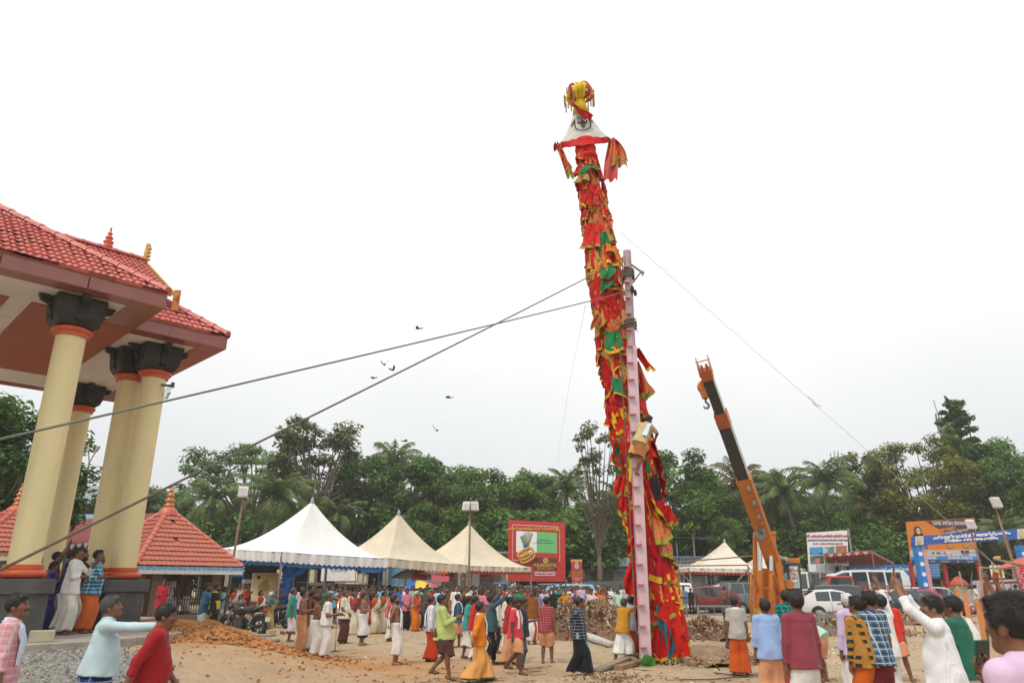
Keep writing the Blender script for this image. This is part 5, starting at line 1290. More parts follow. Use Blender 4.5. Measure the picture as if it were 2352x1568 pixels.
# single cloths that can be told apart in the photograph
def one(px,py,da,h,m,flare=.12,off=.1,sd=0,name='cloth',bunch=.3,lab=None):
    zc=W(px,py,YP-.5).z+h/2;ax_=axis(zc);xr=(W(px,py,YP-.5).x-ax_.x)/max(prad(zc),.2);a=-math.acos(max(-1,min(1,xr)));
    o=cloth_piece(zc,a,da,h,flare,m,name,sd,off,bunch=bunch)
    if lab:o['label']=lab
G_=fabric(GRN,GOLD,.13)
for px,py,da,h,m,lab in((1392,625,.75,.42,fabric(GRN,None),"green cloth"),(1395,655,.8,.3,fabric(GRN,None),None),(1408,785,.8,.7,G_,"green cloth with gold hem"),(1420,888,.6,.6,fabric(GRN,GOLD,.1),"plain green cloth"),(1400,575,.85,.5,fabric((.62,.16,.012),None),"orange cloth"),
      (1495,1110,.62,.62,fabric((.012,.011,.012),None),"black cloth"),(1520,1450,.5,1.3,fabric((.03,.14,.18),None),"teal hanging cloth"),(1452,1080,.3,.75,fabric(YELL,None),"yellow strip"),(1452,1000,.6,.55,fabric((.62,.04,.17),GOLD,.2),"pink cloth"),(1385,735,.55,.6,fabric((.5,.1,.02),GOLD,.1,'net'),None),(1430,730,.7,.6,fabric((.46,.05,.015),OLV,.12,'net'),None),
      (1508,1215,.8,.62,fabric((.5,.02,.015),OLV,.2,'fine'),None),(1500,1150,.9,.9,fabric(RED,YELL,.2),None),(1497,1020,.9,1.1,fabric(RED2,YELL,.13),None),(1345,400,.9,.42,fabric((.5,.03,.02),OLV,.2,'net'),None),(1355,383,1.4,.3,fabric(GRN,OLV,.15),"green band"),(1500,1060,.95,1.1,fabric(RED,None),None)):
    one(px,py,da,h,m,sd=px,lab=lab,off=.13)
def strip(path,wd,m,name='hanging_cloth',seed=0,lab=None):
    """a free hanging scarf along a path (local to the world) with ripples"""
    r=random.Random(seed);path=[Vector(p)for p in path];rows=[]
    n=12
    for i in range(n+1):
        t=i/n*(len(path)-1);k=min(int(t),len(path)-2);p=path[k].lerp(path[k+1],t-k);w=wd*(0.35+.65*min(1,i/n*1.6))
        rows.append([p+Vector((w*(j/6-.5),.09*math.sin(j*1.7+i*.4+seed),.04*math.sin(j*2+seed)*(i/n)))-pole.location for j in range(7)])
    b=MB();b.grid(rows);me=b.mesh(name,[m],True);uvl=me.uv_layers.new(name='UVMap')
    for lp in me.loops:vi=lp.vertex_index;uvl.data[lp.index].uv=((vi%7)/6,1-(vi//7)/n)
    o=link(name,me,pole)
    if lab:o['label']=lab
FR=fabric(RED2,OLV,.14);FB=fabric((.5,.04,.015),OLV,.1,'fine')
for pts,w,m,sd in(([(1462,800),(1480,830),(1494,850)],.3,fabric(RED,YELL,.14),1),([(1462,830),(1478,880),(1490,905)],.34,FB,2),([(1468,860),(1482,915)],.28,fabric(RED,OLV,.2),3),([(1418,1010),(1411,1040),(1408,1062)],.16,FR,4),([(1420,1020),(1414,1060)],.14,fabric(GRN,(.6,.1,.02),.25),5),([(1424,1090),(1420,1140)],.3,FR,6),([(1430,1140),(1436,1180)],.25,FR,7),([(1532,1160),(1545,1205)],.3,FR,8),
      ([(1375,720),(1368,755)],.3,FB,9),([(1548,1440),(1558,1480),(1562,1520)],.5,FR,10),([(1508,1440),(1512,1480),(1518,1518)],.4,fabric(RED,GOLD,.1),11),([(1535,1460),(1540,1490),(1546,1520)],.4,fabric(RED2,GOLD,.2),12),([(1452,1290),(1447,1330),(1452,1365)],.35,fabric(RED,None),13),([(1456,1230),(1450,1275)],.3,FR,14)):
    strip([W(x,y,YP-.62)for x,y in pts],w,m,seed=sd)
# white shoulder cloth: a cone stretched over a crossbar, with the face drawn in black
M_WCL=cloth((.60,.58,.54));M_WCL2=mat('grey white cloth',(.60,.585,.55),.8,.08,2,.35,7)
zsh=W(1342,330,YP).z;shL,shR=W(1283,333,YP),W(1402,320,YP);apexw=W(1333,252,YP)
rows=[]
nA=40
bc=axis(zsh)
def cone_pt(a,t):
    lr=(math.cos(a)*.5+.5);e=shL.lerp(shR,lr);e=Vector((e.x,YP+math.sin(a)*.16,e.z+.02*math.sin(a*3)))
    tp=Vector((apexw.x+.15*math.cos(a),YP+.15*math.sin(a),apexw.z))
    p=tp.lerp(e,t);sag=.14*math.sin(math.pi*t);p.x-=(p.x-(tp.x+(bc.x-tp.x)*t))*sag*.9;p.y-=(p.y-YP)*sag*.4
    return p
for i in range(nA+1):
    a=2*math.pi*i/nA;rows.append([cone_pt(a,j/14)-pole.location+Vector((0,.02*math.sin(j*2.1+i*.9),.012*math.sin(i*1.3+j)))for j in range(15)])
b=MB();b.grid(rows);b.build('white_cloth',[M_WCL2],pole,True)
def face_line(pts,r=.022,name='painted_line'):
    b=MB();out=[]
    for u,v in pts:                                       # u across (-1..1), v down (0..1) on the near side
        a=-math.pi/2+u*.95;p=cone_pt(a,v);n=Vector((p.x-bc.x,p.y-YP-.4*0,0));out.append(p+Vector((0,-.035,0))-pole.location)
    b.tube(out,r,5,flat=.5);b.build(name,[mat('black paint line',(.02,.018,.018),.7)],pole)
face_line([(-.78+.0,.36),(-.72,.5),(-.5,.66),(-.2,.74),(.15,.74),(.45,.66),(.62,.5),(.62,.32),(.45,.2)],.02)
face_line([(-.55,.36),(-.38,.32),(-.2,.36)],.02);face_line([(-.5,.40),(-.36,.42),(-.22,.40)],.012);face_line([(.08,.36),(.25,.31),(.42,.34)],.02);face_line([(.1,.4),(.24,.42),(.38,.39)],.012)
face_line([(-.08,.36),(-.14,.45),(-.02,.47),(.08,.45)],.018);face_line([(-.42,.46),(-.34,.52),(-.18,.505),(-.04,.495),(.1,.51),(.26,.52),(.36,.45)],.026)
face_line([(-.2,.54),(-.05,.56),(.12,.54)],.018);face_line([(-.1,.55),(-.1,.62),(-.04,.66),(.05,.65),(.07,.56)],.024)
face_line([(-.75,.4),(-1.0,.47),(-1.02,.53)],.022);face_line([(.62,.38),(.8,.44),(.9,.50)],.022)
strip([apexw+Vector((-.28,-.3,-.02)),apexw+Vector((-.05,-.34,-.28)),apexw+Vector((.24,-.32,-.55))],.26,fabric(RED2,None),'red_sash',3)
# red band under it, its arms over the crossbar and the hanging side cloths
b=MB();b.tube([shL+Vector((0,0,-.06)),shR+Vector((0,0,-.06))],.05,8);b.build('crossbar',[M_RUST],pole).location=po0
def band(p,q,z0,drop,m):
    rows=[]
    for i in range(25):
        t=i/24;u=t*2-1;top=p.lerp(q,t);dr_=drop*(.32+.68*(1-abs(u)**.9));yy=-.17*math.sqrt(max(0,1-u*u))-.02-.25*max(0,1-abs(u)*1.6)*(i>-1)
        rows.append([top+Vector((-(u*.0),-.17*math.sqrt(max(0,1-u*u))-.02+(yy+.17)*.9*j/5,-dr_*j/5+.02+.02*math.sin(i*1.2+j)))-pole.location for j in range(6)])
    b=MB();b.grid(rows);return b.build('red_shoulder_band',[m],pole,True)
band(shL,shR,zsh,.42,fabric(RED,None));
b=MB();zz=[zsh-.62+i*.1 for i in range(8)];b.tube([axis(z)for z in zz],[prad(z)+.1+.02*math.sin(i*2)for i,z in enumerate(zz)],18);b.build('red_neck_wrap',[fabric(RED2,None)],pole,True).location=po0
for pts,w,m,sd in(([(1280,332),(1290,350),(1299,375),(1310,408)],.26,FB,1),([(1284,334),(1298,368),(1306,392)],.22,FR,2),([(1278,328),(1284,345)],.3,fabric(RED,None),3),([(1404,320),(1404,360),(1402,415)],.42,fabric((.55,.08,.07),None),4),([(1408,318),(1416,350),(1424,382)],.5,FB,5),([(1408,320),(1424,345),(1432,368)],.34,FR,6),([(1405,322),(1410,350),(1412,375)],.3,fabric((.62,.16,.012),OLV,.25),7)):
    strip([W(x,y,YP-.3)for x,y in pts],w,m,'shoulder_streamer',sd)
# yellow crown: throat wrap, pumpkin of gathered silk, strings of beads
cr=W(1330,220,YP);b=MB();b.tube([W(1334,258,YP)+Vector((0,0,-.1)),W(1332,245,YP),W(1330,228,YP)],[.27,.21,.2],16);b.build('crown_neck',[fabric(YELL,None)],pole,True).location=po0
nr=14
for k in range(nr):
    rows=[]
    for i in range(9):
        t=math.pi*(.02+.80*i/8);row=[]
        for j in range(6):
            a=2*math.pi*(k+j/5)/nr;bl_=1+.12*math.sin(math.pi*j/5)-.05*((k*5)%4)+.06*math.sin(i*1.3+k*2.1)
            row.append(cr-pole.location+Vector((.42*math.sin(t)*math.cos(a)*bl_,.42*math.sin(t)*math.sin(a)*bl_,.36*math.cos(t)*bl_+.06+.05*math.cos(a))))
        rows.append(row)
    b=MB();b.grid(rows);b.build('crown_gore',[fabric(YELL,GOLD,.0)if k%4 else fabric((.42,.03,.02),None),fabric(YELL,None)][0:1],pole,True)
M_BEAD=mat('gold brown bead',(.40,.17,.04),.35,.3,20,metal=.2)
for k in range(18):
    a=math.pi*.5+(k-8.5)*.27;a+=-.35 if k<9 else .35;p0=cr+Vector((.43*math.cos(a),.43*math.sin(a),.1-.12*(k%3)));n_=4+(k*7)%5;b=MB()
    for i in range(n_):b.ell(p0+Vector((.05*math.cos(a),.05*math.sin(a),-.06*i))-pole.location,(.026,.026,.03),6,4)
    b.build('bead_string',[M_BEAD],pole,True)
# ------------------------------------------------------------------ pink climbing beam with rungs
YL=18.55
LB=Vector((XA(1484,1532,YL),YL,0));LT=W(1440,577,YL)
lad=empty('climbing_beam',LB,0,"tall pale pink steel beam with rungs standing in front of the decorated pole","ladder beam");lo=-Vector(lad.location)
M_PINK=mat('faded pink steel paint',(.62,.43,.47),.5,.07,2,.06,20,col2=(.42,.25,.27),dirt=(.62,.78),stretch=(1,1,.35))
M_PINK2=mat('dirty pink steel paint',(.44,.30,.32),.6,.15,2,.1,20,col2=(.22,.17,.15),dirt=(.5,.7),stretch=(1,1,.3))
ldir=(LT-LB);LL=ldir.length;ldir.normalize();zsplit=.735
mid=LB+ldir*LL*zsplit
b=MB();b.beam(LB,mid,.30,.012,(0,1,0));
def ibeam(a,c,w,d,m,nm):
    for dx,dy,ww,dd,n_ in((0,-d/2,w,.02,nm+'_front'),(0,d/2,w,.02,nm+'_rear'),(0,0,.016,d-.02,nm+'_web')):
        b=MB();o=Vector((dx,dy,0));b.beam(a+o,c+o,ww,dd,(0,1,0));b.build(n_,[m],lad,bevel=.002).location=lo
ibeam(LB,mid,.25,.2,M_PINK,'flange')
b=MB();b.tube([mid+Vector((0,0,-.4)),LT+Vector((0,0,-.5)),LT],.112,20);b.build('upper_tube',[M_PINK2],lad,angle=40).location=lo
nR=23;rung=MB();rung.box((0,0,0),(.16,.12,.028));rme=rung.mesh('rung',[mat('rung pink',(.5,.22,.25),.5)])
for k in range(nR):
    p=LB+ldir*(.42+k*.47)
    if p.z>LT.z-.25:break
    o=link('rung',rme,lad);o.location=p+lo+Vector((-.07,-.15,0))
b=MB();q=LT+Vector((.1,0,-.42));tip=W(1476,626,YL);b.tube([q,tip],.03,6);b.tube([q+Vector((.02,0,-.55)),tip+Vector((-.05,0,.02))],.028,6);b.ell(tip,(.05,.05,.06));b.tube([tip,tip+Vector((-.01,0,-.1))],.022,5);b.build('top_bracket',[M_STEELP],lad).location=lo
M_ROPE=mat('brown coir rope',(.14,.115,.085),.95,.3,30,.8,60);M_ROPEG=mat('grey green steel rope',(.16,.165,.14),.7,.2,30,.5,60)
for zc,n_ in((W(1440,630,YL).z,5),(W(1446,745,YL).z,4)):
    b=MB()
    for k in range(n_*16):
        pass
    pts=[LB+ldir*((zc-LB.z))+Vector((.17*math.cos(a),.17*math.sin(a),.0))for a in()]
    c=Vector(((LB+ldir*zc).x,YL,zc));pts=[c+Vector((.165*math.cos(t*.5),.165*math.sin(t*.5),(t/(n_*12.6)-.5)*.25))for t in range(int(n_*12.6))]
    b.tube(pts,.024,6);b.build('rope_lashing',[M_ROPE],lad,True).location=lo
b=MB();p=W(1452,665,YL-.1);
b.ell(p+lo,(.06,.05,.12));b.ell(p+lo+Vector((.08,0,-.1)),(.05,.04,.1));b.build('rag_knot',[mat('dark rag',(.03,.03,.03),.9)],lad)
b=MB();p,q=W(1428,745,YL-.25),W(1460,738,YL-.25);b.tube([p,q],.02,6);b.build('tie_stick',[M_ROPE],lad).location=lo
# ------------------------------------------------------------------ ropes and wires
def rope(name,label,pts,r,m,cat='rope',sag=0.0,n=40,twist=0.0,group=None):
    pts=[Vector(p)for p in pts];out=[]
    for i in range(n+1):
        t=i/n*(len(pts)-1);k=min(int(t),len(pts)-2);p=pts[k].lerp(pts[k+1],t-k);p.z-=sag*4*(i/n)*(1-i/n);out.append(p)
    b=MB();b.tube(out,r,8);o=b.build(name,[m],None,True);return prop(o,label,cat,group)
rope('guy_rope',"upper thick guy rope running from the pole past the cream columns",[W(-60,1022,7.5),W(1365,682,18.6),W(1448,664,18.4)],.0145,M_ROPEG,sag=.09)
rope('guy_rope',"lower thick guy rope crossing down in front of the plinth to the picture's lower left",[W(-60,1338,6.5),W(1360,625,18.5),W(1434,590,18.4)],.014,M_ROPE,sag=.09)
rope('hanging_rope',"thin rope hanging down along the left side of the pink beam",[W(1430,590,18.5),W(1425,800,18.5),W(1436,1000,18.45),W(1450,1250,18.4),W(1462,1470,18.35)],.014,M_ROPE)
rope('hanging_rope',"dark rope hanging down along the right side of the pink beam",[W(1462,900,18.75),W(1478,1150,18.75),W(1492,1400,18.7),W(1495,1525,18.7)],.016,M_ROPEG)
rope('guy_wire',"thin pale wire slanting from the pole down over the right trees",[W(1424,532,19.4),W(1852,910,21.5),W(2100,1130,23),W(2200,1215,24),W(2300,1310,24.6)],.006,mat('pale wire',(.5,.51,.5),.6),'wire')
rope('guy_wire',"hair thin wire falling from the pole to the far trees behind it",[W(1345,700,19.6),W(1310,870,40),W(1280,1055,60)],.006,MATS[('m','pale wire')],'wire')
b=MB();q=W(1858,915,21.45);b.tube([q+Vector((-.03,0,.06)),q+Vector((.1,0,-.03)),q+Vector((.16,0,-.16)),q+Vector((.34,0,-.24)),q+Vector((.22,0,-.26)),q+Vector((.1,0,-.12))],.012,5);o=b.build('wire_knot',[MATS[('m','pale wire')]]);prop(o,"looped knot halfway along the pale slanting wire","knot")
# ------------------------------------------------------------------ the foot of the beam: leaf, planks, rope litter
g=G(1478,1528);b=MB();rows=[]
for i in range(11):
    a=rad(15+i*15);rows.append([Vector((-.19*t*math.cos(a)*1.1,-.05*math.sin(3*t)+.03*math.sin(a*6)*t,.30*t*math.sin(a)+.02))for t in(0,.33,.66,1)])
b.grid(rows);o=b.build('leaf_fan',[mat('fresh green plantain leaf',(.045,.22,.03),.5,.2,6,.3,20)],None,True);o.location=(g.x+.02,g.y-.32,0);o.rotation_euler=(.45,0,.1);prop(o,"fresh green leaf piece propped at the foot of the pink beam","leaf")
M_WOODG=mat('grey weathered timber',(.26,.21,.15),.85,.3,3,.4,25,stretch=(.4,2,2),col2=(.16,.13,.1))
a,c=G(1370,1545),G(1462,1520);b=MB();b.beam(a+Vector((0,0,.05)),c+Vector((0,0,.18)),.22,.07);b.ell(a+Vector((-.05,0,.05)),(.2,.1,.05));o=b.build('timber_plank',[M_WOODG],bevel=.015);prop(o,"long grey timber plank lying left of the pink beam's foot","plank")
a,c=G(1420,1540),G(1452,1527);b=MB();b.beam(a+Vector((0,0,.06)),c+Vector((.1,0,.06)),.2,.1);b.beam(c+Vector((0,0,.16)),c+Vector((.25,-.35,.05)),.1,.06);o=b.build('timber_bracket',[mat('reddish timber',(.27,.15,.085),.85,.3,3,.4)],bevel=.012);prop(o,"short reddish timber bracket under the grey plank","timber")
for k,(x0,y0,x1,y1)in enumerate(((1590,1522,1700,1527),(1640,1546,1750,1553),(1560,1562,1700,1556))):
    rope('ground_rope',["dark rope end lying on the sand right of the pole","thin stick lying on the sand below the right men","thin pale rope lying on the sand at the lower edge"][k],[G(x0,y0)+Vector((0,0,.02)),G((x0+x1)/2,(y0+y1)/2+3)+Vector((0,0,.02)),G(x1,y1)+Vector((0,0,.02))],.014,M_ROPE,'rope' if k!=1 else 'stick')
# ------------------------------------------------------------------ birds
def bird(px,py,Y,span,ang,up,label):
    root=empty('bird',W(px,py,Y),rad(ang),label,"bird","dark birds wheeling over the square");m=mat('crow black',(.015,.015,.017),.6)
    b=MB();b.tube([(0,-.15,0),(0,-.09,.01),(0,.0,.01),(0,.08,.02),(0,.12,.02),(0,.16,.02)],[.012,.033,.045,.033,.027,.006],8);b.build('body',[m],root,True)
    for s in(-1,1):
        u=up if s>0 else up*.7;b=MB();w=span/2
        tp=[(s*x*w,y,u*w*(x**1.2))for x,y in((.05,.06),(.45,.1),(.8,.05),(1.0,-.05))];bt=[(s*x*w,y,u*w*(x**1.2)-.012)for x,y in((.05,-.06),(.4,-.05),(.7,-.08),(.95,-.1))]
        b.grid([[Vector(p)for p in tp],[Vector(p)for p in bt]]);b.grid([[Vector(p)+Vector((0,0,-.02))for p in tp],[Vector(p)+Vector((0,0,-.02))for p in bt]]);b.build('wing',[m],root)
    b=MB();b.slab([(-.03,-.14,0),(-.06,-.25,0),(.06,-.25,0),(.03,-.14,0)],.01);b.build('tail',[m],root)
for a in((961,755,33,0.44,70,.5,"bird highest in the sky, above the upper rope"),(883,838,36,0.44,20,1.5,"upper bird with raised wings between the two ropes"),(901,850,40,0.44,-40,1.2,"pale looking bird with raised wings just left of the lower rope"),(858,868,36,0.41,60,.2,"lowest bird of the trio between the ropes"),
      (1030,913,34,0.44,80,.3,"bird gliding alone below the lower rope"),(1004,989,34,0.50,10,1.8,"bird with wings straight up over the tall trees"),(930,1013,38,0.39,-50,.4,"small bird just above the palm top")):bird(*a)
# ------------------------------------------------------------------ orange mobile crane
YC=39.5
cr0=Vector((XA(1775,1400,YC),YC,0));crane=empty('mobile_crane',cr0,0,"orange mobile crane with raised black telescopic boom and black cab","crane");co0=-cr0
M_OR=mat('crane orange paint',(.52,.155,.012),.42,.12,1.5,.08,12,col2=(.30,.10,.02),dirt=(.64,.8));M_ORD=mat('rust orange paint',(.40,.085,.015),.55,.25,3,.2,15,col2=(.15,.06,.03))
M_BOOM=mat('black boom steel',(.025,.022,.02),.5,.25,1.5,.1);M_BOOMS=mat('pale grey boom side',(.42,.44,.40),.45,.1,1.0);M_CHROME=mat('chrome ram',(.75,.77,.8),.12,.03,2,metal=1.0);M_BLK=mat('black cab paint',(.03,.03,.032),.4,.2,2);M_TYRE=mat('tyre rubber',(.02,.02,.02),.85,.2,10)
def cb(b,name,m,**k):o=b.build(name,m if isinstance(m,list)else[m],crane,**k);o.location=co0;return o
# boom: pivot at the rear, rising towards the camera's left
pv=W(1784,1310,YC+.6);tp=W(1619,848,34.0);bd=(tp-pv);BL=bd.length;bd.normalize()
side=bd.cross(Vector((0,0,1))).normalized();upb=side.cross(bd).normalized()
ang_=rad(-12);side,upb=side*math.cos(ang_)+upb*math.sin(ang_),upb*math.cos(ang_)-side*math.sin(ang_)
def sect(t0,t1,w,h,name,m,msd=None,off=0.0,w1=None,h1=None):
    a,c=pv+bd*BL*t0+upb*off,pv+bd*BL*t1+upb*off;b=MB();w1,h1=w1 or w,h1 or h
    P=lambda o,w,h:[o-side*w/2-upb*h/2,o+side*w/2-upb*h/2,o+side*w/2+upb*h/2,o-side*w/2+upb*h/2]
    b.add(P(a,w,h)+P(c,w1,h1),[(3,2,1,0),(4,5,6,7),(0,1,5,4),(2,3,7,6)])
    if msd:b.cur=1
    b.f+=[(1,2,6,5),(3,0,4,7)];b.mi+=[b.cur]*2
    return cb(b,name,[m,msd]if msd else[m])
sect(.0,.47,.70,.8,'boom_base',M_OR,None,-.02,.70,.72);sect(.46,.485,.76,.78,'boom_collar',M_OR);sect(.47,.76,.60,.62,'boom_section',M_BOOM,M_BOOMS)
sect(.735,.80,.64,.66,'boom_collar',M_ORD,M_OR);sect(.78,.985,.50,.50,'boom_tip',M_BOOM,M_BOOMS);sect(.955,1.0,.54,.54,'boom_head',M_ORD)
tp2=pv+bd*BL
for s in(-1,1):
    b=MB();q=tp2+side*.27*s;b.slab([q-upb*.27-bd*.3,q+upb*.2-bd*.3,q+upb*.28+bd*.6,q-upb*.1+bd*.2],side*.05*s);cb(b,'head_plate',M_OR)
b=MB();b.tube([tp2+side*.36+bd*.4+upb*.15,tp2-side*.36+bd*.4+upb*.15],.03,8);cb(b,'head_pin',M_STEELP)
Mt=Matrix((side,bd,upb)).transposed()
b=MB()
for s in(-.12,.12):b.lathe([(.0,-.04),(.2,-.04),(.16,0),(.2,.04),(0,.04)],(s,0,0),20,'x')
b.v=[tuple(Mt@Vector(p)+tp2+bd*.08)for p in b.v];cb(b,'head_sheave',M_ORD)
hk=W(1618,888,35.2);b=MB()
b.lathe([(0,-.17),(.3,-.17),(.36,-.1),(.36,.1),(.3,.17),(0,.17)],(0,0,0),20,'y');b.slab([(-.28,-.16,-.1),(.28,-.16,-.1),(.12,-.16,-.62),(-.12,-.16,-.62)],Vector((0,.32,0)));b.v=[tuple(Vector(p)+hk)for p in b.v];cb(b,'hook_block',M_OR,bevel=.02)
b=MB();b.ell(hk+Vector((0,-.18,0)),(.1,.04,.1));cb(b,'block_hub',M_BLK)
b=MB();pts=[hk+Vector(p)for p in((0,0,-.6),(0,0,-.8),(.1,0,-.88),(.14,0,-1.0),(.05,0,-1.12),(-.08,0,-1.1),(-.14,0,-.98))];b.tube(pts,[.07,.06,.065,.07,.07,.055,.03],8);cb(b,'hook',mat('worn hook steel',(.22,.22,.22),.4,metal=.7),smooth=True)
for s in(-.2,.2):
    b=MB();b.tube([hk+Vector((s,0,.15)),tp2+side*s*.6-upb*.2+bd*.1],.025,6);cb(b,'hoist_cable',M_STEELP)
b=MB();b.tube([tp2+upb*.45+bd*.2+side*.3,pv+bd*BL*.78+upb*.5+side*.3],.02,6);cb(b,'hoist_cable',M_STEELP)
for t in(.80,.795):
    b=MB();q=pv+bd*BL*t+upb*.5+side*.25;b.beam(q-bd*.5,q+bd*.35,.16,.25,upb);cb(b,'boom_bracket',M_OR)
for t,s in((.5,.1),(.56,-.12)):
    pass
for k in range(7):                                          # hose brackets and hooks hung under the boom base
    t=.46-k*.035;q=pv+bd*BL*t-upb*.46-side*.15;b=MB();b.beam(q,q-bd*.3,.13,.2,upb);b.ell(q-upb*.12-bd*.1,(.09,.09,.14));cb(b,'boom_fitting',M_ORD if k%2 else M_STEELP,bevel=.015)
b=MB();b.lathe([(.0,-.05),(.26,-.05),(.3,0),(.26,.05),(0,.05)],pv+bd*BL*.22-upb*.46+side*.08,16,'y');cb(b,'tow_ring',mat('worn hook steel',(.22,.22,.22),.4))
for k in range(3):
    b=MB();q=pv+bd*BL*(.26-.02*k)-upb*.47-side*.08;b.lathe([(.0,-.02),(.12,-.02),(.12,.02),(0,.02)],q,12,'y');cb(b,'boom_hole_ring',M_STEELP)
# mast frame with the two lift rams
def wp(px,py,dy=0.0):return W(px,py,YC+dy)
for x0,x1 in((1737,1741),(1774,1778)):
    b=MB();b.beam(wp(x1-4,1222),wp(x0,1420),.26,.3);cb(b,'mast_post',M_OR,bevel=.02)
b=MB();b.slab([wp(1736,1303,-.1),wp(1783,1306,-.1),wp(1783,1422,-.1),wp(1741,1422,-.1)],Vector((0,.5,0)));cb(b,'mast_plate',M_OR,bevel=.02)
b=MB();b.slab([wp(1783,1345,-.05),wp(1806,1345,-.05),wp(1800,1422,-.05),wp(1783,1422,-.05)],Vector((0,.6,0)));cb(b,'mast_plate',M_ORD,bevel=.02)
b=MB();b.beam(wp(1733,1221,-.05),wp(1781,1224,-.05),.3,.16);cb(b,'mast_head',M_OR,bevel=.02)
b=MB();b.beam(wp(1738,1262,-.22),wp(1775,1262,-.22),.1,.16);cb(b,'mast_tie',M_OR)
for px in(1745,1771):
    b=MB();b.tube([wp(px-1,1238,-.25),wp(px,1312,-.25)],.13,14);cb(b,'lift_ram',M_CHROME,angle=40)
    b=MB();b.tube([wp(px,1310,-.25),wp(px+1,1420,-.25)],.19,14);cb(b,'lift_cylinder',M_OR,angle=40)
b=MB();b.slab([wp(1781,1245),wp(1794,1285),wp(1793,1325),wp(1783,1306)],Vector((0,.7,0)));cb(b,'boom_cheek',M_OR,bevel=.02)
b=MB();b.beam(wp(1784,1290,-.1),wp(1796,1360,-.1),.3,.3);cb(b,'rear_strut',M_OR,bevel=.02)
for x in(1725,1772):                                      # guard hoops
    b=MB();b.tube([wp(x,1425,-.9),wp(x,1320,-.9),wp(x+4,1317,-.9),wp(x+10,1328,-.6),wp(x+16,1362,-.3)],.06,8);cb(b,'guard_hoop',M_OR,smooth=True)
for y in(1350,1381):b=MB();b.beam(wp(1722,y,-.9),wp(1778,y,-.9),.09,.08);cb(b,'guard_rail',M_ORD)
# chassis, cab
b=MB();b.slab([wp(1786,1380,.5),wp(1842,1380,.5),wp(1842,1425,.5),wp(1786,1425,.5)],Vector((0,2.6,0)));cb(b,'chassis',M_BLK,bevel=.04)
b=MB();b.slab([wp(1790,1373,-.15),wp(1836,1368,-.15),wp(1838,1382,-.15),wp(1790,1388,-.15)],Vector((0,.4,0)));cb(b,'front_bumper',M_OR,bevel=.02)
b=MB();b.slab([wp(1789,1293,1.0),wp(1838,1293,1.0),wp(1849,1420,1.0),wp(1789,1420,1.0)],Vector((0,1.9,0)));cb(b,'cab',M_BLK,bevel=.05)
b=MB();b.slab([wp(1786,1281,1.3),wp(1838,1281,1.3),wp(1838,1293,1.3),wp(1786,1293,1.3)],Vector((0,2.1,0)));cb(b,'cab_roof',M_OR,bevel=.05)
M_CABG=mat('pale cab glass',(.34,.42,.44),.08,.1,1,spec=.8)
b=MB();b.slab([wp(1792,1299,.96),wp(1833,1299,.96),wp(1838,1350,.96),wp(1792,1350,.96)],Vector((0,.04,0)));cb(b,'cab_window',M_CABG)
b=MB();b.slab([wp(1816,1302,.92),wp(1831,1302,.92),wp(1831,1336,.92),wp(1816,1336,.92)],Vector((0,.03,0)));cb(b,'paper_notice',M_SGW)
for k,t in enumerate(("നമ്പർ","No","1601")):
    text(t,.26,mat('brown lettering',(.24,.1,.05),.6),crane,wp(1823.5,1308+9.5*k,.9)+co0,(rad(90),0,0),bold=.006,sx=.8)
b=MB();b.beam(wp(1810,1298,.93),wp(1812,1350,.93),.08,.06);cb(b,'window_bar',M_BLK)
b=MB();b.tube([wp(1800,1340,.8),wp(1815,1341,.9)],.07,8);b.lathe([(0,-.04),(.24,-.04),(.24,.04),(0,.04)],wp(1813,1341,.7),16,'y');cb(b,'side_mirror',M_OR)
b=MB()
for k in range(5):b.tube([wp(1790,1290+2*k,.4),wp(1803+2*k,1282+k,.7),wp(1806+k,1300+2*k,.8),wp(1796,1312+k,.6)],.045,6)
b.tube([wp(1794,1325,.3),wp(1799,1333,.2),wp(1792,1345,.3),wp(1797,1352,.4)],.05,6);cb(b,'hydraulic_hose',M_BLK,smooth=True)
b=MB();b.lathe([(0,-.25),(.22,-.25),(.22,.25),(0,.25)],wp(1797,1287,.8),14,'x');cb(b,'hydraulic_motor',M_STEELP)
for x,dy in((1800,3.6),(1836,3.0),(1790,.9)):
    p=wp(x,1400,dy);b=MB();b.lathe([(.25,-.2),(.52,-.2),(.58,-.12),(.58,.12),(.52,.2),(.25,.2)],(p.x,p.y,.58),24,'x');cb(b,'wheel',M_TYRE,angle=40)
b=MB();b.lathe([(0,-.3),(.28,-.3),(.28,.3),(0,.3)],(wp(1741,1420).x+.0,YC-.5,.3),14);cb(b,'outrigger_foot',mat('yellow outrigger',(.5,.33,.04),.5))
# ------------------------------------------------------------------ trees beyond the square
def leaf_mat(name,base,var,hi):
    m,nt,b=_new(name);a=nt.nodes.new("ShaderNodeAttribute");a.attribute_name='tint'
    n=tex(nt,"ShaderNodeTexNoise",coord(nt),Scale=.5,Detail=3.0)
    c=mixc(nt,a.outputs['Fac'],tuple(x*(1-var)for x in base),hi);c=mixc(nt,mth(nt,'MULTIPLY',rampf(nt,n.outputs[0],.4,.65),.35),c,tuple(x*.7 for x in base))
    nt.links.new(c,b.inputs['Base Color']);b.inputs['Roughness'].default_value=.5;b.inputs['Specular IOR Level'].default_value=.35
    tr=nt.nodes.new("ShaderNodeBsdfTranslucent");nt.links.new(c,tr.inputs['Color']);mx=nt.nodes.new("ShaderNodeMixShader");mx.inputs[0].default_value=.3
    out=[x for x in nt.nodes if x.type=='OUTPUT_MATERIAL'][0];nt.links.new(b.outputs[0],mx.inputs[1]);nt.links.new(tr.outputs[0],mx.inputs[2]);nt.links.new(mx.outputs[0],out.inputs[0]);return m
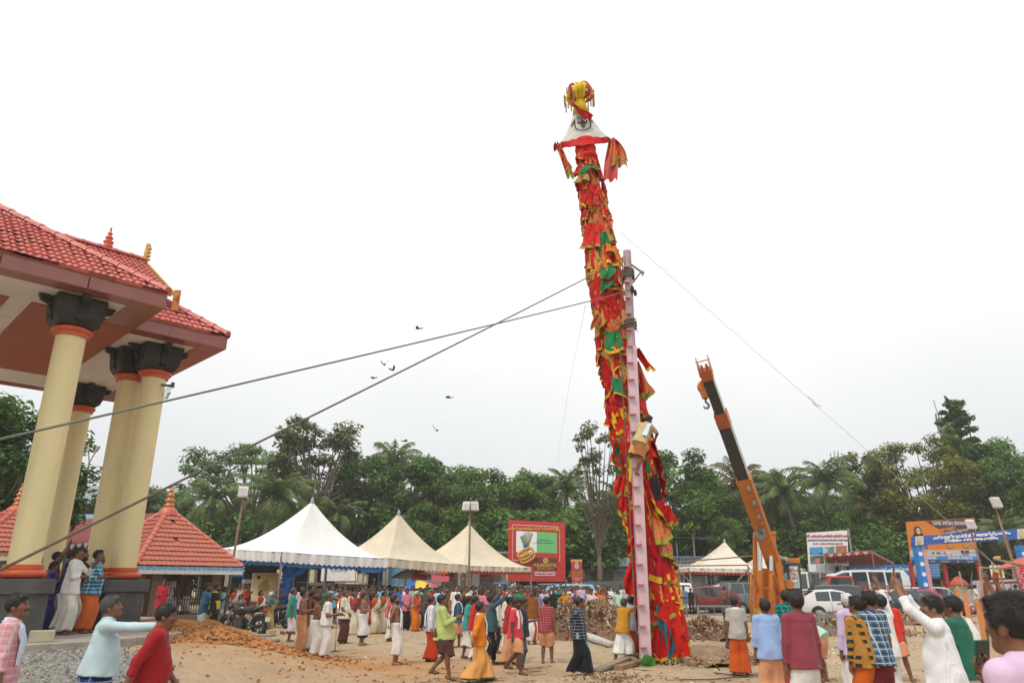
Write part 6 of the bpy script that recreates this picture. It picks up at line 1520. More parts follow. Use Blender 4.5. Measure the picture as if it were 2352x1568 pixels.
LM={'dark':leaf_mat('dark evergreen leaf',(.055,.13,.026),.4,(.14,.27,.045)),'mid':leaf_mat('mid green leaf',(.075,.17,.03),.4,(.19,.33,.05)),'olive':leaf_mat('olive yellow leaf',(.13,.165,.025),.4,(.27,.28,.04)),
      'teak':leaf_mat('dull teak leaf',(.10,.13,.045),.45,(.2,.23,.08)),'palm':leaf_mat('palm frond',(.07,.14,.03),.45,(.19,.27,.06)),'palmy':leaf_mat('yellowing palm frond',(.11,.12,.03),.4,(.24,.20,.06)),'bright':leaf_mat('fresh bright leaf',(.08,.19,.02),.4,(.22,.40,.04))}
BARK=mat('grey brown bark',(.15,.115,.085),.9,.3,3,.6,12);BARKP=mat('palm bark',(.24,.21,.17),.9,.2,4,.5,8,stretch=(1,1,4))
def leaf_mesh(name,cen,nrm,size,tint,m,aspect=.5,rs=1):
    """one small folded leaf face per centre"""
    n=len(cen);r=np.random.RandomState(rs);cen=np.asarray(cen);nrm=np.asarray(nrm);nrm/=np.linalg.norm(nrm,axis=1)[:,None]
    t=r.normal(size=(n,3));t-=nrm*(t*nrm).sum(1)[:,None];t/=np.linalg.norm(t,axis=1)[:,None];s=np.cross(nrm,t);sz=np.asarray(size)[:,None]
    P=np.stack([cen-t*sz,cen+s*sz*aspect-nrm*sz*.15,cen+t*sz,cen-s*sz*aspect-nrm*sz*.15],1).reshape(-1,3)
    me=bpy.data.meshes.new(name);me.vertices.add(4*n);me.vertices.foreach_set('co',P.astype(np.float32).ravel())
    me.loops.add(4*n);me.loops.foreach_set('vertex_index',np.arange(4*n,dtype=np.int32));me.polygons.add(n);me.polygons.foreach_set('loop_start',np.arange(0,4*n,4,dtype=np.int32))
    a=me.attributes.new('tint','FLOAT','FACE');a.data.foreach_set('value',np.clip(tint,0,1).astype(np.float32));me.materials.append(m);me.update(calc_edges=True);return me
def broadleaf(seed,H,Wd,lm,n_clump,per,leaf,base=.35,spread=1.0,clump=1.0,open_=0.0,shape='round',bright=0):
    """returns trunk mesh, crown mesh (built at the origin, height H)"""
    r=random.Random(seed);nr=np.random.RandomState(seed);b=MB();tips=[]
    tk=.018*H+.06
    def pt():return 0
    trunk=[Vector((0,0,-.2)),Vector((r.gauss(0,.1),r.gauss(0,.1),H*base*.5)),Vector((r.gauss(0,.25),r.gauss(0,.2),H*base))]
    if shape=='spire':trunk+=[Vector((0,0,H*.7)),Vector((0,0,H*.97))]
    b.tube(trunk,[tk*(1.25-.75*i/(len(trunk)-1))for i in range(len(trunk))],8)
    top=trunk[2]
    for k in range(n_clump):
        if shape=='spire':
            z=H*(base+(1-base)*(k+.5)/n_clump);w=Wd*(1.02-(z/H-base)/(1-base))**.8*(.45+.35*math.sin(k*1.3))+.3;a=k*2.4+r.uniform(-.4,.4);p=Vector((w*math.cos(a),w*math.sin(a),z-w*.2));st=Vector((0,0,z-w*.1))
        else:
            u=r.random()**.5;a=r.uniform(0,6.28);e=r.random()
            zc=H*(base+(1-base)*(.22+.78*e))-H*.02;ww=Wd*math.sqrt(max(.05,1-((e-.42)/.66)**2))*(.35+.65*u)
            if shape=='umbrella':zc=H*(.72+.26*r.random()-.12*u*u);ww=Wd*u
            p=Vector((ww*math.cos(a),ww*math.sin(a)*.85,zc));st=top
        tips.append(p)
        m1=st.lerp(p,.45)+Vector((r.gauss(0,.3),r.gauss(0,.3),(.06 if shape!='umbrella' else .1)*H*r.uniform(-.3,.8)))
        q0=trunk[1].lerp(trunk[2],r.uniform(.4,1))if shape!='spire' else st
        b.tube([q0,m1,p],[tk*.42,tk*.24,.025],5,cap=False)
    tm=b.mesh('trunk',[BARK],True)
    cen,nrm,sz,ti=[],[],[],[]
    for k,p in enumerate(tips):
        rr=clump*r.uniform(.7,1.3)*(1.15-.75*k/n_clump if shape=='spire' else 1);m_=int(per*rr*2.3);d=nr.normal(size=(m_,3));d/=np.linalg.norm(d,axis=1)[:,None];rad_=(nr.rand(m_)**.45)[:,None]*rr
        c=d*rad_*np.array([1.0,1.0,.62 if shape!='umbrella' else .38]);cen.append(c+np.array(p));nn=d*.5+nr.normal(size=(m_,3))*.45+np.array([0,0,.8]);nrm.append(nn)
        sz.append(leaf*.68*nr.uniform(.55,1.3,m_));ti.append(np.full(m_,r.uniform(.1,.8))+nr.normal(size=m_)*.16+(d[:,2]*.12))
    cm=leaf_mesh('crown',np.concatenate(cen),np.concatenate(nrm),np.concatenate(sz),np.concatenate(ti),LM[lm],.5,seed)
    return tm,cm
def palm(seed,H,L,n_fr,lm):
    r=random.Random(seed);nr=np.random.RandomState(seed);b=MB();lean=r.uniform(-.12,.12)
    sp=[Vector((lean*H*t**1.6,.03*H*math.sin(3*t),H*t))for t in[i/7 for i in range(8)]];b.tube([sp[0]-Vector((0,0,.2))]+sp[1:],[.24-.11*i/7 for i in range(8)],8)
    top=sp[-1];V,Q,T=[],[],[]
    for k in range(n_fr):
        a=k*2.399+r.uniform(-.2,.2);e0=1.5-1.75*(k/n_fr)**1.15+r.uniform(-.12,.12);ln=L*r.uniform(.85,1.1);t_=.25+.5*r.random()-(.0 if k<n_fr*.7 else-.2)
        pts=[top.copy()];e=e0;n=13
        for i in range(n):e-=(.055+.012*i)*(1+.5*(e0<.4));pts.append(pts[-1]+Vector((math.cos(a)*math.cos(e),math.sin(a)*math.cos(e),math.sin(e)))*ln/n)
        b.tube(pts[::3]+[pts[-1]],[.035]*len(pts[::3])+[.008],4,cap=False)
        sd=Vector((-math.sin(a),math.cos(a),0))
        for i in range(1,2*n):
            f=i/2;p=pts[int(f)].lerp(pts[min(int(f)+1,n)],f%1);d=(pts[min(int(f)+1,n)]-pts[int(f)]).normalized();w=ln*.2*math.sin(math.pi*min(.97,.12+.86*i/(2*n)))**.7
            for s in(-1,1):
                drop=Vector((0,0,-w*r.uniform(.45,.95)));tip=p+sd*s*w*.75+d*w*.55+drop;hw=d*.075
                V+=[p-hw,p+hw,tip+hw*.3,tip-hw*.3];T.append(t_+r.gauss(0,.12))
    V=np.array([tuple(v)for v in V]);n=len(V)//4
    me=bpy.data.meshes.new('crown');me.vertices.add(4*n);me.vertices.foreach_set('co',V.astype(np.float32).ravel());me.loops.add(4*n);me.loops.foreach_set('vertex_index',np.arange(4*n,dtype=np.int32));me.polygons.add(n);me.polygons.foreach_set('loop_start',np.arange(0,4*n,4,dtype=np.int32))
    at=me.attributes.new('tint','FLOAT','FACE');at.data.foreach_set('value',np.clip(T,0,1).astype(np.float32));me.materials.append(LM[lm]);me.update(calc_edges=True)
    nuts=MB()
    for k in range(9):a=k*.7;nuts.ell(top+Vector((.3*math.cos(a),.3*math.sin(a),-.35-.1*(k%3))),(.13,.13,.16),7,5)
    return b.mesh('trunk',[BARKP],True),me,nuts.mesh('coconuts',[mat('coconut',(.16,.13,.05),.6)],True)
PT_={'dense':[broadleaf(11,13,4.4,'dark',60,105,.30,.25,clump=1.3),broadleaf(12,13,4.2,'dark',54,110,.30,.22,clump=1.35),broadleaf(13,12,4.6,'mid',56,110,.30,.22,clump=1.35)],
       'mid':[broadleaf(21,12,3.8,'mid',54,100,.27,.22,clump=1.2),broadleaf(22,11,4.0,'mid',54,100,.27,.2,clump=1.25)],
       'olive':[broadleaf(31,14,4.6,'olive',74,120,.22,.25,clump=1.2)],
       'teak':[broadleaf(41,16,4.2,'teak',40,46,.36,.42,clump=1.05),broadleaf(42,16,2.6,'teak',34,34,.34,.3,clump=.85)],
       'umbrella':[broadleaf(51,14,6.0,'mid',54,62,.24,.45,clump=1.15,shape='umbrella')],
       'spire':[broadleaf(61,18,3.6,'dark',70,120,.26,.3,clump=1.05,shape='spire')],
       'bush':[broadleaf(71,5,2.8,'dark',30,100,.25,.06,clump=1.1),broadleaf(72,5,2.8,'mid',30,100,.25,.06,clump=1.1)],
       'bright':[broadleaf(81,12,3.4,'bright',20,70,.26,.3,clump=.8)]}
PP_=[palm(91,11,4.2,26,'palm'),palm(92,11,4.0,24,'palm'),palm(93,10,4.4,28,'palmy')]
def plant_tree(px,py,Y,kind,label,wide=1.0,i=0,cat='tree',group='trees beyond the square',name=None):
    """px, py: where the crown's top stands in the view"""
    pr=PT_[kind][i%len(PT_[kind])];top=W(px,py,Y);H0={'dense':13,'mid':12,'olive':14,'teak':16,'umbrella':14,'spire':18,'bush':5,'bright':12}[kind]
    root=empty(name or{'bush':'bush','spire':'conical_tree'}.get(kind,'broadleaf_tree'),(top.x,Y,0),rng.uniform(0,6.28),label,cat,group);s=top.z/(H0*1.03);root.scale=(s*wide,s*wide,s)
    link('trunk',pr[0],root);link('crown',pr[1],root);return root
def plant_palm(px,py,Y,i,label,r=1.0):
    pr=PP_[i];top=W(px,py,Y);H0=(14.0,13.8,13.0)[i];root=empty('coconut_palm',(top.x,Y,0),rng.uniform(0,6.28),label,'palm tree','coconut palms beyond the square');s=top.z/H0;root.scale=(r*1.0,r*1.0,s)
    link('trunk',pr[0],root);link('crown',pr[1],root);link('coconuts',pr[2],root)
for a in((20,905,34,'dense',"big dark tree behind the pavilion at the picture's left edge",1.15,0),(-70,930,38,'dense',"dark tree crown cut by the left edge, behind the nearest column",1.2,1),(348,1118,95,'mid',"distant green tree above the shrine finial",1.0,0),(392,1122,98,'dense',"distant dark tree right of the shrine finial",.9,1),
          (440,1118,95,'mid',"distant tree between the shrine roof and the leftmost palm",1.0,1),(590,1000,74,'umbrella',"flat spreading airy tree left of the tall sparse tree",1.0,0),(745,938,66,'teak',"tall sparse big leaved tree above the white tent",1.05,0),
          (835,1040,70,'dense',"dense dark tree right of the tall sparse tree",.8,1),(955,1045,68,'dense',"broad dense dark tree above the beige tents",.95,0),(1010,1095,66,'mid',"rounded green tree just right of the middle beige tent's peak",.8,0),(1085,1045,74,'dense',"dense dark tree left of the billboard",.85,2),(1165,1060,72,'mid',"green tree above the red billboard's left corner",.9,1),
          (1225,1085,76,'dense',"dark tree behind the red billboard",.8,1),(1365,955,63,'teak',"tall thin sparse tree left of the decorated pole",.8,1),(1345,1150,68,'mid',"bushy green tree at the foot of the thin sparse tree",.7,0),
          (1548,1005,70,'dense',"tall dark tree immediately right of the decorated pole",.85,2),(1620,1055,72,'mid',"green tree behind the crane boom's upper half",.85,1),(1700,1110,78,'dense',"dark tree behind the crane boom",.8,0),(1752,1080,74,'dense',"dark tree right of the crane boom",.7,1),(1665,1185,66,'mid',"low light green tree right behind the cream tent peak",.75,0),
          (1965,1020,76,'teak',"dull leaved tree above the white hoarding",.85,0),(1980,1085,72,'dense',"dark green tree below the dull leaved tree, right of the palms",.7,1),(2105,1000,69,'olive',"large olive yellow feathery tree above the orange billboard",1.05,0),(2182,905,72,'spire',"tall dark conical tree rising highest on the right",1.15,0),
          (2245,1010,71,'dense',"dark tree just right of the conical tree",.8,1),(2325,1035,66,'dense',"dark tree at the picture's right edge",.9,0),(2400,1060,62,'mid',"green tree cut by the right edge",.9,0),(1895,1150,66,'dense',"shaded dark tree under the twin palms",.8,2),
          (2010,1160,70,'mid',"green tree between the white hoarding and the orange billboard",.8,1)):
    plant_tree(a[0],a[1],a[2],a[3],a[4],a[5],a[6])
b_=PT_['bright'][0]
bt=plant_tree(1018,1078,65.5,'bright',"fresh bright green shoots topping the dense tree above the middle tent",.9,0)
for px,py,Y,i,lb,r in((492,1090,66,1,"leftmost coconut palm behind the flood light pole",.85),(628,1075,62,0,"large coconut palm with drooping fronds left of the white tent's peak",1.15),(775,1135,64,1,"low palm in the shade right of the white tent's peak",.8),(893,998,82,0,"tall coconut palm rising over the dense trees",1.0),(980,1040,86,1,"palm half hidden behind the broad dense tree",.9),
                            (1222,1072,78,1,"coconut palm left of the pair above the billboard",.85),(1278,1062,76,0,"coconut palm above the billboard's right corner",.95),(1412,1100,72,1,"coconut palm tucked beside the decorated pole's left side",.85),(1700,1045,74,2,"yellowing coconut palm behind the crane boom",.95),
                            (1820,1065,68,0,"left palm of the pair between crane and white hoarding",1.05),(1890,1042,66,1,"tallest palm, above the white vans",1.1),(2000,1130,70,2,"palm with browning fronds left of the olive tree",.8),(2290,1175,60,0,"low palm behind the blue arch at the right",.75),(2345,1180,61,2,"yellow brown palm at the right edge behind the arch",.8)):
    plant_palm(px,py,Y,i,lb,r)
# dark undergrowth and young trees filling the edge of the wood
k=0
for px in range(360,2420,62):
    if 1230<px<1290:pass
    Y=73+6*math.sin(px*.7);py=1195+22*math.sin(px*.31)+(35 if 330<px<520 else 0)
    lab=("dark" if k%2==0 else "mid green")+" bushy undergrowth along the wood's edge, low "+("behind the shrine roof" if px<560 else "behind the white tent" if px<860 else "behind the beige tents" if px<1170 else "behind the red billboard" if px<1320 else "behind the slate building" if px<1560 else "behind the crane" if px<1850 else "behind the white hoarding" if px<2060 else "behind the orange billboard" if px<2260 else "at the right edge")
    t=plant_tree(px+rng.uniform(-12,12),py,Y,'bush',lab,1.1,k,'bush','undergrowth along the edge of the wood');k+=1
for px in range(340,2450,48):
    t=plant_tree(px+rng.uniform(-12,12),1150+rng.uniform(-25,30),88+rng.uniform(-4,6),'mid' if k%2 else 'dense',("mid green" if k%2 else "dark")+" tree deep in the wood, glimpsed between nearer trees "+("left of the white tent" if px<560 else "above the white tent" if px<860 else "above the beige tents" if px<1170 else "above the red billboard" if px<1320 else "around the decorated pole" if px<1640 else "right of the crane boom" if px<1900 else "above the white minibus" if px<2080 else "at the far right"),1.0,k,'tree','trees deep in the wood');k+=1
# small leafy shrubs near the buildings
plant_tree(1478,1300,61,'bush',"small dark green shrub in front of the slate building's window",.9,0,'shrub',None);plant_tree(1690,1312,58,'bush',"small shrub under the cream tent by the orange flag",.9,0,'shrub',None)
# far scaffold like mast and the concrete tank tower behind the conical tree
mast=empty('radio_mast',(XA(2090,1100,110),110,0),0,"thin far lattice mast standing left of the olive tree","mast")
b=MB()
for dx in(-.9,-.3,.3,.9):b.beam((dx,0,0),(dx,0,ZA(1032+8*abs(dx),110)),.09)
for z in range(2,20,2):b.beam((-.9,0,z),(.9,0,z),.07);b.beam((-.9,0,z),(-.3,0,z+2),.05)
b.build('lattice',[M_STEELP],mast);mast.location.x=XA(1922,1050,110)
mt=empty('concrete_tower',(XA(2166,950,90),90,0),0,"top of a pale concrete tower peeping out left of the conical tree","tower")
b=MB();z1=ZA(962,90);b.lathe([(.75,0),(.75,z1-2),(.95,z1-1.6),(.95,z1)],(0,0,0),20);b.build('shaft',[M_BAND],mt,angle=40)
b=MB();b.lathe([(1.0,z1),(1.0,z1+.08)],(0,0,0),20)
for k in range(8):a=k*.785;b.beam((.9*math.cos(a),.9*math.sin(a),z1),(.9*math.cos(a),.9*math.sin(a),z1+.8),.08)
b.beam((-.6,0,z1),(-.9,0,z1+2.5),.07);b.build('railing',[M_STEELP],mt)
# ------------------------------------------------------------------ cars, vans, trucks
M_TY=mat('car tyre',(.018,.018,.018),.85,.2,10);M_RIM=mat('silver wheel rim',(.5,.5,.5),.3,.1,5,metal=.8);M_LAMPW=mat('head lamp lens',(.65,.66,.66),.15,.05);M_LAMPR=mat('tail lamp red',(.45,.02,.015),.2,.1);M_PLAST=mat('black bumper plastic',(.03,.03,.03),.6,.1)
def paint(col):return mat('car paint %.2f %.2f %.2f'%col,col,.22,.04,1.0,spec=.6)
PROF={'hatch':([(0,.36),(.02,.48),(.09,.57),(.26,.64),(.42,.94),(.55,1),(.78,.975),(.92,.80),(.975,.62),(1,.40)],.60,[(.31,.40),(.425,.60),(.62,.80)]),
        'sedan':([(0,.36),(.02,.47),(.1,.56),(.28,.64),(.44,.95),(.55,1),(.68,.97),(.83,.72),(.96,.69),(1,.42)],.60,[(.33,.41),(.43,.57),(.585,.72)]),
        'suv':([(0,.40),(.02,.52),(.07,.60),(.24,.65),(.37,.95),(.5,1),(.9,.98),(.965,.72),(1,.42)],.60,[(.28,.35),(.375,.54),(.555,.72),(.74,.89)]),
        'van':([(0,.30),(.02,.44),(.07,.54),(.20,.90),(.30,.98),(.5,1),(.95,.99),(.99,.85),(1,.30)],.50,[(.11,.19),(.22,.36),(.385,.54),(.56,.72),(.74,.90)]),
        'jeep':([(0,.42),(.02,.54),(.05,.58),(.26,.62),(.34,.95),(.42,1),(.97,.99),(.99,.80),(1,.42)],.62,[(.36,.52),(.545,.70),(.73,.93)])}
def vehicle(kind,L,Wd,H,col,name,label,cat,px,py,Y,heading,group="vehicles parked round the square",glasscol=None,roofcol=None,stripe=None,wr=.31,roof_rack=False,ground=True):
    """heading: degrees from +X (to the right of the picture), counter-clockwise seen from above"""
    prof,bf,wins=PROF[kind];p0=Vector((XA(px,py,Y),Y,0));root=empty(name,p0,rad(heading),label,cat,group);M=paint(col);hw=Wd/2
    fx,fz=[a for a,_ in prof],[c for _,c in prof]
    top=lambda x:float(np.interp(x,fx,fz))*H;zb=bf*H;XL=lambda x:L*(.5-x)
    wid=lambda x:hw*(1-.13*abs(2*x-1)**5-.02*abs(2*x-1)**2)
    def sec(x):
        t,w=top(x),wid(x);b_=min(t-.02,zb);up=max(0,t-b_)/(H-zb);ye=w*(.965-.2*min(1,up))
        return[(w*.88,.20),(w*.97,.30),(w,(b_+.3)*.52),(w*.975,b_),(ye,max(b_+.005,t-.06)),(ye*.84,t-.012),(0,t)]
    xs=sorted(set([i/36 for i in range(37)]+fx));rows=[]
    for x in xs:
        h=sec(x);rows.append([Vector((XL(x),-y,z))for y,z in h]+[Vector((XL(x),y,z))for y,z in h[-2::-1]])
    b=MB();b.grid(rows)
    n=len(rows[0]);k=len(b.v);b.f.append(tuple(range(n)));b.mi.append(0);b.f.append(tuple(range(k-n,k))[::-1]);b.mi.append(0);b.add([rows[0][0],rows[-1][0],rows[-1][-1],rows[0][-1]],[(0,1,2,3)])
    b.build('body',[M],root,angle=38)
    G_=glasscol or glass()
    def side(x,t,s):
        h=sec(x);a,c=h[3],h[4];return Vector((XL(x),s*(a[0]+(c[0]-a[0])*t+.012),a[1]+(c[1]-a[1])*t))
    for s in(-1,1):
        for x0,x1 in wins:
            b=MB();b.grid([[side(x0+(x1-x0)*i/5,t,s)for t in(.06,.5,.93)]for i in range(6)]);b.build('side_window',[G_],root)
        for x0,x1 in wins[1:]:
            b=MB();q=[Vector((XL(x0-.012),s*(wid(x0)+.002),z))for z in(.36,zb-.02)];b.beam(q[0],q[1],.012,.012);b.build('door_seam',[M_PLAST],root)
        b=MB();x=wins[1][0]+.09;b.box((XL(x),s*(wid(x)+.012),zb-.1),(.2,.03,.035));b.build('door_handle',[M_PLAST],root,bevel=.006)
        b=MB();x=wins[0][1]+.02;b.box((XL(x),s*(wid(x)+.1),zb+.06),(.1,.18,.13));b.build('wing_mirror',[M],root,bevel=.03)
        b=MB();b.beam((XL(.2),s*(hw+.004),.3),(XL(.78),s*(hw+.004),.3),.02,.09);b.build('sill_trim',[M_PLAST],root)
    def across(x0,x1,nm,f0):
        b=MB();rows=[]
        for i in range(5):
            x=x0+(x1-x0)*i/4;h=sec(x);w=h[4][0]*f0;rows.append([Vector((XL(x)+(.012 if x<.5 else-.012),w*u,top(x)+.012-.03*abs(u)**3))for u in(-1,-.6,0,.6,1)])
        b.grid(rows);b.build(nm,[G_],root,True)
    i0=[i for i in range(len(fx))if fz[i]>.9][0];across(fx[i0-1]+.02,fx[i0]-.01,'windshield',.86)
    j0=[i for i in range(len(fx))if fz[i]>.9][-1];across(fx[j0]+.02,min(.985,fx[j0+1]-.005),'rear_window',.84)
    for x in(.175,.79):
        for s in(-1,1):
            y=s*(wid(x)-.06);b=MB();b.lathe([(0,-.01),(wr*1.17,-.01),(wr*1.17,.01),(0,.01)],(XL(x),s*(wid(x)+.002),wr+.01),24,'y');b.build('wheel_arch',[M_PLAST],root)
            b=MB();b.lathe([(wr*.62,-.09),(wr*.93,-.1),(wr,-.06),(wr,.06),(wr*.93,.1),(wr*.62,.09)],(XL(x),y+s*.03,wr),28,'y');w_=b.build('wheel',[M_TY],root,angle=40)
            b=MB();b.lathe([(0,-.02),(wr*.6,-.03),(wr*.64,.0),(wr*.6,.03),(0,.02)],(XL(x),y+s*.1,wr),20,'y')
            for k in range(6):
                a=k*math.pi/3;b.beam((XL(x)+.05*math.cos(a),y+s*.135,wr+.05*math.sin(a)),(XL(x)+wr*.58*math.cos(a),y+s*.125,wr+wr*.58*math.sin(a)),.045,.02,(0,1,0))
            r_=b.build('rim',[M_RIM],w_)
    zl=min(top(.03),zb)*.86
    for s in(-1,1):
        b=MB();b.ell((XL(.025),s*wid(.03)*.74,zl),(.13,.2,.085),10,6);b.build('headlight',[M_LAMPW],root,True)
        b=MB();b.box((XL(.985),s*wid(.98)*.86,zb*.93),(.12,.17,.26));b.build('tail_light',[M_LAMPR],root,bevel=.03)
    for x,sx in((.0,1),(1.0,-1)):
        b=MB();b.box((XL(x)-sx*.06,0,.34),(.2,wid(x)*1.98,.16));b.build('bumper',[M_PLAST if kind in('jeep','van')else M],root,bevel=.05)
        b=MB();b.box((XL(x)+sx*.045,0,.42),(.02,.5,.11));b.build('number_plate',[M_SGW],root)
    b=MB();b.box((XL(.012),0,zl-.12),(.08,wid(.02)*1.0,.12));b.build('grille',[M_PLAST],root,bevel=.02)
    if roofcol:
        b=MB();b.box((XL(.65),0,H+.02),(L*.58,Wd*.7,.05));b.build('roof_cover',[roofcol],root,bevel=.02)
    if roof_rack:
        b=MB()
        for s in(-1,1):b.beam((XL(.35),s*hw*.6,H+.07),(XL(.92),s*hw*.6,H+.07),.04)
        for k in range(5):x=.37+k*.13;b.beam((XL(x),-hw*.6,H+.07),(XL(x),hw*.6,H+.07),.04);b.beam((XL(x),hw*.6,H+.07),(XL(x),hw*.6,H-.01),.03);b.beam((XL(x),-hw*.6,H+.07),(XL(x),-hw*.6,H-.01),.03)
        b.build('roof_rack',[M_PLAST],root)
    if stripe:
        for s in(-1,1):
            b=MB();b.beam((XL(.06),s*(hw+.005),zb-.12),(XL(.95),s*(hw+.005),zb-.12),.012,.14);b.build('side_stripe',[stripe],root)
    return root
def pickup(L,col,bedcol,name,label,px,Y,heading,H=1.85,tail=None,slats=False):
    root=empty(name,(XA(px,1350,Y),Y,0),rad(heading),label,'truck',"vehicles parked round the square");M=paint(col);w=.85;x1=L/2;xc=L/2-L*.36
    pr=[(x1,.4),(x1,.85),(x1-.25,1.02),(x1-.62,H),(xc,H),(xc,.4)]
    b=MB();b.slab([Vector((x,-w,z))for x,z in pr],Vector((0,2*w,0)));b.build('cab',[M],root,bevel=.06)
    for s in(-1,1):
        b=MB();b.slab([Vector((x,s*(w+.01),z))for x,z in((x1-.34,1.05),(x1-.66,H-.12),(xc+.12,H-.12),(xc+.12,1.05))],Vector((0,.012*s,0)));b.build('side_window',[glass()],root)
    b=MB();b.slab([Vector((x1-.265,-w*.88,1.06)),Vector((x1-.265,w*.88,1.06)),Vector((x1-.6,w*.82,H-.08)),Vector((x1-.6,-w*.82,H-.08))],Vector((.02,0,.01)));b.build('windshield',[glass()],root)
    B_=paint(bedcol);b=MB();b.box(((xc-L/2)/2,0,.68),(xc+L/2-.06,2*w,.1));b.build('bed_floor',[B_],root)
    for c,d in((((xc-L/2)/2,-w,.92),(xc+L/2-.06,.05,.42)),(((xc-L/2)/2,w,.92),(xc+L/2-.06,.05,.42)),((-L/2+.02,0,.92),(.05,2*w,.42)),((xc-.06,0,1.2),(.05,2*w,1.0))):
        b=MB();b.box(c,d);b.build('bed_side',[B_],root,bevel=.01)
    if slats:
        for z in(1.25,1.45,1.65):
            for s in(-1,1):b=MB();b.beam((xc-.1,s*w,z),(-L/2+.05,s*w,z),.04);b.build('rail',[M_PLAST if slats==1 else B_],root)
        for k in range(6):
            x=xc-.1+(-L/2+.15-xc)*k/5
            for s in(-1,1):b=MB();b.beam((x,s*w,1.1),(x,s*w,1.68),.04);b.build('rail_post',[M_PLAST if slats==1 else B_],root)
    for x in(x1-.6,-L/2+.7):
        for s in(-1,1):
            b=MB();b.lathe([(.18,-.09),(.3,-.1),(.33,-.05),(.33,.05),(.3,.1),(.18,.09)],(x,s*(w-.08),.33),24,'y');wh=b.build('wheel',[M_TY],root,angle=40);b=MB();b.lathe([(0,-.03),(.19,-.04),(.19,.04),(0,.03)],(x,s*(w-.0),.33),16,'y');b.build('rim',[M_RIM],wh)
    for s in(-1,1):
        b=MB();b.box((x1+.01,s*w*.7,.7),(.06,.26,.16));b.build('headlight',[M_LAMPW],root,bevel=.02);b=MB();b.box((-L/2-.02,s*w*.85,.8),(.05,.14,.2));b.build('tail_light',[M_LAMPR],root)
    b=MB();b.box((x1-.02,0,.45),(.14,2*w,.16));b.build('bumper',[M_PLAST],root,bevel=.03)
    return root
WHT=(.68,.69,.69);pickup(4.3,(.50,.40,.22),(.48,.39,.22),'pickup_truck',"beige pickup truck behind the brick wall under the white tent",852,51,172,slats=2)
vehicle('suv',4.0,1.7,1.6,(.03,.09,.33),'parked_car',"blue car at the left end of the parked row below the beige tent",'car',1122,1350,49,15);vehicle('suv',4.3,1.75,1.65,(.55,.58,.60),'parked_car',"silver white car beside the blue car, under the red billboard",'car',1172,1350,50,200)
pickup(4.6,(.04,.22,.48),(.03,.03,.035),'flatbed_truck',"small blue truck with black cage bed below the billboard's corner",1190,54,178,slats=1)
vehicle('van',3.9,1.6,1.75,(.22,.48,.68),'parked_van',"light blue minivan behind the crowd right of the billboard",'van',1298,1350,50,186);vehicle('jeep',4.2,1.75,1.95,(.05,.055,.05),'parked_jeep',"black hardtop jeep with roof rack behind the crowd",'jeep',1366,1350,52,172,roof_rack=True)
vehicle('jeep',3.9,1.7,1.8,(.16,.16,.13),'parked_jeep',"olive grey jeep between the black jeep and the decorated pole",'jeep',1412,1350,52.5,10);vehicle('sedan',4.1,1.7,1.5,(.58,.60,.60),'parked_car',"white car just left of the pink beam behind the crowd",'car',1446,1352,49,190);vehicle('van',4.0,1.6,1.8,(.5,.5,.42),'parked_van',"beige roofed van far behind the light blue minivan",'van',1290,1342,57,8)
vehicle('van',3.7,1.5,1.85,WHT,'parked_van',"white minivan seen from behind right of the decorated pole",'van',1566,1352,49,80);vehicle('suv',4.2,1.75,1.65,(.2,.018,.016),'parked_car',"dark red car behind the group right of the decorated pole",'car',1618,1352,49,168)
vehicle('van',3.9,1.65,1.85,WHT,'parked_van',"white van behind the bystanders left of the crane",'van',1682,1350,50,176);vehicle('jeep',3.8,1.65,1.9,(.16,.19,.21),'parked_jeep',"grey blue soft topped jeep directly left of the crane mast",'jeep',1722,1350,49,12,roofcol=mat('green tarp roof',(.08,.14,.1),.8));vehicle('sedan',4.2,1.7,1.5,(.5,.53,.55),'parked_car',"silver car far behind the dark red car",'car',1650,1345,55,185)
vehicle('hatch',3.85,1.72,1.52,(.66,.67,.68),'parked_car',"white hatchback right of the crane, nearest of the parked cars",'car',1920,1385,40.5,-9,wr=.32)
vehicle('suv',4.5,1.8,1.75,(.05,.055,.06),'parked_car',"dark grey car directly behind the white hatchback",'car',1945,1365,43.5,-6);vehicle('van',6.4,2.0,2.7,WHT,'minibus',"white long wheelbase minibus behind the red truck",'minibus',1975,1345,53,176);vehicle('van',5.2,1.95,2.65,(.66,.66,.64),'minibus',"white minibus with orange band right behind the crane cab",'minibus',1872,1340,57,170,stripe=mat('orange band',(.5,.17,.06),.5))
pickup(5.6,(.50,.025,.02),(.46,.025,.02),'red_truck',"bright red flatbed truck between the minibus and the dark car",1978,48.5,178,H=2.25,slats=2)
vehicle('sedan',4.3,1.75,1.5,(.045,.05,.055),'parked_car',"dark grey sedan right of the red truck facing the square",'car',2092,1360,44.5,-35);vehicle('sedan',4.0,1.7,1.48,(.45,.025,.03),'parked_car',"red car beside the raised phone at the right",'car',2138,1362,45.5,-38);vehicle('suv',4.2,1.75,1.6,(.48,.46,.42),'parked_car',"silver beige car behind the red car",'car',2158,1355,48.5,-35);vehicle('sedan',4.3,1.75,1.5,(.07,.075,.08),'parked_car',"dark car at the right end of the parked row",'car',2172,1350,51.5,-30)
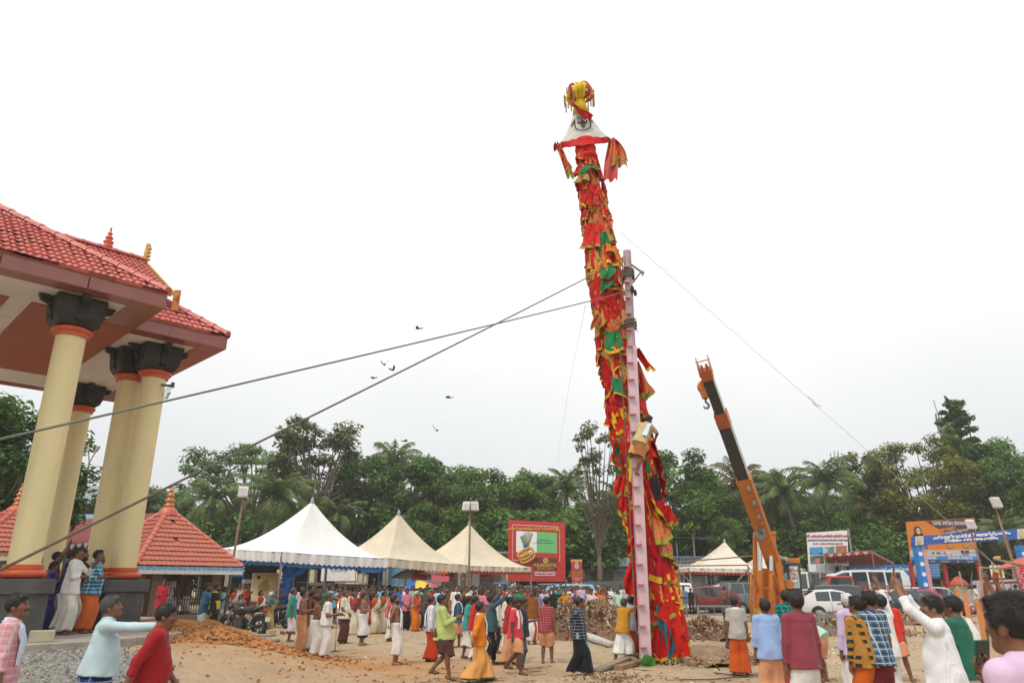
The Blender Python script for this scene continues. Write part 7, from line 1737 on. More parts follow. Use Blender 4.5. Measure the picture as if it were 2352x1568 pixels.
# ------------------------------------------------------------------ two wheelers
def motorbike(name,label,loc,rot,col,lamp_on=False,scooter=False):
    root=empty(name,loc,rot,label,'scooter' if scooter else 'motorcycle',"two wheelers standing on the square");K=mat('gloss black paint',(.018,.018,.02),.25,.2,4,spec=.6);Pm=paint(col)if col else K;r=.3 if not scooter else .23;wb=.66 if not scooter else .62
    for x in(wb,-wb):
        pts=[(x+(r-.045)*math.cos(a),0,r+(r-.045)*math.sin(a))for a in[2*math.pi*i/28 for i in range(29)]];b=MB();b.tube(pts,.05,8,cap=False);w=b.build('wheel',[M_TY],root,True)
        b=MB();pts=[(x+(r-.1)*math.cos(a),0,r+(r-.1)*math.sin(a))for a in[2*math.pi*i/28 for i in range(29)]];b.tube(pts,.022,6,cap=False)
        for k in range(6):a=k*math.pi/3+.3;b.beam((x,0,r),(x+(r-.1)*math.cos(a),0,r+(r-.1)*math.sin(a)),.035,.03,(0,1,0))
        b.lathe([(0,-.06),(.05,-.06),(.05,.06),(0,.06)],(x,0,r),12,'y');b.build('rim',[mat('dark alloy rim',(.06,.06,.06),.4,metal=.5)],w)
        b=MB();pts=[(x+(r+.045)*math.cos(a),0,r+(r+.045)*math.sin(a))for a in[rad(d)for d in(range(20,161,14)if x>0 else range(10,121,11))]];b.tube(pts,.06,8,flat=.5);b.build('mudguard',[K],root,True)
    for s in(-1,1):b=MB();b.tube([(wb,s*.08,r),(wb-.2,s*.08,r+.55)],.026,8);b.build('fork',[M_STEELP],root)
    b=MB();b.tube([(wb-.2,0,r+.6),(.1,0,r+.25),(-.1,0,.25),(.25,0,.22),(wb-.24,0,r+.35)],.03,8);b.tube([(-wb,.1,r),(-.1,.1,.33)],.03,8);b.tube([(-wb,-.1,r),(-.1,-.1,.33)],.03,8);b.tube([(-wb-.1,0,r+.48),(.05,0,r+.38),(-.1,0,.33)],.03,8);b.build('frame',[K],root,True)
    s=SDF((-.6,-.3,.2),(.75,.3,1.3),.03)
    if not scooter:
        s.ell((.2,0,r+.5),(.3,.15,.15),.05);s.cap((.32,0,r+.48),(.05,0,r+.44),.14,.1,.05);v,q=s.mesh();me=np_mesh('tank',v,q);me.materials.append(Pm);link('fuel_tank',me,root)
        b=MB();b.box((.15,0,.36),(.34,.24,.3));b.lathe([(0,-.17),(.11,-.17),(.11,.17),(0,.17)],(.05,0,.3),16,'y');
        for k in range(5):b.box((.28,0,.42+k*.035),(.2,.22,.014))
        b.build('engine',[mat('engine metal',(.07,.07,.07),.5,.3,8,metal=.4)],root,bevel=.01)
        b=MB();b.tube([(.3,-.14,.38),(.3,-.17,.18),(-.1,-.17,.2),(-.75,-.2,.34)],[.025,.03,.04,.05],8);b.build('exhaust',[M_STEELP],root,True)
    else:
        s.ell((-.25,0,.55),(.42,.2,.22),.05);s.cap((.1,0,.3),(.45,0,.3),.12,.1,.08);s.cap((.45,0,.3),(.5,0,.85),.16,.13,.08);v,q=s.mesh();me=np_mesh('shell',v,q);me.materials.append(Pm);link('body_shell',me,root)
    s=SDF((-.95,-.25,.6),(.25,.25,1.05),.03);z=r+.5
    s.cap((.05,0,z),(-.35,0,z),.1,.12,.05);s.cap((-.35,0,z+.05),(-.68,0,z+.09),.11,.08,.05);v,q=s.mesh();v[:,2]=np.minimum(v[:,2],z+.13);me=np_mesh('seat',v,q);me.materials.append(mat('seat vinyl',(.035,.035,.037),.45,.2,5));link('seat',me,root)
    b=MB();b.tube([(wb-.22,-.34,r+.72),(wb-.2,-.2,r+.74),(wb-.18,0,r+.68),(wb-.2,.2,r+.74),(wb-.22,.34,r+.72)],.018,8);b.build('handlebar',[K],root,True)
    for sd in(-1,1):
        b=MB();b.tube([(wb-.2,sd*.25,r+.74),(wb-.18,sd*.32,r+.92)],.01,6);b.ell((wb-.17,sd*.34,r+.95),(.02,.07,.05));b.build('mirror',[K],root,True)
    b=MB();b.ell((wb-.06,0,r+.58),(.1,.11,.12));b.build('headlight',[(lambda m_:(m_[2].inputs['Emission Color'].__setattr__('default_value',(1,.97,.9,1)),m_[2].inputs['Emission Strength'].__setattr__('default_value',5.0),m_[0])[2])(_new('lit headlamp'))if lamp_on else K],root,True)
    b=MB();b.box((-.86,0,r+.46),(.1,.16,.09));b.build('tail_light',[M_LAMPR],root,bevel=.02)
    b=MB();b.box((-.98,0,r+.22),(.02,.2,.14));b.build('number_plate',[M_SGW],root);b=MB();b.tube([(.05,.12,.22),(.0,.3,.02)],.014,6);b.build('side_stand',[K],root)
    b=MB();b.tube([(-.45,-.13,z+.02),(-.8,-.13,z+.14),(-.88,0,z+.15),(-.8,.13,z+.14),(-.45,.13,z+.02)],.016,6);b.build('grab_rail',[M_STEELP],root,True)
    return root
g=G(556,1459);mb1=motorbike('motorcycle',"black motorcycle on its side stand in front of the women in saris",(g.x,g.y,0),rad(158),None);mb1.scale=(1.12,)*3
b=MB();b.ell((0,0,0),(.16,.13,.14));o=b.build('helmet',[mat('olive grey helmet',(.10,.09,.07),.3)],None,True);o.location=mb1.matrix_basis@Vector((.18,-.02,1.0));o.rotation_euler=(0,0,.4);prop(o,"olive grey helmet resting on the black motorcycle's tank","helmet")
g=G(578,1448);mb2=motorbike('motorcycle',"dark motorcycle half hidden behind the nearer black one",(g.x+.3,g.y+2.0,0),rad(150),(.03,.03,.035))
g=G(1624,1389);mb3=motorbike('motorcycle',"black motorcycle with lit headlamp carrying the red shirted rider",(g.x,g.y,0),rad(186),None,True)
g=G(2208,1405);mb4=motorbike('scooter',"black scooter ridden by the blue shirted man at the right",(g.x,g.y,0),rad(155),(.02,.02,.022),False,True)
# ------------------------------------------------------------------ hoardings at the right
M_BLU=mat('sign blue',(.02,.10,.36),.5,.05,1);M_BLU2=mat('bright banner blue',(.02,.22,.60),.5,.05,1);M_ORS=mat('billboard orange',(.62,.19,.025),.5,.06,1);M_DKM=mat('dark maroon print',(.09,.035,.035),.5,.05);M_GRY=mat('light grey print',(.45,.46,.47),.5,.03);M_NAVY=mat('dark navy strip',(.04,.045,.075),.5);M_REDI=mat('red ink',(.5,.03,.05),.5)
def photo_mat(name,a,c,s,base):
    m,nt,b=_new(name);co=coord(nt,'Object');n=tex(nt,"ShaderNodeTexNoise",co,Scale=s,Detail=6.0);v=tex(nt,"ShaderNodeTexVoronoi",co,Scale=s*.8);c1=rampf(nt,n.outputs[0],.4,.6,a,c);c1=mixc(nt,rampf(nt,v.outputs['Distance'],.2,.45),c1,base);nt.links.new(c1,b.inputs['Base Color']);b.inputs['Roughness'].default_value=.4;return m
r_,f,w_,h_,ro=board('hoarding',"white hoarding with tourist home photographs above the striped awning",(1853,1223),(1946,1217),(1950,1312),(1859,1312),56,M_SGW,'hoarding',.1)
text("ശ്രീ ചക്കുളത്തുകാവിലമ്മ ടൂറിസ്റ്റ് ഹോം",h_*.085,M_REDI,r_,f(.5,.885),ro,bold=.01,sx=.62);text("SREE CHAKKULATHUKAVILAMMA AUDITORIUM & TOURIST HOME",h_*.058,M_INK,r_,f(.5,.78),ro,bold=.006,sx=.62);text("PH: 0477 - 2210700, 9447774400, 9446317700",h_*.062,M_REDI,r_,f(.5,.69),ro,bold=.006,sx=.68)
for s0,t0,s1,t1,a,c,bs in((.04,.42,.38,.62,(.02,.08,.03),(.1,.3,.6),(.08,.3,.55)),(.41,.42,.66,.62,(.3,.45,.5),(.55,.6,.6),(.1,.25,.2)),(.69,.42,.97,.63,(.3,.06,.02),(.6,.3,.12),(.4,.15,.08)),(.04,.2,.38,.4,(.02,.06,.03),(.25,.3,.35),(.05,.12,.06)),(.69,.2,.97,.4,(.3,.05,.03),(.5,.2,.1),(.35,.08,.06)),(.41,.2,.66,.4,(.05,.15,.05),(.3,.4,.45),(.1,.2,.1))):
    patch(r_,f,s0,t0,s1,t1,photo_mat('printed photograph',a,c,2.2,bs),'printed_photo')
patch(r_,f,.16,.21,.28,.33,mat('print pink',(.6,.2,.18),.5),'printed_gate',-.03)
for k in range(4):text("■ AC / NON AC ROOMS, HALL, PARKING AVAILABLE HERE",h_*.036,M_INK,r_,f(.5,.155-.042*k),ro,sx=.7)
boxes(r_,'post',M_STEELP,[((x_,.3,1.6),(.14,.14,3.2))for x_ in(-1.5,1.5)])
r_,f,w_,h_,ro=board('billboard',"big orange nursing exam billboard with a smiling woman's picture, behind the blue arch",(2082,1198),(2239,1188),(2245,1293),(2093,1292),53,M_ORS)
b=MB();b.slab([f(.28,.99,-.02),f(.99,.99,-.02),f(.99,.62,-.02),f(.62,.62,-.02)][::-1],Vector((0,.015,0)));b.build('dark_panel',[M_DKM],r_)
text("UAE MOH EXAM",h_*.125,M_GRY,r_,f(.62,.905),ro,bold=.02,sx=.92);text("100% PASS",h_*.11,M_ORS,r_,f(.57,.765),(ro[0],ro[1]-rad(10),0),bold=.02,sx=.8);text("PLACEMENT ASSISTANCE",h_*.07,M_GRY,r_,f(.72,.71),(ro[0],ro[1]-rad(10),0),bold=.008,sx=.72)
patch(r_,f,.0,.0,1,.3,M_GRY,'lower_panel');patch(r_,f,.0,.07,1,.15,M_BLU2,'phone_strip',-.025);patch(r_,f,.0,.0,1,.07,M_NAVY,'course_strip',-.025)
for k,(tx,c)in enumerate((("OET",(.10,.03,.22)),("IELTS",(.5,.04,.06)),("HAAD",(.62,.45,.03)),("DHA",(.55,.5,.05)),("PROMETRIC",(.04,.35,.5)),("MOH",(.6,.2,.4)))):
    s0=.33+.1*(k%3);t0=.235-.06*(k//3);patch(r_,f,s0,t0-.028,s0+.095,t0+.028,mat('course '+tx,c,.5),'course_label',-.022);text(tx,h_*.05,M_SGW,r_,f(s0+.047,t0,-.045),ro,bold=.006,sx=.75 if len(tx)<7 else .42)
text("BLES",h_*.1,M_BLACKI,r_,f(.82,.245),ro,bold=.014);text("INSTITUTE",h_*.04,M_INK,r_,f(.82,.178),ro);text("0-41 2959595",h_*.06,M_SGW,r_,f(.28,.11,-.05),ro,bold=.006);text("050 930 2996, 053 8501198",h_*.06,M_SGW,r_,f(.74,.11,-.05),ro,bold=.006,sx=.9)
for k in range(4):text(("NURSES","PHARMACIST","LAB","DOCTOR")[k],h_*.036,M_SGW,r_,f(.32+.19*k,.035,-.05),ro)
b=MB();b.ell(f(.145,.77,-.05),(.27,.03,.33));b.slab([f(.04,.38,-.03),f(.26,.38,-.03),f(.22,.70,-.03),f(.08,.70,-.03)],Vector((0,.015,0)));b.build('printed_hair',[mat('print hair',(.03,.02,.02),.5)],r_)
b=MB();b.ell(f(.15,.76,-.07),(.17,.03,.24));b.build('printed_face',[mat('print skin',(.55,.3,.2),.5)],r_);b=MB();b.slab([f(.03,.34,-.04),f(.27,.34,-.04),f(.24,.58,-.04),f(.15,.62,-.04),f(.06,.58,-.04)],Vector((0,.01,0)));b.build('printed_dress',[mat('print blue dress',(.04,.08,.3),.5)],r_)
b=MB();b.beam(f(.125,.72,-.11),f(.175,.72,-.11),.03,.05);b.build('printed_smile',[M_SGW],r_)
for s in(.6,.84):b=MB();b.lathe([(0,0),(.22,0),(.22,.02),(0,.02)],f(s,.41,-.06),10,'y');b.build('printed_badge',[mat('badge gold',(.42,.24,.05),.5)],r_)
boxes(r_,'post',M_REDF,[((x_,.35,1.6),(.2,.2,3.2))for x_ in(-2.4,0,2.4)])
r_,f,w_,h_,ro=board('banner',"long bright blue festival banner behind the minibus",(1918,1300),(2158,1293),(2160,1327),(1918,1330),56,M_BLU2,'banner',.06)
text("2023",h_*.3,M_SGW,r_,f(.07,.82),ro,bold=.01);text("ചക്കുളത്തുകാവിൽ പൊങ്കാല",h_*.3,M_SGW,r_,f(.42,.68),ro,bold=.012);text("PONKALA",h_*.26,M_YEL,r_,f(.6,.38),ro,bold=.015);text("നവംബർ 27",h_*.2,M_SGW,r_,f(.62,.12),ro);b=MB();b.ell(f(.775,.5,-.05),(.28,.03,.42));b.ell(f(.775,.8,-.07),(.15,.03,.18));b.build('printed_deity',[mat('print gold',(.5,.42,.22),.5)],r_)
b=MB();b.beam(f(.89,.0,-.03),f(.89,1,-.03),.04,.03);b.build('seam',[M_INK],r_)
for k in range(6):text("വഴിപാട് വിവരങ്ങൾ",h_*.1,M_SGW,r_,f(.945,.88-.14*k),ro,sx=.8)
boxes(r_,'post',M_RUST,[((x_,.2,1.0),(.1,.1,2.0))for x_ in(-4,-1.5,1.5,4)])
# the blue name arch
Ya=46;ar=empty('name_arch',(XA(2230,1240,Ya),Ya,0),0,"blue temple name arch with white lettering on slim pillars at the right","arch");ao=-Vector(ar.location)
P=[W(2102,1252,Ya),W(2362,1236,Ya-2),W(2362,1212,Ya-2),W(2102,1231,Ya)];b=MB();b.slab(P,Vector((0,.5,0)));b.build('beam',[M_BLU],ar).location=ao
fa=lambda s,t,d=-.03:P[0].lerp(P[1],s).lerp(P[3].lerp(P[2],s),t)+Vector((0,d,0))+ao
ang=math.atan2((P[1]-P[0]).z,(P[1]-P[0]).x);yaw=math.atan2((P[1]-P[0]).y,(P[1]-P[0]).x);hh=(P[3]-P[0]).length
text("ചക്കുളത്തുകാവ് ശ്രീ ഭഗവതിക്ഷേത്രം",hh*.40,M_SGW,ar,fa(.5,.66,-.05),(rad(90),-ang,yaw),bold=.016,sx=.92);text("സർവ്വമത തീർത്ഥാടന കേന്ദ്രം",hh*.33,M_SGW,ar,fa(.5,.25,-.05),(rad(90),-ang,yaw),bold=.014,sx=.95)
for s0,s1 in((.0,.075),(.905,.975)):
    b=MB();b.slab([fa(s0,.02,-.02),fa(s1,.02,-.02),fa(s1,.98,-.02),fa(s0,.98,-.02)],Vector((0,.015,0)));b.build('picture_panel',[mat('sign end panel',(.55,.55,.5),.5)],ar)
    c0=fa((s0+s1)/2,.45,-.05);b=MB();b.ell(c0,(.16,.02,.24));b.ell(c0+Vector((0,0,.2)),(.09,.02,.12));b.build('printed_deity',[mat('deity print',(.55,.42,.3),.5)],ar)
for x0,x1 in((2104,2117),(2341,2354)):
    a,c=W(x0,1252,Ya),W(x1,1252,Ya);b=MB();b.box(((a.x+c.x)/2,Ya+.25,a.z/2),(c.x-a.x,.5,a.z));b.build('pillar',[M_BLU2],ar).location=ao
    b=MB();b.box((c.x+.13,Ya+.25,a.z/2),(.24,.46,a.z-.02));b.build('pillar_side',[mat('pillar pink',(.6,.32,.3),.6)],ar).location=ao
    for k in range(5):
        b=MB();b.lathe([(.0,0),(.13,0),(.13,.02),(0,.02)],((a.x+c.x)/2,Ya-.03,a.z-.5-.6*k),12,'y');b.build('pillar_motif',[M_SGW],ar).location=ao
# red and white awning
aw=empty('striped_awning',(XA(1970,1290,55),55,0),0,"low awning with red and white scalloped fringe over the white hoarding's foot","awning");o0=-Vector(aw.location)
A_,B_,C_,D_=W(1893,1272,54),W(2002,1264,54),W(2052,1291,58),W(1905,1292,58);b=MB();b.slab([A_,B_,C_,D_],.05);b.build('sheet',[mat('grey awning sheet',(.2,.19,.18),.6)],aw).location=o0
for p,q in((A_,B_),(B_,C_)):
    n=int((q-p).length/.3)
    for k in range(n):
        m_=MB();x0,x1=p.lerp(q,k/n),p.lerp(q,(k+1)/n);m_.slab([x0+Vector((0,-.03,-.02)),x1+Vector((0,-.03,-.02)),x1+Vector((0,-.03,-.14)),x0.lerp(x1,.5)+Vector((0,-.03,-.24)),x0+Vector((0,-.03,-.14))],Vector((0,.012,0)));m_.build('fringe_scallop',[mat('faded fringe',(.45,.36,.34),.7)if k%2 else M_REDF],aw).location=o0
b=MB();b.slab([A_+Vector((0,.1,-.15)),B_+Vector((0,.1,-.15)),C_+Vector((0,.1,-.3)),D_+Vector((0,.1,-.3))],.03);b.build('red_lining',[mat('red awning lining',(.34,.06,.05),.7)],aw).location=o0
for p in(A_,B_,C_,D_):b=MB();b.beam(Vector((p.x,p.y,0)),p,.07);b.build('pole',[M_RUST],aw).location=o0
# poles with lamps
def lamp_pole(px,pytop,Y,heads,label,m=M_RUST,lean=0.0,group="flood light poles round the square"):
    t=W(px,pytop,Y);root=empty('flood_light_pole',(t.x-lean,Y,0),0,label,"light pole",group);b=MB();b.tube([(0,0,0),(lean*.5,0,t.z*.5),(lean,0,t.z)],[.06,.055,.045],8);b.build('pole',[m],root,True)
    for dx,a in heads:
        b=MB();b.box((lean+dx,-.1,t.z+.22),(.42,.16,.5),Matrix.Rotation(a,3,'Z')@Matrix.Rotation(-.35,3,'X'));h=b.build('lamp_head',[mat('lamp housing',(.58,.58,.56),.4)],root,bevel=.02)
        b=MB();b.box((lean+dx-.02*math.sin(a),-.2,t.z+.19),(.36,.02,.4),Matrix.Rotation(a,3,'Z')@Matrix.Rotation(-.35,3,'X'));b.build('lamp_glass',[mat('lamp glass',(.42,.40,.38),.15)],h)
    if len(heads)>1:b=MB();b.beam((lean+heads[0][0],0,t.z),(lean+heads[-1][0],0,t.z),.06);b.build('cross_arm',[m],root)
lamp_pole(559,1141,33,[(0,.2)],"flood light on a rusty pole in front of the white tent's left end",lean=.25);lamp_pole(1080,1172,40,[(-.2,-.3),(.24,.3)],"twin flood light pole standing before the far beige tent");lamp_pole(2229,1214,38,[(0,0)],"lower flood light pole in front of the blue arch",lean=-.35);lamp_pole(2287,1165,34,[(0,.1)],"taller flood light pole at the right, beside the blue arch",lean=-.5)
def util_pole(px,pyt,Y,label,r=.09,m=M_BAND):t=W(px,pyt,Y);b=MB();b.tube([(0,0,0),(0,0,t.z)],[r*1.2,r*.8],8);o=b.build('utility_pole',[m]);o.location=(t.x,Y,0);prop(o,label,"utility pole","utility poles")
util_pole(1948,1212,57,"concrete pole in front of the white hoarding");util_pole(1058,1240,58,"short concrete pole left of the far tent's peak",.12);util_pole(912,1240,62,"pale post behind the middle beige tent's peak",.14)
sl=empty('street_lamp',(XA(170,1190,46),46,0),0,"tall two armed street lamp seen between the cream columns","street lamp");zt=ZA(1062,46);b=MB();b.tube([(0,0,0),(0.3,0,zt)],[.09,.06],8);b.tube([(.3,0,zt),(.1,0,zt+.75)],.04,6);b.tube([(.3,0,zt),(.62,0,zt+.8)],.04,6);b.build('pole',[M_STEELP],sl)
for x,r in((.08,-.4),(.66,.5)):b=MB();b.box((x,-.1,zt+.9),(.22,.3,.42),Matrix.Rotation(r,3,'Y'));b.build('lamp_head',[mat('lamp housing',(.5,.5,.5),.4)],sl,bevel=.03)
s3=empty('street_lamp',(XA(1512,1340,58),58,0),0,"bent arm street lamp in front of the slate building","street lamp");zt=ZA(1271,58);s3.location.x=XA(1514-2,1300,58);b=MB();b.tube([(0,0,0),(0,0,zt),(.12,0,zt+.15),(.95,-.1,zt+.75)],.06,8);b.build('pole',[M_STEELP],s3,True);b=MB();b.beam((.85,-.1,zt+.68),(1.2,-.12,zt+.95),.2,.1);b.build('lamp_head',[mat('lamp housing',(.5,.5,.5),.4)],s3);s3.location.x=XA(1510,1300,58)
# bamboo queue posts, rails, orange boards
M_BAM=mat('bamboo',(.30,.21,.11),.7,.25,4,.3,20);bam=[(2203,1311,2232,1442,31),(2233,1313,2224,1400,36),(2250,1302,2270,1472,26),(2278,1290,2312,1455,28),(2176,1324,2182,1390,40),(2192,1322,2196,1385,42),(2322,1340,2330,1420,34),(2296,1330,2306,1400,38)]
for k,(x0,y0,x1,y1,Y)in enumerate(bam):
    g=G(x1,y1);t=W(x0,y0,g.y);b=MB();b.tube([g-Vector((0,0,.05)),g.lerp(t,.5),t],[.042,.038,.032],8);o=b.build('bamboo_pole',[M_BAM],None,True);prop(o,["leaning bamboo pole by the scooter rider","thin bamboo pole behind the scooter rider","bamboo pole nearest the camera, between the orange boards","tallest leaning bamboo pole below the lower flood light","short bamboo pole beside the dark parked car","bamboo pole right of the white gate post","bamboo pole by the red shirts at the right","thin bamboo pole in front of the white wall banner"][k],"bamboo pole","bamboo queue posts at the right")
def lashed(name,lab,pts,r):b=MB();b.tube([W(*p)for p in pts],r,8);prop(b.build(name,[M_BAM],None,True),lab,"bamboo rail")
lashed('bamboo_rail',"horizontal bamboo rail below the blue arch",[(2249,1303,30),(2300,1305,30),(2365,1294,28)],.035);lashed('bamboo_rail',"thick slanting bamboo rail lashed at the taller flood light pole",[(2286,1284,33),(2320,1291,30),(2370,1300,27)],.045)
b=MB();p=W(2289,1282,33);b.ell(p,(.16,.1,.1));b.ell(p+Vector((.12,0,.05)),(.08,.06,.06));prop(b.build('rope_tie',[mat('yellow rope',(.5,.3,.08),.8)],None,True),"yellow rope lashing on the taller flood light pole","rope")
M_ORB=mat('orange board paint',(.60,.24,.075),.7,.1,2)
for k,(x0,y0,x1,y1)in enumerate(((2168,1345,2173,1390),(2198,1352,2208,1418),(2216,1362,2230,1445),(2246,1374,2262,1470),(2290,1352,2300,1400))):
    g=G(x1,y1);t=W(x0,y0,g.y);b=MB();b.beam(g-Vector((0,0,.05)),t,.2 if k else .14,.03,(0,1,0));prop(b.build('orange_board',[M_ORB]),["small orange board behind the scooter","orange board leaning left of the bamboo pole, behind the scooter wheel","orange board in the middle of the leaning row","nearest orange board leaning beside the foreground man's head","orange board furthest right, by the red shirts"][k],"board","orange boards leaning along the queue")
# red stall roof, white wall banner, gate post and garlands at the right edge
rc=empty('stall_canopy',(XA(2340,1290,40),40,0),0,"red cloth stall canopy at the right edge under the arch","canopy");o0=-Vector(rc.location);b=MB();b.grid([[W(2288,1304,40),W(2370,1296,38)],[W(2325,1285,42),W(2380,1272,42)]]);b.grid([[W(2288,1304,40),W(2370,1296,38)],[W(2288,1308,40),W(2370,1301,38)]]);b.build('cloth',[mat('red canopy cloth',(.55,.09,.06),.7,.1)],rc).location=o0
for p in(W(2296,1304,40),W(2362,1297,38.5)):b=MB();b.beam((p.x,p.y,0),p,.08);b.build('post',[M_BAM],rc).location=o0
r_,f,w_,h_,ro=board('wall_banner',"white and maroon cloth banner along the wall behind the far right crowd",(2234,1333),(2366,1328),(2366,1385),(2236,1388),47,mat('pale lilac cloth',(.55,.52,.58),.7),'banner',.05)
patch(r_,f,.18,.1,.9,.92,mat('maroon cloth',(.3,.03,.03),.7),'maroon_panel');patch(r_,f,.28,.08,.82,.82,mat('pale lilac cloth',(.55,.52,.58),.7),'inner_panel',-.03)
gp=empty('gate_post',(XA(2204,1350,49),49,0),0,"short cream gate post with a red cap near the blue arch","gate post");b=MB();b.box((0,0,.85),(.75,.75,1.7));b.build('shaft',[M_CREAMW],gp,bevel=.02);b=MB();b.lathe([(.55,1.7),(.5,1.85),(.2,2.15),(0,2.25)],(0,0,0),14);b.build('cap',[mat('red gate cap',(.42,.08,.04),.6)],gp)
gl=empty('garland_stand',(XA(2352,1330,36),36,0),0,"pink and red garlands hanging at the stall on the right edge","garland");o0=-Vector(gl.location)
for k in range(7):
    b=MB();p=W(2336+4*k,1303+(k%3)*6,36)
    for j in range(6):b.ell(p+Vector((.05*math.sin(j*2+k),0,-.13*j)),(.11,.1,.1),8,5)
    b.build('garland',[(mat('pink flowers',(.65,.2,.3),.8,.3,20),mat('red flowers',(.5,.03,.03),.8,.3,20))[k%2]],gl).location=o0
bn=empty('small_notice',W(2290,1312,44),0,"small white notice with a yellow patch near the red canopy","sign");b=MB();b.box((0,0,0),(.75,.04,.7));b.build('board',[M_SGW],bn);b=MB();b.box((0,-.03,-.08),(.6,.02,.35));b.build('yellow_patch',[mat('notice yellow',(.6,.5,.12),.6)],bn);b=MB();b.box((0,-.03,.2),(.6,.02,.1));b.build('red_line',[M_REDI],bn)
b=MB();b.beam((0,.03,0),(0,.03,-bn.location.z),.05);b.build('post',[M_RUST],bn)
fl=empty('orange_flag',G(1700,1385),0,"small orange pennant on a stick in front of the cream tent","flag");p=W(1704,1333,fl.location.y);b=MB();b.tube([(0,0,0),(p.x-fl.location.x-.2,0,p.z)],.018,6);b.build('stick',[M_BAM],fl);b=MB();x=p.x-fl.location.x-.2;b.slab([(x,0,p.z),(x+.28,.05,p.z+.25),(x-.02,0,p.z-.62)],Vector((0,.012,0)));b.build('pennant',[mat('saffron pennant',(.65,.13,.02),.7)],fl)
f2=empty('orange_flag',Vector((XA(818,1300,44),44,0)),0,"orange cloth flag by the beige tent's left corner pole","flag");p=W(818,1288,44);b=MB();b.tube([(0,0,0),(0,0,p.z)],.02,6);b.build('stick',[M_BAM],f2);b=MB();b.grid([[(0,.03*math.sin(j),p.z-.05-.1*j),(.3+.05*math.sin(j*2),.05,p.z-.15-.11*j)]for j in range(6)]);b.build('pennant',[mat('saffron pennant',(.65,.13,.02),.7)],f2)
# steel barricades, stone bollard, log
M_BARR=mat('blue grey steel paint',(.17,.21,.235),.5,.15,3,.1,20)
def barricade(p,w,h,rot,label,mid=True):
    root=empty('steel_barricade',p,rot,label,"barricade","steel barricades by the leaf heaps")
    for x in(-w/2,w/2):b=MB();b.box((x,0,h/2),(.1,.1,h));b.build('post',[M_BARR],root,bevel=.008)
    for z in(h-.05,h*.5):b=MB();b.box((0,0,z),(w-.1,.07,.08));b.build('rail',[M_BARR],root)
    for k in range(1,4):b=MB();b.box((-w/2+w*k/4,0,h*.74),(.025,.025,h*.46));b.build('bar',[M_BARR],root)
    for x in(-w/2,w/2):b=MB();b.box((x,0,.04),(.1,.7,.08));b.build('foot',[M_BARR],root)
g=G(1643,1433);barricade((g.x,g.y,0),1.5,.85,rad(-3),"blue grey steel barricade behind the brown leaf heap");g=G(1922,1486);barricade((g.x+.1,g.y,0),1.0,.95,rad(-8),"blue grey steel barricade between the right hand men");g=G(1720,1440);barricade((g.x,g.y,0),1.3,.5,0,"low steel barricade at the crane's foot")
g=G(1681,1488);b=MB();b.lathe([(.17,0),(.2,.05),(.17,.12),(.17,.4),(.21,.46),(.17,.54),(.17,.95),(.22,1.0),(.2,1.08),(0,1.1)],(g.x,g.y,0),20);prop(b.build('stone_bollard',[mat('dark carved stone',(.11,.095,.08),.9,.3,5,.5)],None,angle=40),"dark carved stone post beside the grey shirted man","stone post")
a,c=G(1322,1461),G(1402,1487);b=MB();b.tube([a+Vector((0,0,.12)),a.lerp(c,.5)+Vector((0,0,.12)),c+Vector((0,0,.1))],[.12,.13,.1],12);prop(b.build('pale_log',[mat('whitewashed trunk',(.5,.48,.45),.85,.2,4,.4)],None,True),"pale whitewashed log lying before the big leaf heap","log")
# heaps of dry leaves and husks
LEAFM=[mat('dry leaf pale',(.40,.29,.17),.85,.25,12),mat('dry leaf tan',(.30,.19,.10),.85,.3,12),mat('dry leaf brown',(.18,.10,.055),.9,.3,12),mat('dry leaf straw',(.47,.37,.24),.85,.2,12)]
def leaf_heap(name,c,rx,ry,h,n,seed,lo=.09,hi=.24,label=None):
    heap('debris_core',(c[0],c[1]),rx,ry,h*.92,LEAFM[2],seed,30,.2,kind='stuff');r=random.Random(seed);P=[]
    for _ in range(n):
        a,d=r.uniform(0,6.28),abs(r.gauss(0,.52));e=1+.18*math.sin(3*a+seed)
        d2=d/e;z=max(0,1-d2**1.3)*h+r.uniform(.0,.08)
        P.append((c[0]+rx*d*math.cos(a)*1.15,c[1]+ry*d*math.sin(a)*1.15,z+.02))
    scatter_mesh(name,P,leaf_shape(lo,hi,.9),LEAFM,seed)
g=G(1385,1466);leaf_heap('dry_leaf_heap',(g.x-.15,g.y+.6),2.5,1.4,1.1,2600,3,.07,.2);leaf_heap('dry_leaf_heap',(g.x-1.15,g.y+.8),1.2,1.0,1.05,900,8,.07,.2);g=G(1632,1468);leaf_heap('dry_leaf_heap',(g.x,g.y+.5),1.15,1.0,.6,1100,5,.06,.17);g=G(1925,1455);leaf_heap('dry_leaf_heap',(g.x+.3,g.y+.6),2.6,2.2,.62,1900,6,.07,.19);g=G(2115,1432);leaf_heap('dry_leaf_heap',(g.x,g.y),2.2,1.2,.6,900,7,.07,.2)
M_SOIL=mat('brown rooty soil',(.25,.17,.10),.95,.3,3,.9,20,col2=(.36,.25,.15));g=G(1640,1525);heap('soil_heap',(g.x,g.y+.3),1.2,.7,.34,M_SOIL,6,36,.25,'structure')
P=[]
for _ in range(900):P.append((g.x+rng.gauss(0,.8),g.y+.3+rng.gauss(0,.6),.05+.2*rng.random()*max(0,1-abs(rng.gauss(0,.6)))))
scatter_mesh('leaf_debris',P,leaf_shape(.04,.13,.5),LEAFM,12)
P=[(lambda q:(q.x+rng.gauss(0,.02),q.y,.02+rng.random()*.05))(G(rng.gauss(1400,42),rng.uniform(1551,1580)))for _ in range(700)];scatter_mesh('leaf_debris',P,leaf_shape(.03,.09,.5),LEAFM,13)
P=[]
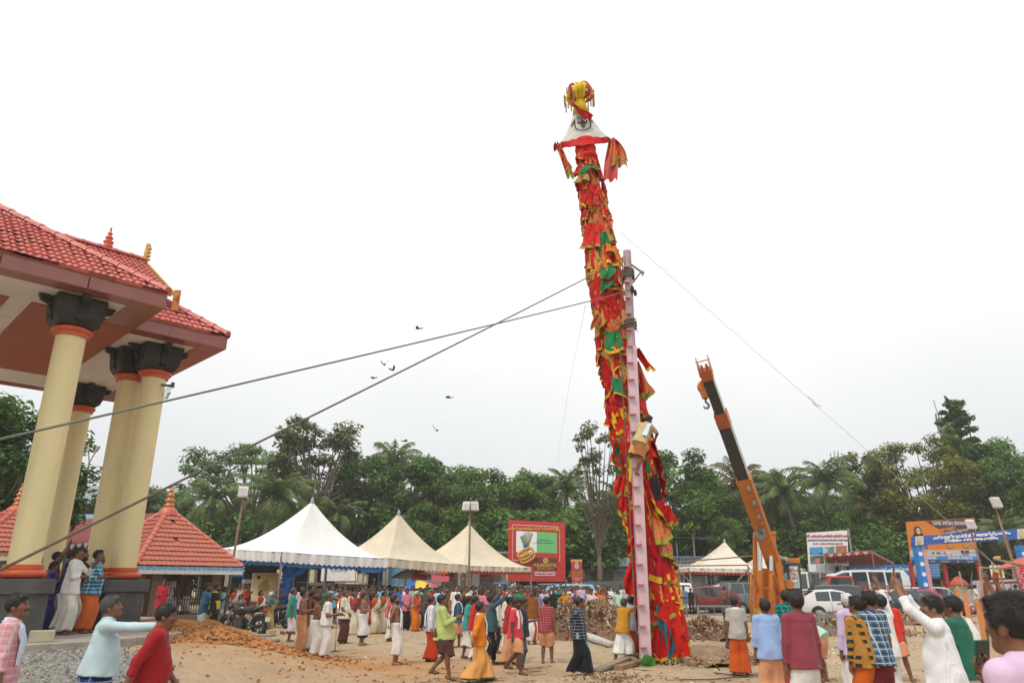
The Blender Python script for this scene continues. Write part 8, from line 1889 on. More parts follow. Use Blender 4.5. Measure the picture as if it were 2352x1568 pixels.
for _ in range(2200):
    px,py=rng.uniform(560,2352),1568-165*rng.random()**1.6;q=G(px,py)
    if rng.random()<.75 and not(1500<px<2200):
        if rng.random()<.6:continue
    P.append((q.x,q.y,.012+gz(q.x,q.y)))
scatter_mesh('leaf_litter',P,leaf_shape(.02,.075,.18),LEAFM,14)
P=[(lambda q:(q.x,q.y,.014))(G(rng.uniform(640,2250),1575-150*rng.random()**1.5))for _ in range(130)]
scatter_mesh('paper_scraps',P,leaf_shape(.03,.09,.1),[mat('white paper scrap',(.62,.6,.56),.8,.1)],15)
P=[(lambda q:(q.x,q.y,.014))(G(rng.uniform(600,2000),1572-120*rng.random()**1.5))for _ in range(110)]
scatter_mesh('dry_twigs',P,lambda r:(lambda L_,a:([(-L_*math.cos(a),-L_*math.sin(a),0),(-L_*math.cos(a),-L_*math.sin(a),.012),(L_*math.cos(a),L_*math.sin(a),.012),(L_*math.cos(a),L_*math.sin(a),0),(.01*math.sin(a),-.01*math.cos(a)+.012,.008)],[(0,1,2,3),(1,4,2)]))(r.uniform(.05,.3),r.gauss(0,.5)),[LEAFM[2],M_WOODG],16)
# microphone stand, sandals, bottle, bag
g=G(769,1497);ms=empty('microphone_stand',(g.x,g.y,0),0,"chrome microphone stand on a round base between the white shirt and the brown mundu","microphone stand");b=MB();b.lathe([(0,0),(.17,0),(.17,.02),(.04,.05),(0,.06)],(0,0,0),20);b.build('base',[M_PLAST],ms,angle=40);b=MB();b.tube([(0,0,.04),(0,0,1.38)],.014,8);b.build('rod',[M_CHROME],ms,True);b=MB();b.tube([(0,0,1.38),(-.06,-.02,1.4),(-.12,-.04,1.42)],[.016,.02,.026],8);b.ell((-.13,-.04,1.425),(.035,.035,.035));b.build('microphone',[M_PLAST],ms,True)
def sandal(px,py,a,label):g=G(px,py);root=empty('sandal',(g.x,g.y,gz(g.x,g.y)+.06),rad(a),label,"sandal","rubber sandals left on the ground");m=mat('navy rubber',(.025,.03,.045),.7);b=MB();o=[(.05*math.sin(t)*(1+.25*math.cos(t)),.13*math.cos(t),0)for t in[2*math.pi*i/16 for i in range(16)]];b.slab(o[::-1],.022);b.build('sole',[m],root);b=MB();b.tube([(-.045,-.01,.02),(-.02,.04,.06),(0,.075,.025),(.02,.04,.06),(.045,-.01,.02)],.009,6);b.build('strap',[m],root,True)
sandal(490,1518,20,"left navy sandal of the pair on the orange earth");sandal(512,1517,75,"right navy sandal of the pair on the orange earth");sandal(471,1557,80,"single navy sandal nearest the lower edge")
g=G(519,1536);bo=empty('water_bottle',(g.x,g.y,gz(g.x,g.y)+.07),rad(10),"crumpled clear plastic water bottle lying on the orange earth","bottle");b=MB();b.lathe([(0,-.13),(.035,-.13),(.036,-.06),(.03,-.03),(.036,0),(.034,.06),(.015,.11),(.015,.13),(0,.13)],(0,0,0),14,'x');b.build('bottle_body',[glass('clear plastic',(.55,.62,.66),.1)],bo,True);b=MB();b.lathe([(0,.13),(.018,.13),(.018,.155),(0,.155)],(0,0,0),10,'x');b.build('bottle_cap',[M_SGW],bo)
rope('overhead_wire',"sagging cable from the concrete pole towards the arch",[W(1948,1232,57),W(2110,1252,50)],.02,M_PLAST,'cable',.25,group="cables strung at the right");rope('overhead_wire',"upper of the level cables right of the arch",[W(2228,1268,38),W(2365,1262,36)],.012,M_PLAST,'cable',.1,group="cables strung at the right");rope('overhead_wire',"rope slanting from the lower flood light down to the red canopy",[W(2228,1250,38),W(2310,1312,30),W(2360,1335,26)],.018,M_ROPE,'rope',.05)
# ------------------------------------------------------------------ people, nearest first
WH=(.72,.71,.68);CRM=(.66,.60,.47);PCH=(.64,.31,.16);ORG=(.66,.21,.02);SAF=(.55,.12,.03);RD=(.48,.025,.02);MRN=(.20,.03,.045);PNK=(.64,.10,.14);LBL=(.42,.58,.66);BLU=(.05,.15,.42);NVY=(.025,.04,.09);TEA=(.01,.24,.20);LIM=(.42,.50,.17);BRN=(.10,.05,.04);BLK=(.018,.018,.02);GRY=(.40,.38,.35);MUS=(.52,.25,.03);LAV=(.52,.42,.58);DTE=(.04,.10,.12);MNT=(.36,.60,.46);PKW=(.66,.52,.56);GRN_=(.02,.12,.08);OLG=(.36,.31,.10)
CK=lambda a,c2,c3,s=11.0:cloth(a,'check',c2,c3,s)
HEM=lambda a,c2,z=.14:cloth(a,'hem',c2,(0,0,0),z)
def put(px,feet,head,face,label,P=None,top='short',topc=WH,bot='mundu',botc=WH,drape=None,drc=None,Y=None,z=None,vox=None,h=None,**k):
    if Y is None:p=G(px,feet,z or 0.0)
    else:p=Vector((XA(px,head+60,Y),Y,0));p.z=z if z is not None else 0
    if z is None:p.z=gz(p.x,p.y)
    hh=h or max(1.5,min(1.8,(ZA(head,p.y)-p.z)*.985))
    d=p.y
    return person(p,face,label,P,top,topc,bot,botc,drape,drc,vox=vox or(.013 if d<12 else .0165 if d<19 else .021),h=hh,**k)
def phone(o,J,hand,label,size=(.075,.012,.15),col=BLK,up=.06,yaw=0,fwd=.0,case=None):
    p=hand_point(o,J,hand,.1);b=MB();b.box((0,0,0),size);q=b.build('phone',[mat('phone back',col,.3)if not case else case],bevel=.006);q.location=p+Vector((0,0,up));q.rotation_euler=(rad(12),0,o.rotation_euler.z+yaw)
    b=MB();b.box((0,-size[1]/2-.001,0),(size[0]*.92,.002,size[2]*.93));b.build('screen',[glass('phone screen',(.02,.02,.022),.08)],q);prop(q,label,"phone","phones held up by onlookers");return q
STEP=dict(footL=(.1,-.24,.03),footR=(.1,.26,0));STEP2=dict(footL=(.1,.26,0),footR=(.1,-.24,.04))
# lower left foreground
put(22,0,1365,62,"man in pink checked shirt and orange mundu at the lower left corner",dict(L='down',R='down',head=(18,12),lean=4,hem=.8),'long',CK((.66,.36,.38),(.7,.5,.52),(.55,.25,.3),14),'mundu',(.66,.17,.02),'neck',(.6,.68,.8),Y=8.3,tone=0,h=1.72)
put(238,0,1375,66,"grey haired man in pale blue shirt and blue checked lungi pointing right",dict(R='point',L='down',head=(10,16),lean=5,belly=.05,hem=.86),'full',(.46,.60,.64),'mundu',CK((.03,.14,.50),(.35,.4,.5),(.01,.02,.05),6.0),Y=8.9,hair='s',h=1.69)
put(350,0,1390,72,"man in dark red shirt and peach mundu striding right at the lower left",dict(R='swingb',L='swingf',head=(6,0),lean=9,belly=.05,**STEP),'long',(.30,.014,.018),'mundu',PCH,Y=8.2,tone=0,h=1.66)
# on the pavilion platform
o,J=put(141,1457,1258,82,"man in white shirt and black striped white mundu on the platform, filming",dict(R='fold',L=((.1,.7,-.6),(-.35,.55,.85)),head=(-4,14)),'long',WH,'mundu',cloth((.66,.64,.58),'stripe',(.06,.05,.05),(0,0,0),1.6),z=PLAT);phone(o,J,'L',"black phone held by the white shirted man on the platform")
put(211,1443,1270,84,"man in turquoise checked shirt and orange mundu leaning at the plinth",dict(R='fore',L='fore',head=(0,14),lean=6,belly=.06),'long',CK((.10,.38,.50),(.5,.62,.66),(.02,.1,.2),13),'mundu',SAF,z=PLAT,Y=16.5,h=1.68)
o,J=put(178,1437,1268,80,"bearded man in black shirt and white mundu behind the checked shirt",dict(L='phone',R='phone',beard=1,head=(0,12)),'long',BLK,'mundu',WH,z=PLAT,Y=16.9,h=1.7)
put(168,1424,1262,85,"man in orange shirt mostly hidden between platform onlookers",dict(head=(0,18)),'short',MUS,'mundu',WH,z=PLAT,Y=17.3,h=1.74)
put(153,1420,1266,70,"dark haired onlooker in black behind the white shirted man",dict(head=(0,12)),'long',NVY,'mundu',WH,z=PLAT,Y=17.0,h=1.7)
put(112,1424,1288,70,"girl in violet patterned dress beside the column base",dict(f=1,R='face',L='face',head=(0,8)),'kurta',cloth((.06,.05,.32),'blocks',(.4,.1,.3),(.02,.02,.1)),'sari',(.05,.04,.2),z=PLAT,Y=16.9,h=1.45)
put(118,1418,1268,60,"man with raised arms filming behind the nearest column",dict(L='up',R='up'),'short',(.1,.14,.1),'mundu',WH,z=PLAT,Y=17.6,h=1.68)
o,J=put(4,1455,1262,60,"woman in bright red dress at the left edge holding up her phone",dict(f=1,L='phone',R='phone',head=(0,14)),'kurta',RD,'sari',(.4,.02,.02),z=PLAT)
# shrine
g_=sp(Ls*.3,-.1,.0);person((g_.x+.2,g_.y-.9,.35),140,"woman in red top with green face mask before the shrine grille",dict(f=1,R='fore',L='fore',head=(20,6)),'kurta',(.5,.02,.04),'sari',RD,vox=.021,h=1.6)
for k,(a_,b_,cc,lb)in enumerate(((.34,1.5,(.1,.08,.07),"onlooker in dark clothes behind the grille's left end"),(.42,1.9,ORG,"onlooker in orange behind the shrine grille"),(.5,1.3,WH,"onlooker in white behind the middle of the grille"),(.6,1.8,RD,"onlooker in red behind the shrine grille"),(.68,1.4,(.2,.12,.08),"onlooker in brown behind the grille's right end"))):
    q=sp(Ls*a_,b_,.62);person(q,150+10*k,lb,dict(head=(0,4),f=k%2),'short',cc,'mundu',WH,vox=.026,h=1.5,cache=100+k)
# left middle, by the motorcycle
put(459,1473,1340,95,"bearded man in denim blue shirt and tucked white mundu, arms folded",dict(L='fold',R='fold',beard=1,head=(0,8),footL=(.09,.05,0)),'long',(.06,.17,.32),'short',WH)
put(481,1474,1338,95,"bearded man in black shorts and black and yellow jacket",dict(L='down',R='down',beard=1,head=(0,6)),'full',cloth((.022,.022,.025),'blocks',(.02,.02,.02),(.6,.46,.02),5.0),'shorts',BLK)
put(505,1440,1347,110,"man in aqua checked shirt and white mundu praying by the wall",dict(L='pray',R='pray',head=(0,14)),'short',CK((.36,.60,.60),(.6,.7,.7),(.2,.42,.45),15),'mundu',WH)
put(530,1436,1348,112,"woman in white sari and orange red blouse at the yellow poster",dict(f=1,L='pray',R='clasp',head=(0,20)),'blouse',(.55,.06,.02),'sari',CRM,'sari',WH)
put(541,1424,1342,115,"woman in white sari in front of the poster's middle",dict(f=1,R='clasp',L='clasp',head=(0,18)),'blouse',WH,'sari',WH,'sari',CRM)
put(559,1432,1343,112,"woman in red dress with hand at her mouth before the poster",dict(f=1,R='face',L='clasp',head=(0,12)),'kurta',(.42,.02,.03),'sari',(.3,.02,.03))
put(590,1452,1355,95,"woman in white sari and red blouse right behind the motorcycle seat",dict(f=1,L='clasp',R='clasp',head=(0,30)),'blouse',(.42,.03,.03),'sari',CRM,'sari',WH)
put(615,1458,1360,88,"grey haired woman in olive sari and teal blouse praying",dict(f=1,L='pray',R='pray',head=(0,28)),'blouse',(.0,.16,.2),'sari',HEM(OLG,(.06,.18,.03),.12),'sari',cloth(OLG,'stripe',(.06,.18,.03),(0,0,0),5),hair='w',h=1.5)
put(635,1436,1343,130,"man in dark slate shirt and trousers praying behind the olive sari",dict(L='pray',R='pray',head=(0,6)),'long',(.05,.07,.09),'trousers',NVY)
put(662,1474,1350,78,"grey haired man in sea green shirt and pink bordered white mundu",dict(L='down',R='down',head=(0,14)),'short',(.02,.30,.22),'half',HEM((.7,.66,.66),(.6,.15,.25),.3),hair='s')
put(685,1499,1354,82,"shirtless young man in long peach mundu",dict(L='fore',R='fore',head=(0,18),footL=(.1,.05,0)),None,None,'mundu',cloth((.60,.28,.13),'stripe',(.6,.5,.4),(0,0,0),1.2),tone=1)
put(704,1496,1356,88,"shirtless bearded man with maroon sash behind the drummer",dict(beard=1,L='fore',R='down',head=(0,0)),None,None,'mundu',WH,'shoulder',MRN,tone=0)
put(719,1508,1367,78,"shirtless drummer in white mundu",dict(L='mic',R='mic',head=(10,-4)),None,None,'mundu',HEM(WH,(.6,.25,.4),.12),tone=0)
put(742,1514,1361,80,"man in white shirt and white mundu at the microphone stand",dict(L='mic',R='fore',head=(0,10),hem=.84),'short',WH,'mundu',HEM(WH,(.15,.08,.25),.11),hair='s')
put(785,1477,1356,110,"heavy man in cream shirt and brown mundu, hands clasped",dict(L='clasp',R='clasp',belly=.07,head=(0,18)),'short',CRM,'mundu',(.09,.035,.035),hair='s')
put(808,1459,1361,100,"grey haired woman in cream sari with gold border and red blouse, hand raised",dict(f=1,L='face',R='fold',head=(0,14)),'blouse',(.5,.05,.03),'sari',cloth(CRM,'stripe',(.55,.34,.04),(0,0,0),1.4),'sari',MRN,hair='s')
put(829,1481,1361,100,"shirtless man with folded arms and black bordered white mundu",dict(L='fold',R='fold',head=(0,10)),None,None,'half',HEM(WH,(.03,.03,.03),.33),tone=1)
put(858,1456,1365,118,"woman in cream sari and orange blouse with lowered blue mask",dict(f=1,L='clasp',R='clasp',head=(0,28)),'blouse',(.55,.09,.03),'sari',cloth(CRM,'stripe',(.55,.36,.05),(0,0,0),1.5),'sari',CRM)
put(877,1454,1357,100,"woman in cream and gold sari, orange blouse, right of the masked one",dict(f=1,L='down',R='clasp',head=(0,12)),'blouse',(.5,.07,.03),'sari',cloth(CRM,'stripe',(.6,.42,.03),(0,0,0),1.2),'sari',cloth(CRM,'stripe',(.6,.42,.03),(0,0,0),3))
put(892,1470,1357,92,"man in bright pink shirt half hidden behind the bare shouldered priest",dict(head=(0,12)),'short',PNK,'mundu',WH)
put(905,1526,1366,86,"bearded man with white shawl and white dhoti looking up, hand on hip",dict(R='behind',L='down',beard=1,head=(-6,26),lean=-4,belly=.04,footL=(.08,.04,0)),None,None,'half',HEM(WH,(.45,.48,.55),.16),'shawl',(.68,.68,.74),tone=1)
put(953,1449,1362,130,"elderly woman in orange sari holding a child",dict(f=1,L='clasp',R='fold',head=(0,16)),'blouse',(.5,.06,.02),'sari',(.66,.17,.01),'sari',(.6,.12,.02),hair='w')
put(972,1446,1352,135,"long haired woman in dark patterned tunic right of the orange sari",dict(f=1,L='fold',R='down',head=(0,10)),'kurta',cloth((.09,.07,.08),'blocks',(.2,.16,.16),(.05,.03,.05)),'trousers',(.03,.025,.03))
put(986,1519,1376,86,"man in white shawl and red mundu",dict(L='down',R='down',head=(0,14),**dict(footL=(.1,-.06,0),footR=(.1,.1,0))),'full',(.66,.66,.72),'mundu',(.48,.045,.01),'shawl',(.68,.68,.74),tone=1)
put(1014,1560,1365,84,"man in lime green shirt and brown tucked up mundu walking right",dict(L='fore',R=((.15,.25,-.95),(-.1,.9,.4)),head=(0,10),lean=-3,belly=.08,footL=(.1,-.22,.1),footR=(.1,.16,0)),'full',LIM,'short',BRN,tone=0)
put(1048,1487,1366,80,"man in blue shirt and peach tucked mundu raising his arm",dict(L='high',R='down',head=(0,16),footL=(.1,.1,0),footR=(.1,-.15,0)),'short',(.02,.12,.25),'short',PCH,drape='shoulder',drc=WH)
put(1073,1512,1376,84,"man in turquoise checked shirt and white mundu beside the orange shirt",dict(head=(0,12),footL=(.1,-.12,0),footR=(.1,.12,0)),'short',CK((.02,.38,.32),(.1,.5,.45),(.01,.2,.2),14),'half',WH)
put(1087,1515,1371,82,"man in red shirt just behind the orange shirted walker",dict(head=(0,8)),'short',RD,'mundu',WH)
put(1097,1566,1382,76,"man in orange shirt and orange mundu with white neck towel, walking right",dict(L='swingf',R='swingb',head=(0,16),lean=5,footL=(.1,.3,0),footR=(.1,-.3,.06)),'long',(.66,.20,.01),'mundu',HEM((.66,.31,.09),(.12,.16,.05),.11),'neck',WH,tone=0)
put(1126,1526,1364,80,"man in dark teal shirt and black trousers pointing up to the pole",dict(L='high',R=((.1,.75,.6),(.0,.7,.75)),head=(0,24),beard=0,footL=(.1,.1,0),footR=(.1,-.1,0)),'long',DTE,'trousers',BLK)
put(1140,1500,1368,90,"man in white shirt and black trousers behind the pointing man",dict(head=(0,12),L='clasp'),'long',WH,'trousers',BLK)
put(1160,1490,1366,90,"man in cream shirt and white mundu left of the pink shirted walker",dict(head=(0,16)),'short',CRM,'mundu',WH)
put(1182,1548,1372,112,"man in coral pink shirt, peach tucked mundu, white towel at the neck",dict(L='down',R='down',beard=1,head=(-10,-2),footL=(.1,-.26,.1),footR=(.1,.2,0)),'short',(.66,.05,.08),'short',PCH,'neck',WH,tone=2)
put(1199,1538,1378,96,"man in dark navy dotted shirt behind the coral pink shirt",dict(head=(0,-2),L='fore',R='down',footL=(.1,-.1,0)),'short',(.035,.045,.06),'trousers',(.09,.09,.10))
put(1168,1526,1376,88,"man in crimson shirt and peach mundu behind the coral pink shirt",dict(head=(0,4),footL=(.1,.15,0),footR=(.1,-.15,0)),'short',(.45,.02,.03),'mundu',PCH)
put(1221,1478,1353,168,"white bearded man in brown shirt and red bordered white mundu",dict(beard=1,L='down',R='down',head=(20,6)),'long',(.24,.09,.02),'mundu',cloth(WH,'stripe',(.5,.04,.03),(0,0,0),1.1),hair='s')
put(1234,1462,1356,150,"man in violet grey shirt behind the brown shirted one",dict(head=(0,8)),'short',(.25,.2,.32),'mundu',WH)
put(1256,1524,1374,20,"man in red checked shirt and short peach mundu, back turned",dict(L='down',R='down',head=(10,8),footL=(.11,0,0),footR=(.12,.06,0)),'short',CK((.36,.05,.06),(.5,.2,.2),(.2,.02,.03),16),'short',PCH,tone=0)
put(1272,1440,1351,160,"man in black shirt and white mundu behind the leaf heap's left end",dict(L='side',head=(30,10)),'short',BLK,'mundu',WH)
put(1300,1438,1358,180,"man in orange shirt and mundu, hands on hips, behind the leaf heap",dict(L='hip',R='hip',head=(0,24)),'long',(.55,.22,.03),'mundu',(.55,.22,.04),hair='s')
put(1332,1549,1371,128,"man in dark checked shirt and black mundu with blue stripe walking",dict(L='down',R='swingb',head=(-40,2),footL=(.1,.2,0),footR=(.1,-.2,.06)),'long',CK((.035,.045,.065),(.3,.33,.38),(.012,.014,.02),15),'mundu',cloth((.012,.012,.014),'stripe',(.0,.22,.42),(0,0,0),1.0),tone=0)
put(1360,1436,1356,176,"man in pale pink shirt and cream mundu, arm out, behind the leaf heap",dict(L='out',R='down',head=(-10,16)),'short',PKW,'mundu',CRM)
put(1385,1432,1358,170,"woman in black and orange sari behind the leaf heap",dict(f=1,L='down',R='clasp',head=(-10,10)),'blouse',(.5,.2,.03),'sari',BLK,'sari',(.5,.16,.05))
put(1424,1434,1363,200,"man in mint green shirt reaching out towards the pole",dict(R='side',L='down',head=(-60,25)),'short',MNT,'mundu',WH)
put(1433,1524,1380,38,"man in mustard shirt and white mundu pushing against the pole",dict(R=((-.1,.95,.35),(0,1,.5)),L='push',head=(0,6),lean=14,footL=(.12,-.26,0),footR=(.1,.12,0)),'full',(.50,.23,.02),'half',WH,tone=0,hair='s')
put(1453,1517,1371,52,"man in grey shirt and deep red mundu at the pole's foot",dict(R='push',L='push',head=(0,4),beard=1),'short',(.38,.40,.45),'mundu',(.48,.05,.012))
# right of the pole, seen from behind
put(1703,1552,1370,12,"man in beige grey shirt and orange red mundu, back turned, right of the pole",dict(L='down',R='down',head=(20,16),lean=0,footL=(.14,-.05,0),footR=(.14,.05,0)),'short',GRY,'mundu',(.52,.085,.012),'neck',WH,tone=0)
put(1764,0,1398,2,"man in light blue shirt and peach mundu seen from behind",dict(L='down',R='down',head=(0,22)),'long',(.28,.40,.66),'mundu',PCH,Y=12.0,h=1.6)
put(1812,0,1366,8,"man in teal green checked shirt and red mundu, back turned",dict(head=(10,24)),'long',CK((.0,.17,.17),(.05,.3,.28),(.005,.06,.07),14),'mundu',(.36,.04,.03),Y=14.5,h=1.7)
put(1838,0,1380,352,"broad man in maroon shirt and white mundu seen from behind",dict(head=(8,20),belly=.04,hem=.8),'full',(.24,.045,.065),'mundu',WH,Y=10.0,tone=0,h=1.72)
put(1888,0,1455,320,"crouching helper in green shirt reaching out low between the backs",dict(R='side',L='down',lean=55,head=(0,10),footL=(.12,.0,0)),'short',MNT,'short',PCH,Y=15.5,h=1.6)
put(1955,0,1367,345,"grey haired man in lavender shirt behind the block checked shirt",dict(head=(10,14)),'full',LAV,'mundu',WH,Y=12.2,hair='w',h=1.67)
put(1978,0,1383,340,"man in yellow and black block checked shirt with green scarf and orange mundu",dict(head=(-8,12)),'full',cloth((.42,.20,.04),'blocks',(.3,.15,.03),(.025,.03,.028),24.0),'mundu',(.62,.12,.012),'neck',(.10,.18,.13),Y=10.6,h=1.66)
put(2006,0,1367,345,"man in blue grey checked shirt and maroon mundu seen from behind",dict(head=(-14,16)),'short',CK((.10,.22,.36),(.5,.5,.48),(.03,.05,.1),12),'mundu',(.16,.02,.02),Y=10.6,hair='k',h=1.73)
put(2030,0,1372,340,"man in white shirt raising an open hand behind the blue checked shirt",dict(R='up',L='down',head=(-5,16)),'long',WH,'mundu',WH,Y=12.0,h=1.66)
put(2066,1565,1369,195,"man in red shirt, peach tucked mundu and pale blue cap facing the camera",dict(L='down',R=((.5,.3,.6),(-.25,.25,.95)),head=(25,4),footL=(.24,.02,0),footR=(.2,-.02,0)),'long',(.60,.035,.02),'short',(.66,.27,.17),cap='cap',extra=(.45,.55,.66),tone=0)
o,J=put(2160,0,1388,305,"man in white striped shirt holding a phone high with both hands",dict(L=((.12,.75,.72),(-.28,.35,.95)),R=((.12,.75,.72),(-.28,.35,.95)),head=(-12,8),belly=.05),'long',cloth((.72,.72,.74),'stripe',(.60,.60,.64),(0,0,0),26.0),'trousers',NVY,Y=8.4,tone=1,h=1.7);phone(o,J,'R',"dark phone held high by the man in the striped shirt",up=.07)
put(2205,0,1388,330,"man in dark green shirt with white shoulder towel behind the striped shirt",dict(head=(-5,10)),'short',GRN_,'mundu',WH,'shoulder',WH,Y=9.3,h=1.68)
o,J=put(2352,0,1384,338,"man in lilac pink shirt with his back to the camera, nearest at lower right",dict(L='down',R=((.25,.3,-.9),(-.147,.18,.285)),head=(0,4),hem=.8),'long',(.64,.46,.62),'trousers',NVY,Y=3.5,vox=.0095,h=1.79)
q=phone(o,J,'R',"large phone in a dark green case held by the nearest man",(.095,.014,.17),(.01,.10,.09),.05,case=mat('dark green phone case',(.008,.09,.075),.5))
o,J=put(2352,0,1352,285,"man in navy shirt at the right edge, arm raised with a red cloth",dict(L=((.1,.75,.7),(-.1,.2,1)),R=((.15,.7,.75),(.1,.2,1)),head=(0,6),beard=1),'short',NVY,'mundu',WH,Y=11.0,h=1.72)
b=MB();p=hand_point(o,J,'L',.1);b.grid([[p+Vector((.02*math.sin(j+i),.02*i,-.07*j))+Vector((.05*i,0,.05))for i in range(3)]for j in range(7)]);prop(b.build('red_cloth',[fabric(RED,None)],None,True),"red cloth hanging from the raised hand at the right edge","cloth")
# the climber on the beam
zc=W(1466,1085,YL).z;cp=W(1462,1088,YL-.33)
o,J=person((cp.x-.06,YL-.36,cp.z),28,"man in khaki shirt and peach mundu climbing the pink beam",dict(L=((.35,.45,-.75),(-.2,.9,.3)),R=((.35,.85,.0),(-.35,.9,-.1)),head=(35,-6),lean=26,footL=(.2,.14,.42),footR=(.02,.12,0),hipz=.88),'short',(.50,.38,.20),'short',(.64,.30,.12),'shoulder',(.55,.66,.74),vox=.016,tone=0,h=1.62);o.rotation_euler.y=rad(15);o.location.x+=-.02
# by the cars
for a in((1896,1415,1349,178,"shirtless man in black shorts beside the white hatchback",dict(head=(0,4)),None,None,'shorts',BLK),(1918,1415,1348,250,"boy in black clothes at the white hatchback's door",dict(L='clasp',R='clasp',head=(0,-14)),'short',BLK,'shorts',BLK),(1963,1404,1347,330,"man in white shirt with black bag behind the lavender shirt",dict(),'short',WH,'trousers',BLK),(2029,1392,1346,190,"man in pink shirt before the red truck",dict(L='fore',R='fore',head=(0,-10)),'short',(.66,.3,.34),'mundu',WH),(2053,1392,1342,170,"man in olive shirt with raised hand before the red truck",dict(R='face'),'short',(.38,.33,.2),'trousers',(.2,.18,.12)),
          (1574,1416,1346,195,"man in blue checked shirt and jeans with folded arms right of the pole",dict(L='fold',R='fold',head=(0,14)),'long',CK((.06,.16,.42),(.45,.5,.6),(.01,.03,.1),14),'trousers',(.16,.22,.3)),(1563,1414,1348,185,"man in white shirt holding up a phone right of the pole",dict(L='phone',R='phone'),'short',GRY,'mundu',WH),(1590,1412,1352,190,"person in black beside the blue checked shirt",dict(f=1),'kurta',BLK,'trousers',BLK),
          (1668,1412,1346,10,"shirtless man with brown trousers seen from behind left of the crane",dict(head=(0,16)),None,None,'trousers',BRN),(1648,1404,1342,175,"man in black shirt behind the motorcycle rider",dict(),'short',BLK,'mundu',WH),(1657,1398,1341,180,"man in dark shirt talking behind the motorcycle",dict(L='fold',R='fold'),'short',(.06,.05,.05),'trousers',BLK),(1683,1400,1344,180,"woman in turquoise dress left of the crane",dict(f=1),'kurta',(.05,.36,.36),'trousers',(.4,.05,.12)),(1695,1404,1344,185,"shirtless man in black mundu left of the crane",dict(),None,None,'mundu',BLK),(1706,1405,1344,190,"woman in long black robe beside the crane",dict(f=1),'kurta',BLK,'sari',BLK),(1718,1400,1344,180,"man in navy clothes beside the crane mast",dict(),'short',NVY,'trousers',NVY),(1733,1404,1344,200,"man in white shirt close behind the crane hoop",dict(),'short',WH,'mundu',WH),(1742,1412,1342,170,"man in maroon shirt behind the crane's guard rail",dict(),'short',(.3,.03,.05),'trousers',GRY)):
    put(*a,vox=.024)
# riders: seated on the saddles
def rider(mb,face_off,label,topc,bot,botc,zs,x,h=1.62,tone=0):
    p=mb.matrix_basis@Vector((x,0,zs));f=90-math.degrees(mb.rotation_euler.z);hz=.52
    P=dict(L=((.25,.75,-.5),(-.05,.95,-.1)),R=((.25,.75,-.5),(-.05,.95,-.1)),lean=8,footL=(.2,.38,.0),footR=(.2,.38,.0),hipz=hz,head=(0,4))
    o,J=person((p.x,p.y,max(0.02,p.z-hz*h/1.66+.1)),f,label,P,'short',topc,bot,botc,vox=.024,h=h,tone=tone);return o
rider(mb3,0,"young man in red shirt and jeans sitting on the motorcycle with the lit lamp",RD,'trousers',(.3,.36,.44),.78,-.15)
rider(mb4,0,"man in blue shirt and orange shorts riding the scooter",(.05,.10,.42),'shorts',(.6,.17,.06),.74,-.2)
# ------------------------------------------------------------------ the wider crowd: a dozen builds repeated with their own clothes
CROWD=[(dict(head=(0,16)),'short','mundu',None),(dict(head=(6,22),L='clasp',R='clasp'),'short','mundu',None),(dict(head=(-8,14),L='fold',R='fold'),'long','mundu',None),(dict(head=(0,24),L='pray',R='pray'),'short','mundu',None),(dict(head=(4,18),L='phone',R='phone'),'short','trousers',None),(dict(head=(0,12),L='hip',R='down'),'long','trousers',None),(dict(head=(-6,20),beard=1),'short','trousers',None),(dict(head=(0,14),L='behind',R='behind'),'short','half',None),(dict(head=(0,20),f=1,L='clasp',R='clasp'),'blouse','sari','sari'),(dict(head=(5,16),f=1,L='pray',R='pray'),'blouse','sari','sari'),(dict(head=(0,12),f=1),'kurta','trousers',None),(dict(head=(0,22),L='high',R='down'),'short','mundu',None),(dict(head=(0,18)),None,'mundu','shawl')]
COLS=[('white',WH),('pale blue',LBL),('blue',BLU),('navy',NVY),('red',RD),('maroon',MRN),('orange',ORG),('mustard',MUS),('green',(.03,.22,.09)),('teal',TEA),('grey',GRY),('black',BLK),('pink',(.62,.2,.26)),('cream',CRM),('lilac',LAV),('brown',(.16,.08,.05)),('lime',LIM),('sky blue',(.2,.42,.62))]
BOTC=[('white',WH),('cream',CRM),('peach',PCH),('black',BLK),('orange',SAF),('grey',(.2,.2,.21)),('dark blue',(.05,.07,.13))]
POSE_T=["","hands clasped","arms folded","praying","filming","hand on hip","bearded","hands behind back","hands clasped","praying","","one arm raised",""]
def place_word(px,py):
    if px<660:return "by the yellow poster"
    if px<760:return "behind the drummer's group"
    if px<860:return "behind the cream shirted man"
    if px<950:return "behind the white shawled priest"
    if px<1040:return "behind the orange sari"
    if px<1120:return "below the far beige tent"
    if px<1200:return "in front of the blue car"
    if px<1270:return "behind the brown shirted man"
    if px<1340:return "in front of the light blue minivan"
    if px<1400:return "before the black jeep"
    if px<1500:return "just left of the pink beam"
    if px<1800:return "near the dark red car"
    return "by the white wall banner" if px>2225 else "near the parked cars"
used=set()
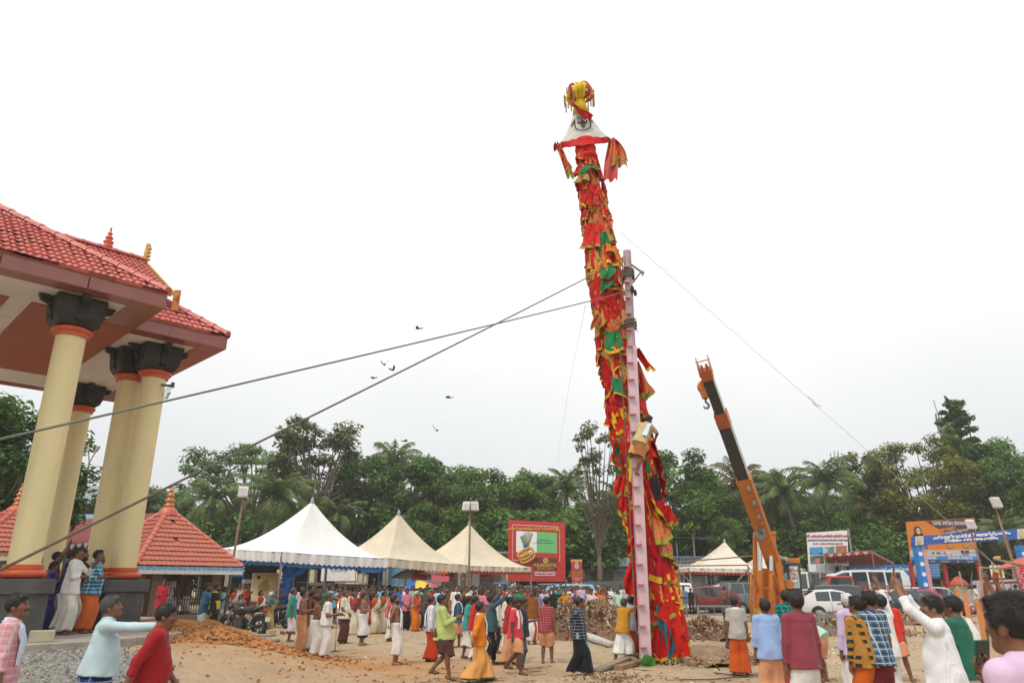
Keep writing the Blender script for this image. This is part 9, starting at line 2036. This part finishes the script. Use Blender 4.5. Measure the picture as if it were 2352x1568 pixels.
def crowd(px,feet,face,i=None,depth=''):
    for t in range(60):
        k=rng.choices(range(13),[10,8,7,7,7,6,6,6,7,5,5,4,2])[0]if i is None else i;P,top,bot,dr=CROWD[k];f=P.get('f');cn,cc=rng.choice(COLS);bn,bc=rng.choices(BOTC,[9,4,3,2,2,2,2])[0]if bot in('mundu','half')else rng.choice(BOTC[3:4]+BOTC[5:])
        if k in(8,9):bn,bc=rng.choice([('cream',CRM),('white',WH),('gold',(.5,.36,.08)),('red',RD),('green',(.04,.2,.08)),('orange',(.6,.2,.03)),('violet',(.16,.06,.3))])
        who='woman' if f else 'man';low={'mundu':'mundu','half':'tucked mundu','trousers':'trousers'}.get(bot,'')
        if k in(8,9):d=f"woman in {bn} sari and {cn} blouse"
        elif k==10:d=f"woman in {cn} tunic and {bn} trousers"
        elif k==12:d=f"bare chested man with {cn} shawl and {bn} mundu"
        else:d=f"man in {cn} shirt and {bn} {low}"
        lab=d+(", "+POSE_T[k]if POSE_T[k]else "")+" "+depth+place_word(px,feet)
        if len(lab.split())>16:lab=d+' '+place_word(px,feet)
        if lab not in used:break
    used.add(lab);p=G(px,feet);h=(rng.uniform(1.48,1.58)if f else rng.uniform(1.58,1.74));hr=rng.choices('kswg',[12,3,1,1])[0]
    person(p,face,lab,P,top,cc,bot,bc,dr,bc if k in(8,9)else cc,vox=.027,tone=rng.choice((0,0,1,2)),hair=hr,h=h,cache=200+k,group="people in the wider crowd")
def face_to(px,feet):p=G(px,feet);return math.degrees(math.atan2(PB.x-p.x,PB.y-p.y))
spots=[]
def band_of(x0,x1,f0,f1,n,gap=7.5):
    t=0
    while n and t<4000:
        t+=1;px,ft=rng.uniform(x0,x1),rng.uniform(f0,f1);w=gap*(ft-1335)/90
        if all(abs(px-a)>w or abs(ft-c)>9 for a,c in spots):spots.append((px,ft));n-=1
band_of(640,820,1420,1446,20,6.5);band_of(800,1000,1412,1448,36,6.5);band_of(990,1250,1406,1464,64,6.5);band_of(1230,1460,1400,1428,48,6.5);band_of(1240,1440,1394,1402,16,6.5);band_of(1562,1740,1394,1404,12,6)
for px,ft in spots:crowd(px,ft,face_to(px,ft)+rng.gauss(0,14))
spots=[];band_of(2236,2354,1384,1412,20,6);band_of(2190,2236,1384,1396,3)
for px,ft in spots:crowd(px,ft,285+rng.gauss(0,25))
# ------------------------------------------------------------------ the humid air over the square
hb_=MB();hb_.box((0,320,12.2),(820,780,26.4));hz_=hb_.mesh('haze');hm_=bpy.data.materials.new('humid air');hm_.use_nodes=True;hm_.node_tree.nodes.clear()
pv_=hm_.node_tree.nodes.new('ShaderNodeVolumePrincipled');pv_.inputs['Color'].default_value=(.9,.93,.95,1);pv_.inputs['Density'].default_value=.0007;pv_.inputs['Anisotropy'].default_value=.2
ho_=hm_.node_tree.nodes.new('ShaderNodeOutputMaterial');hm_.node_tree.links.new(pv_.outputs[0],ho_.inputs['Volume']);hz_.materials.append(hm_);prop(link('haze',hz_),kind='stuff')
print('script seconds',time.time()-T0)
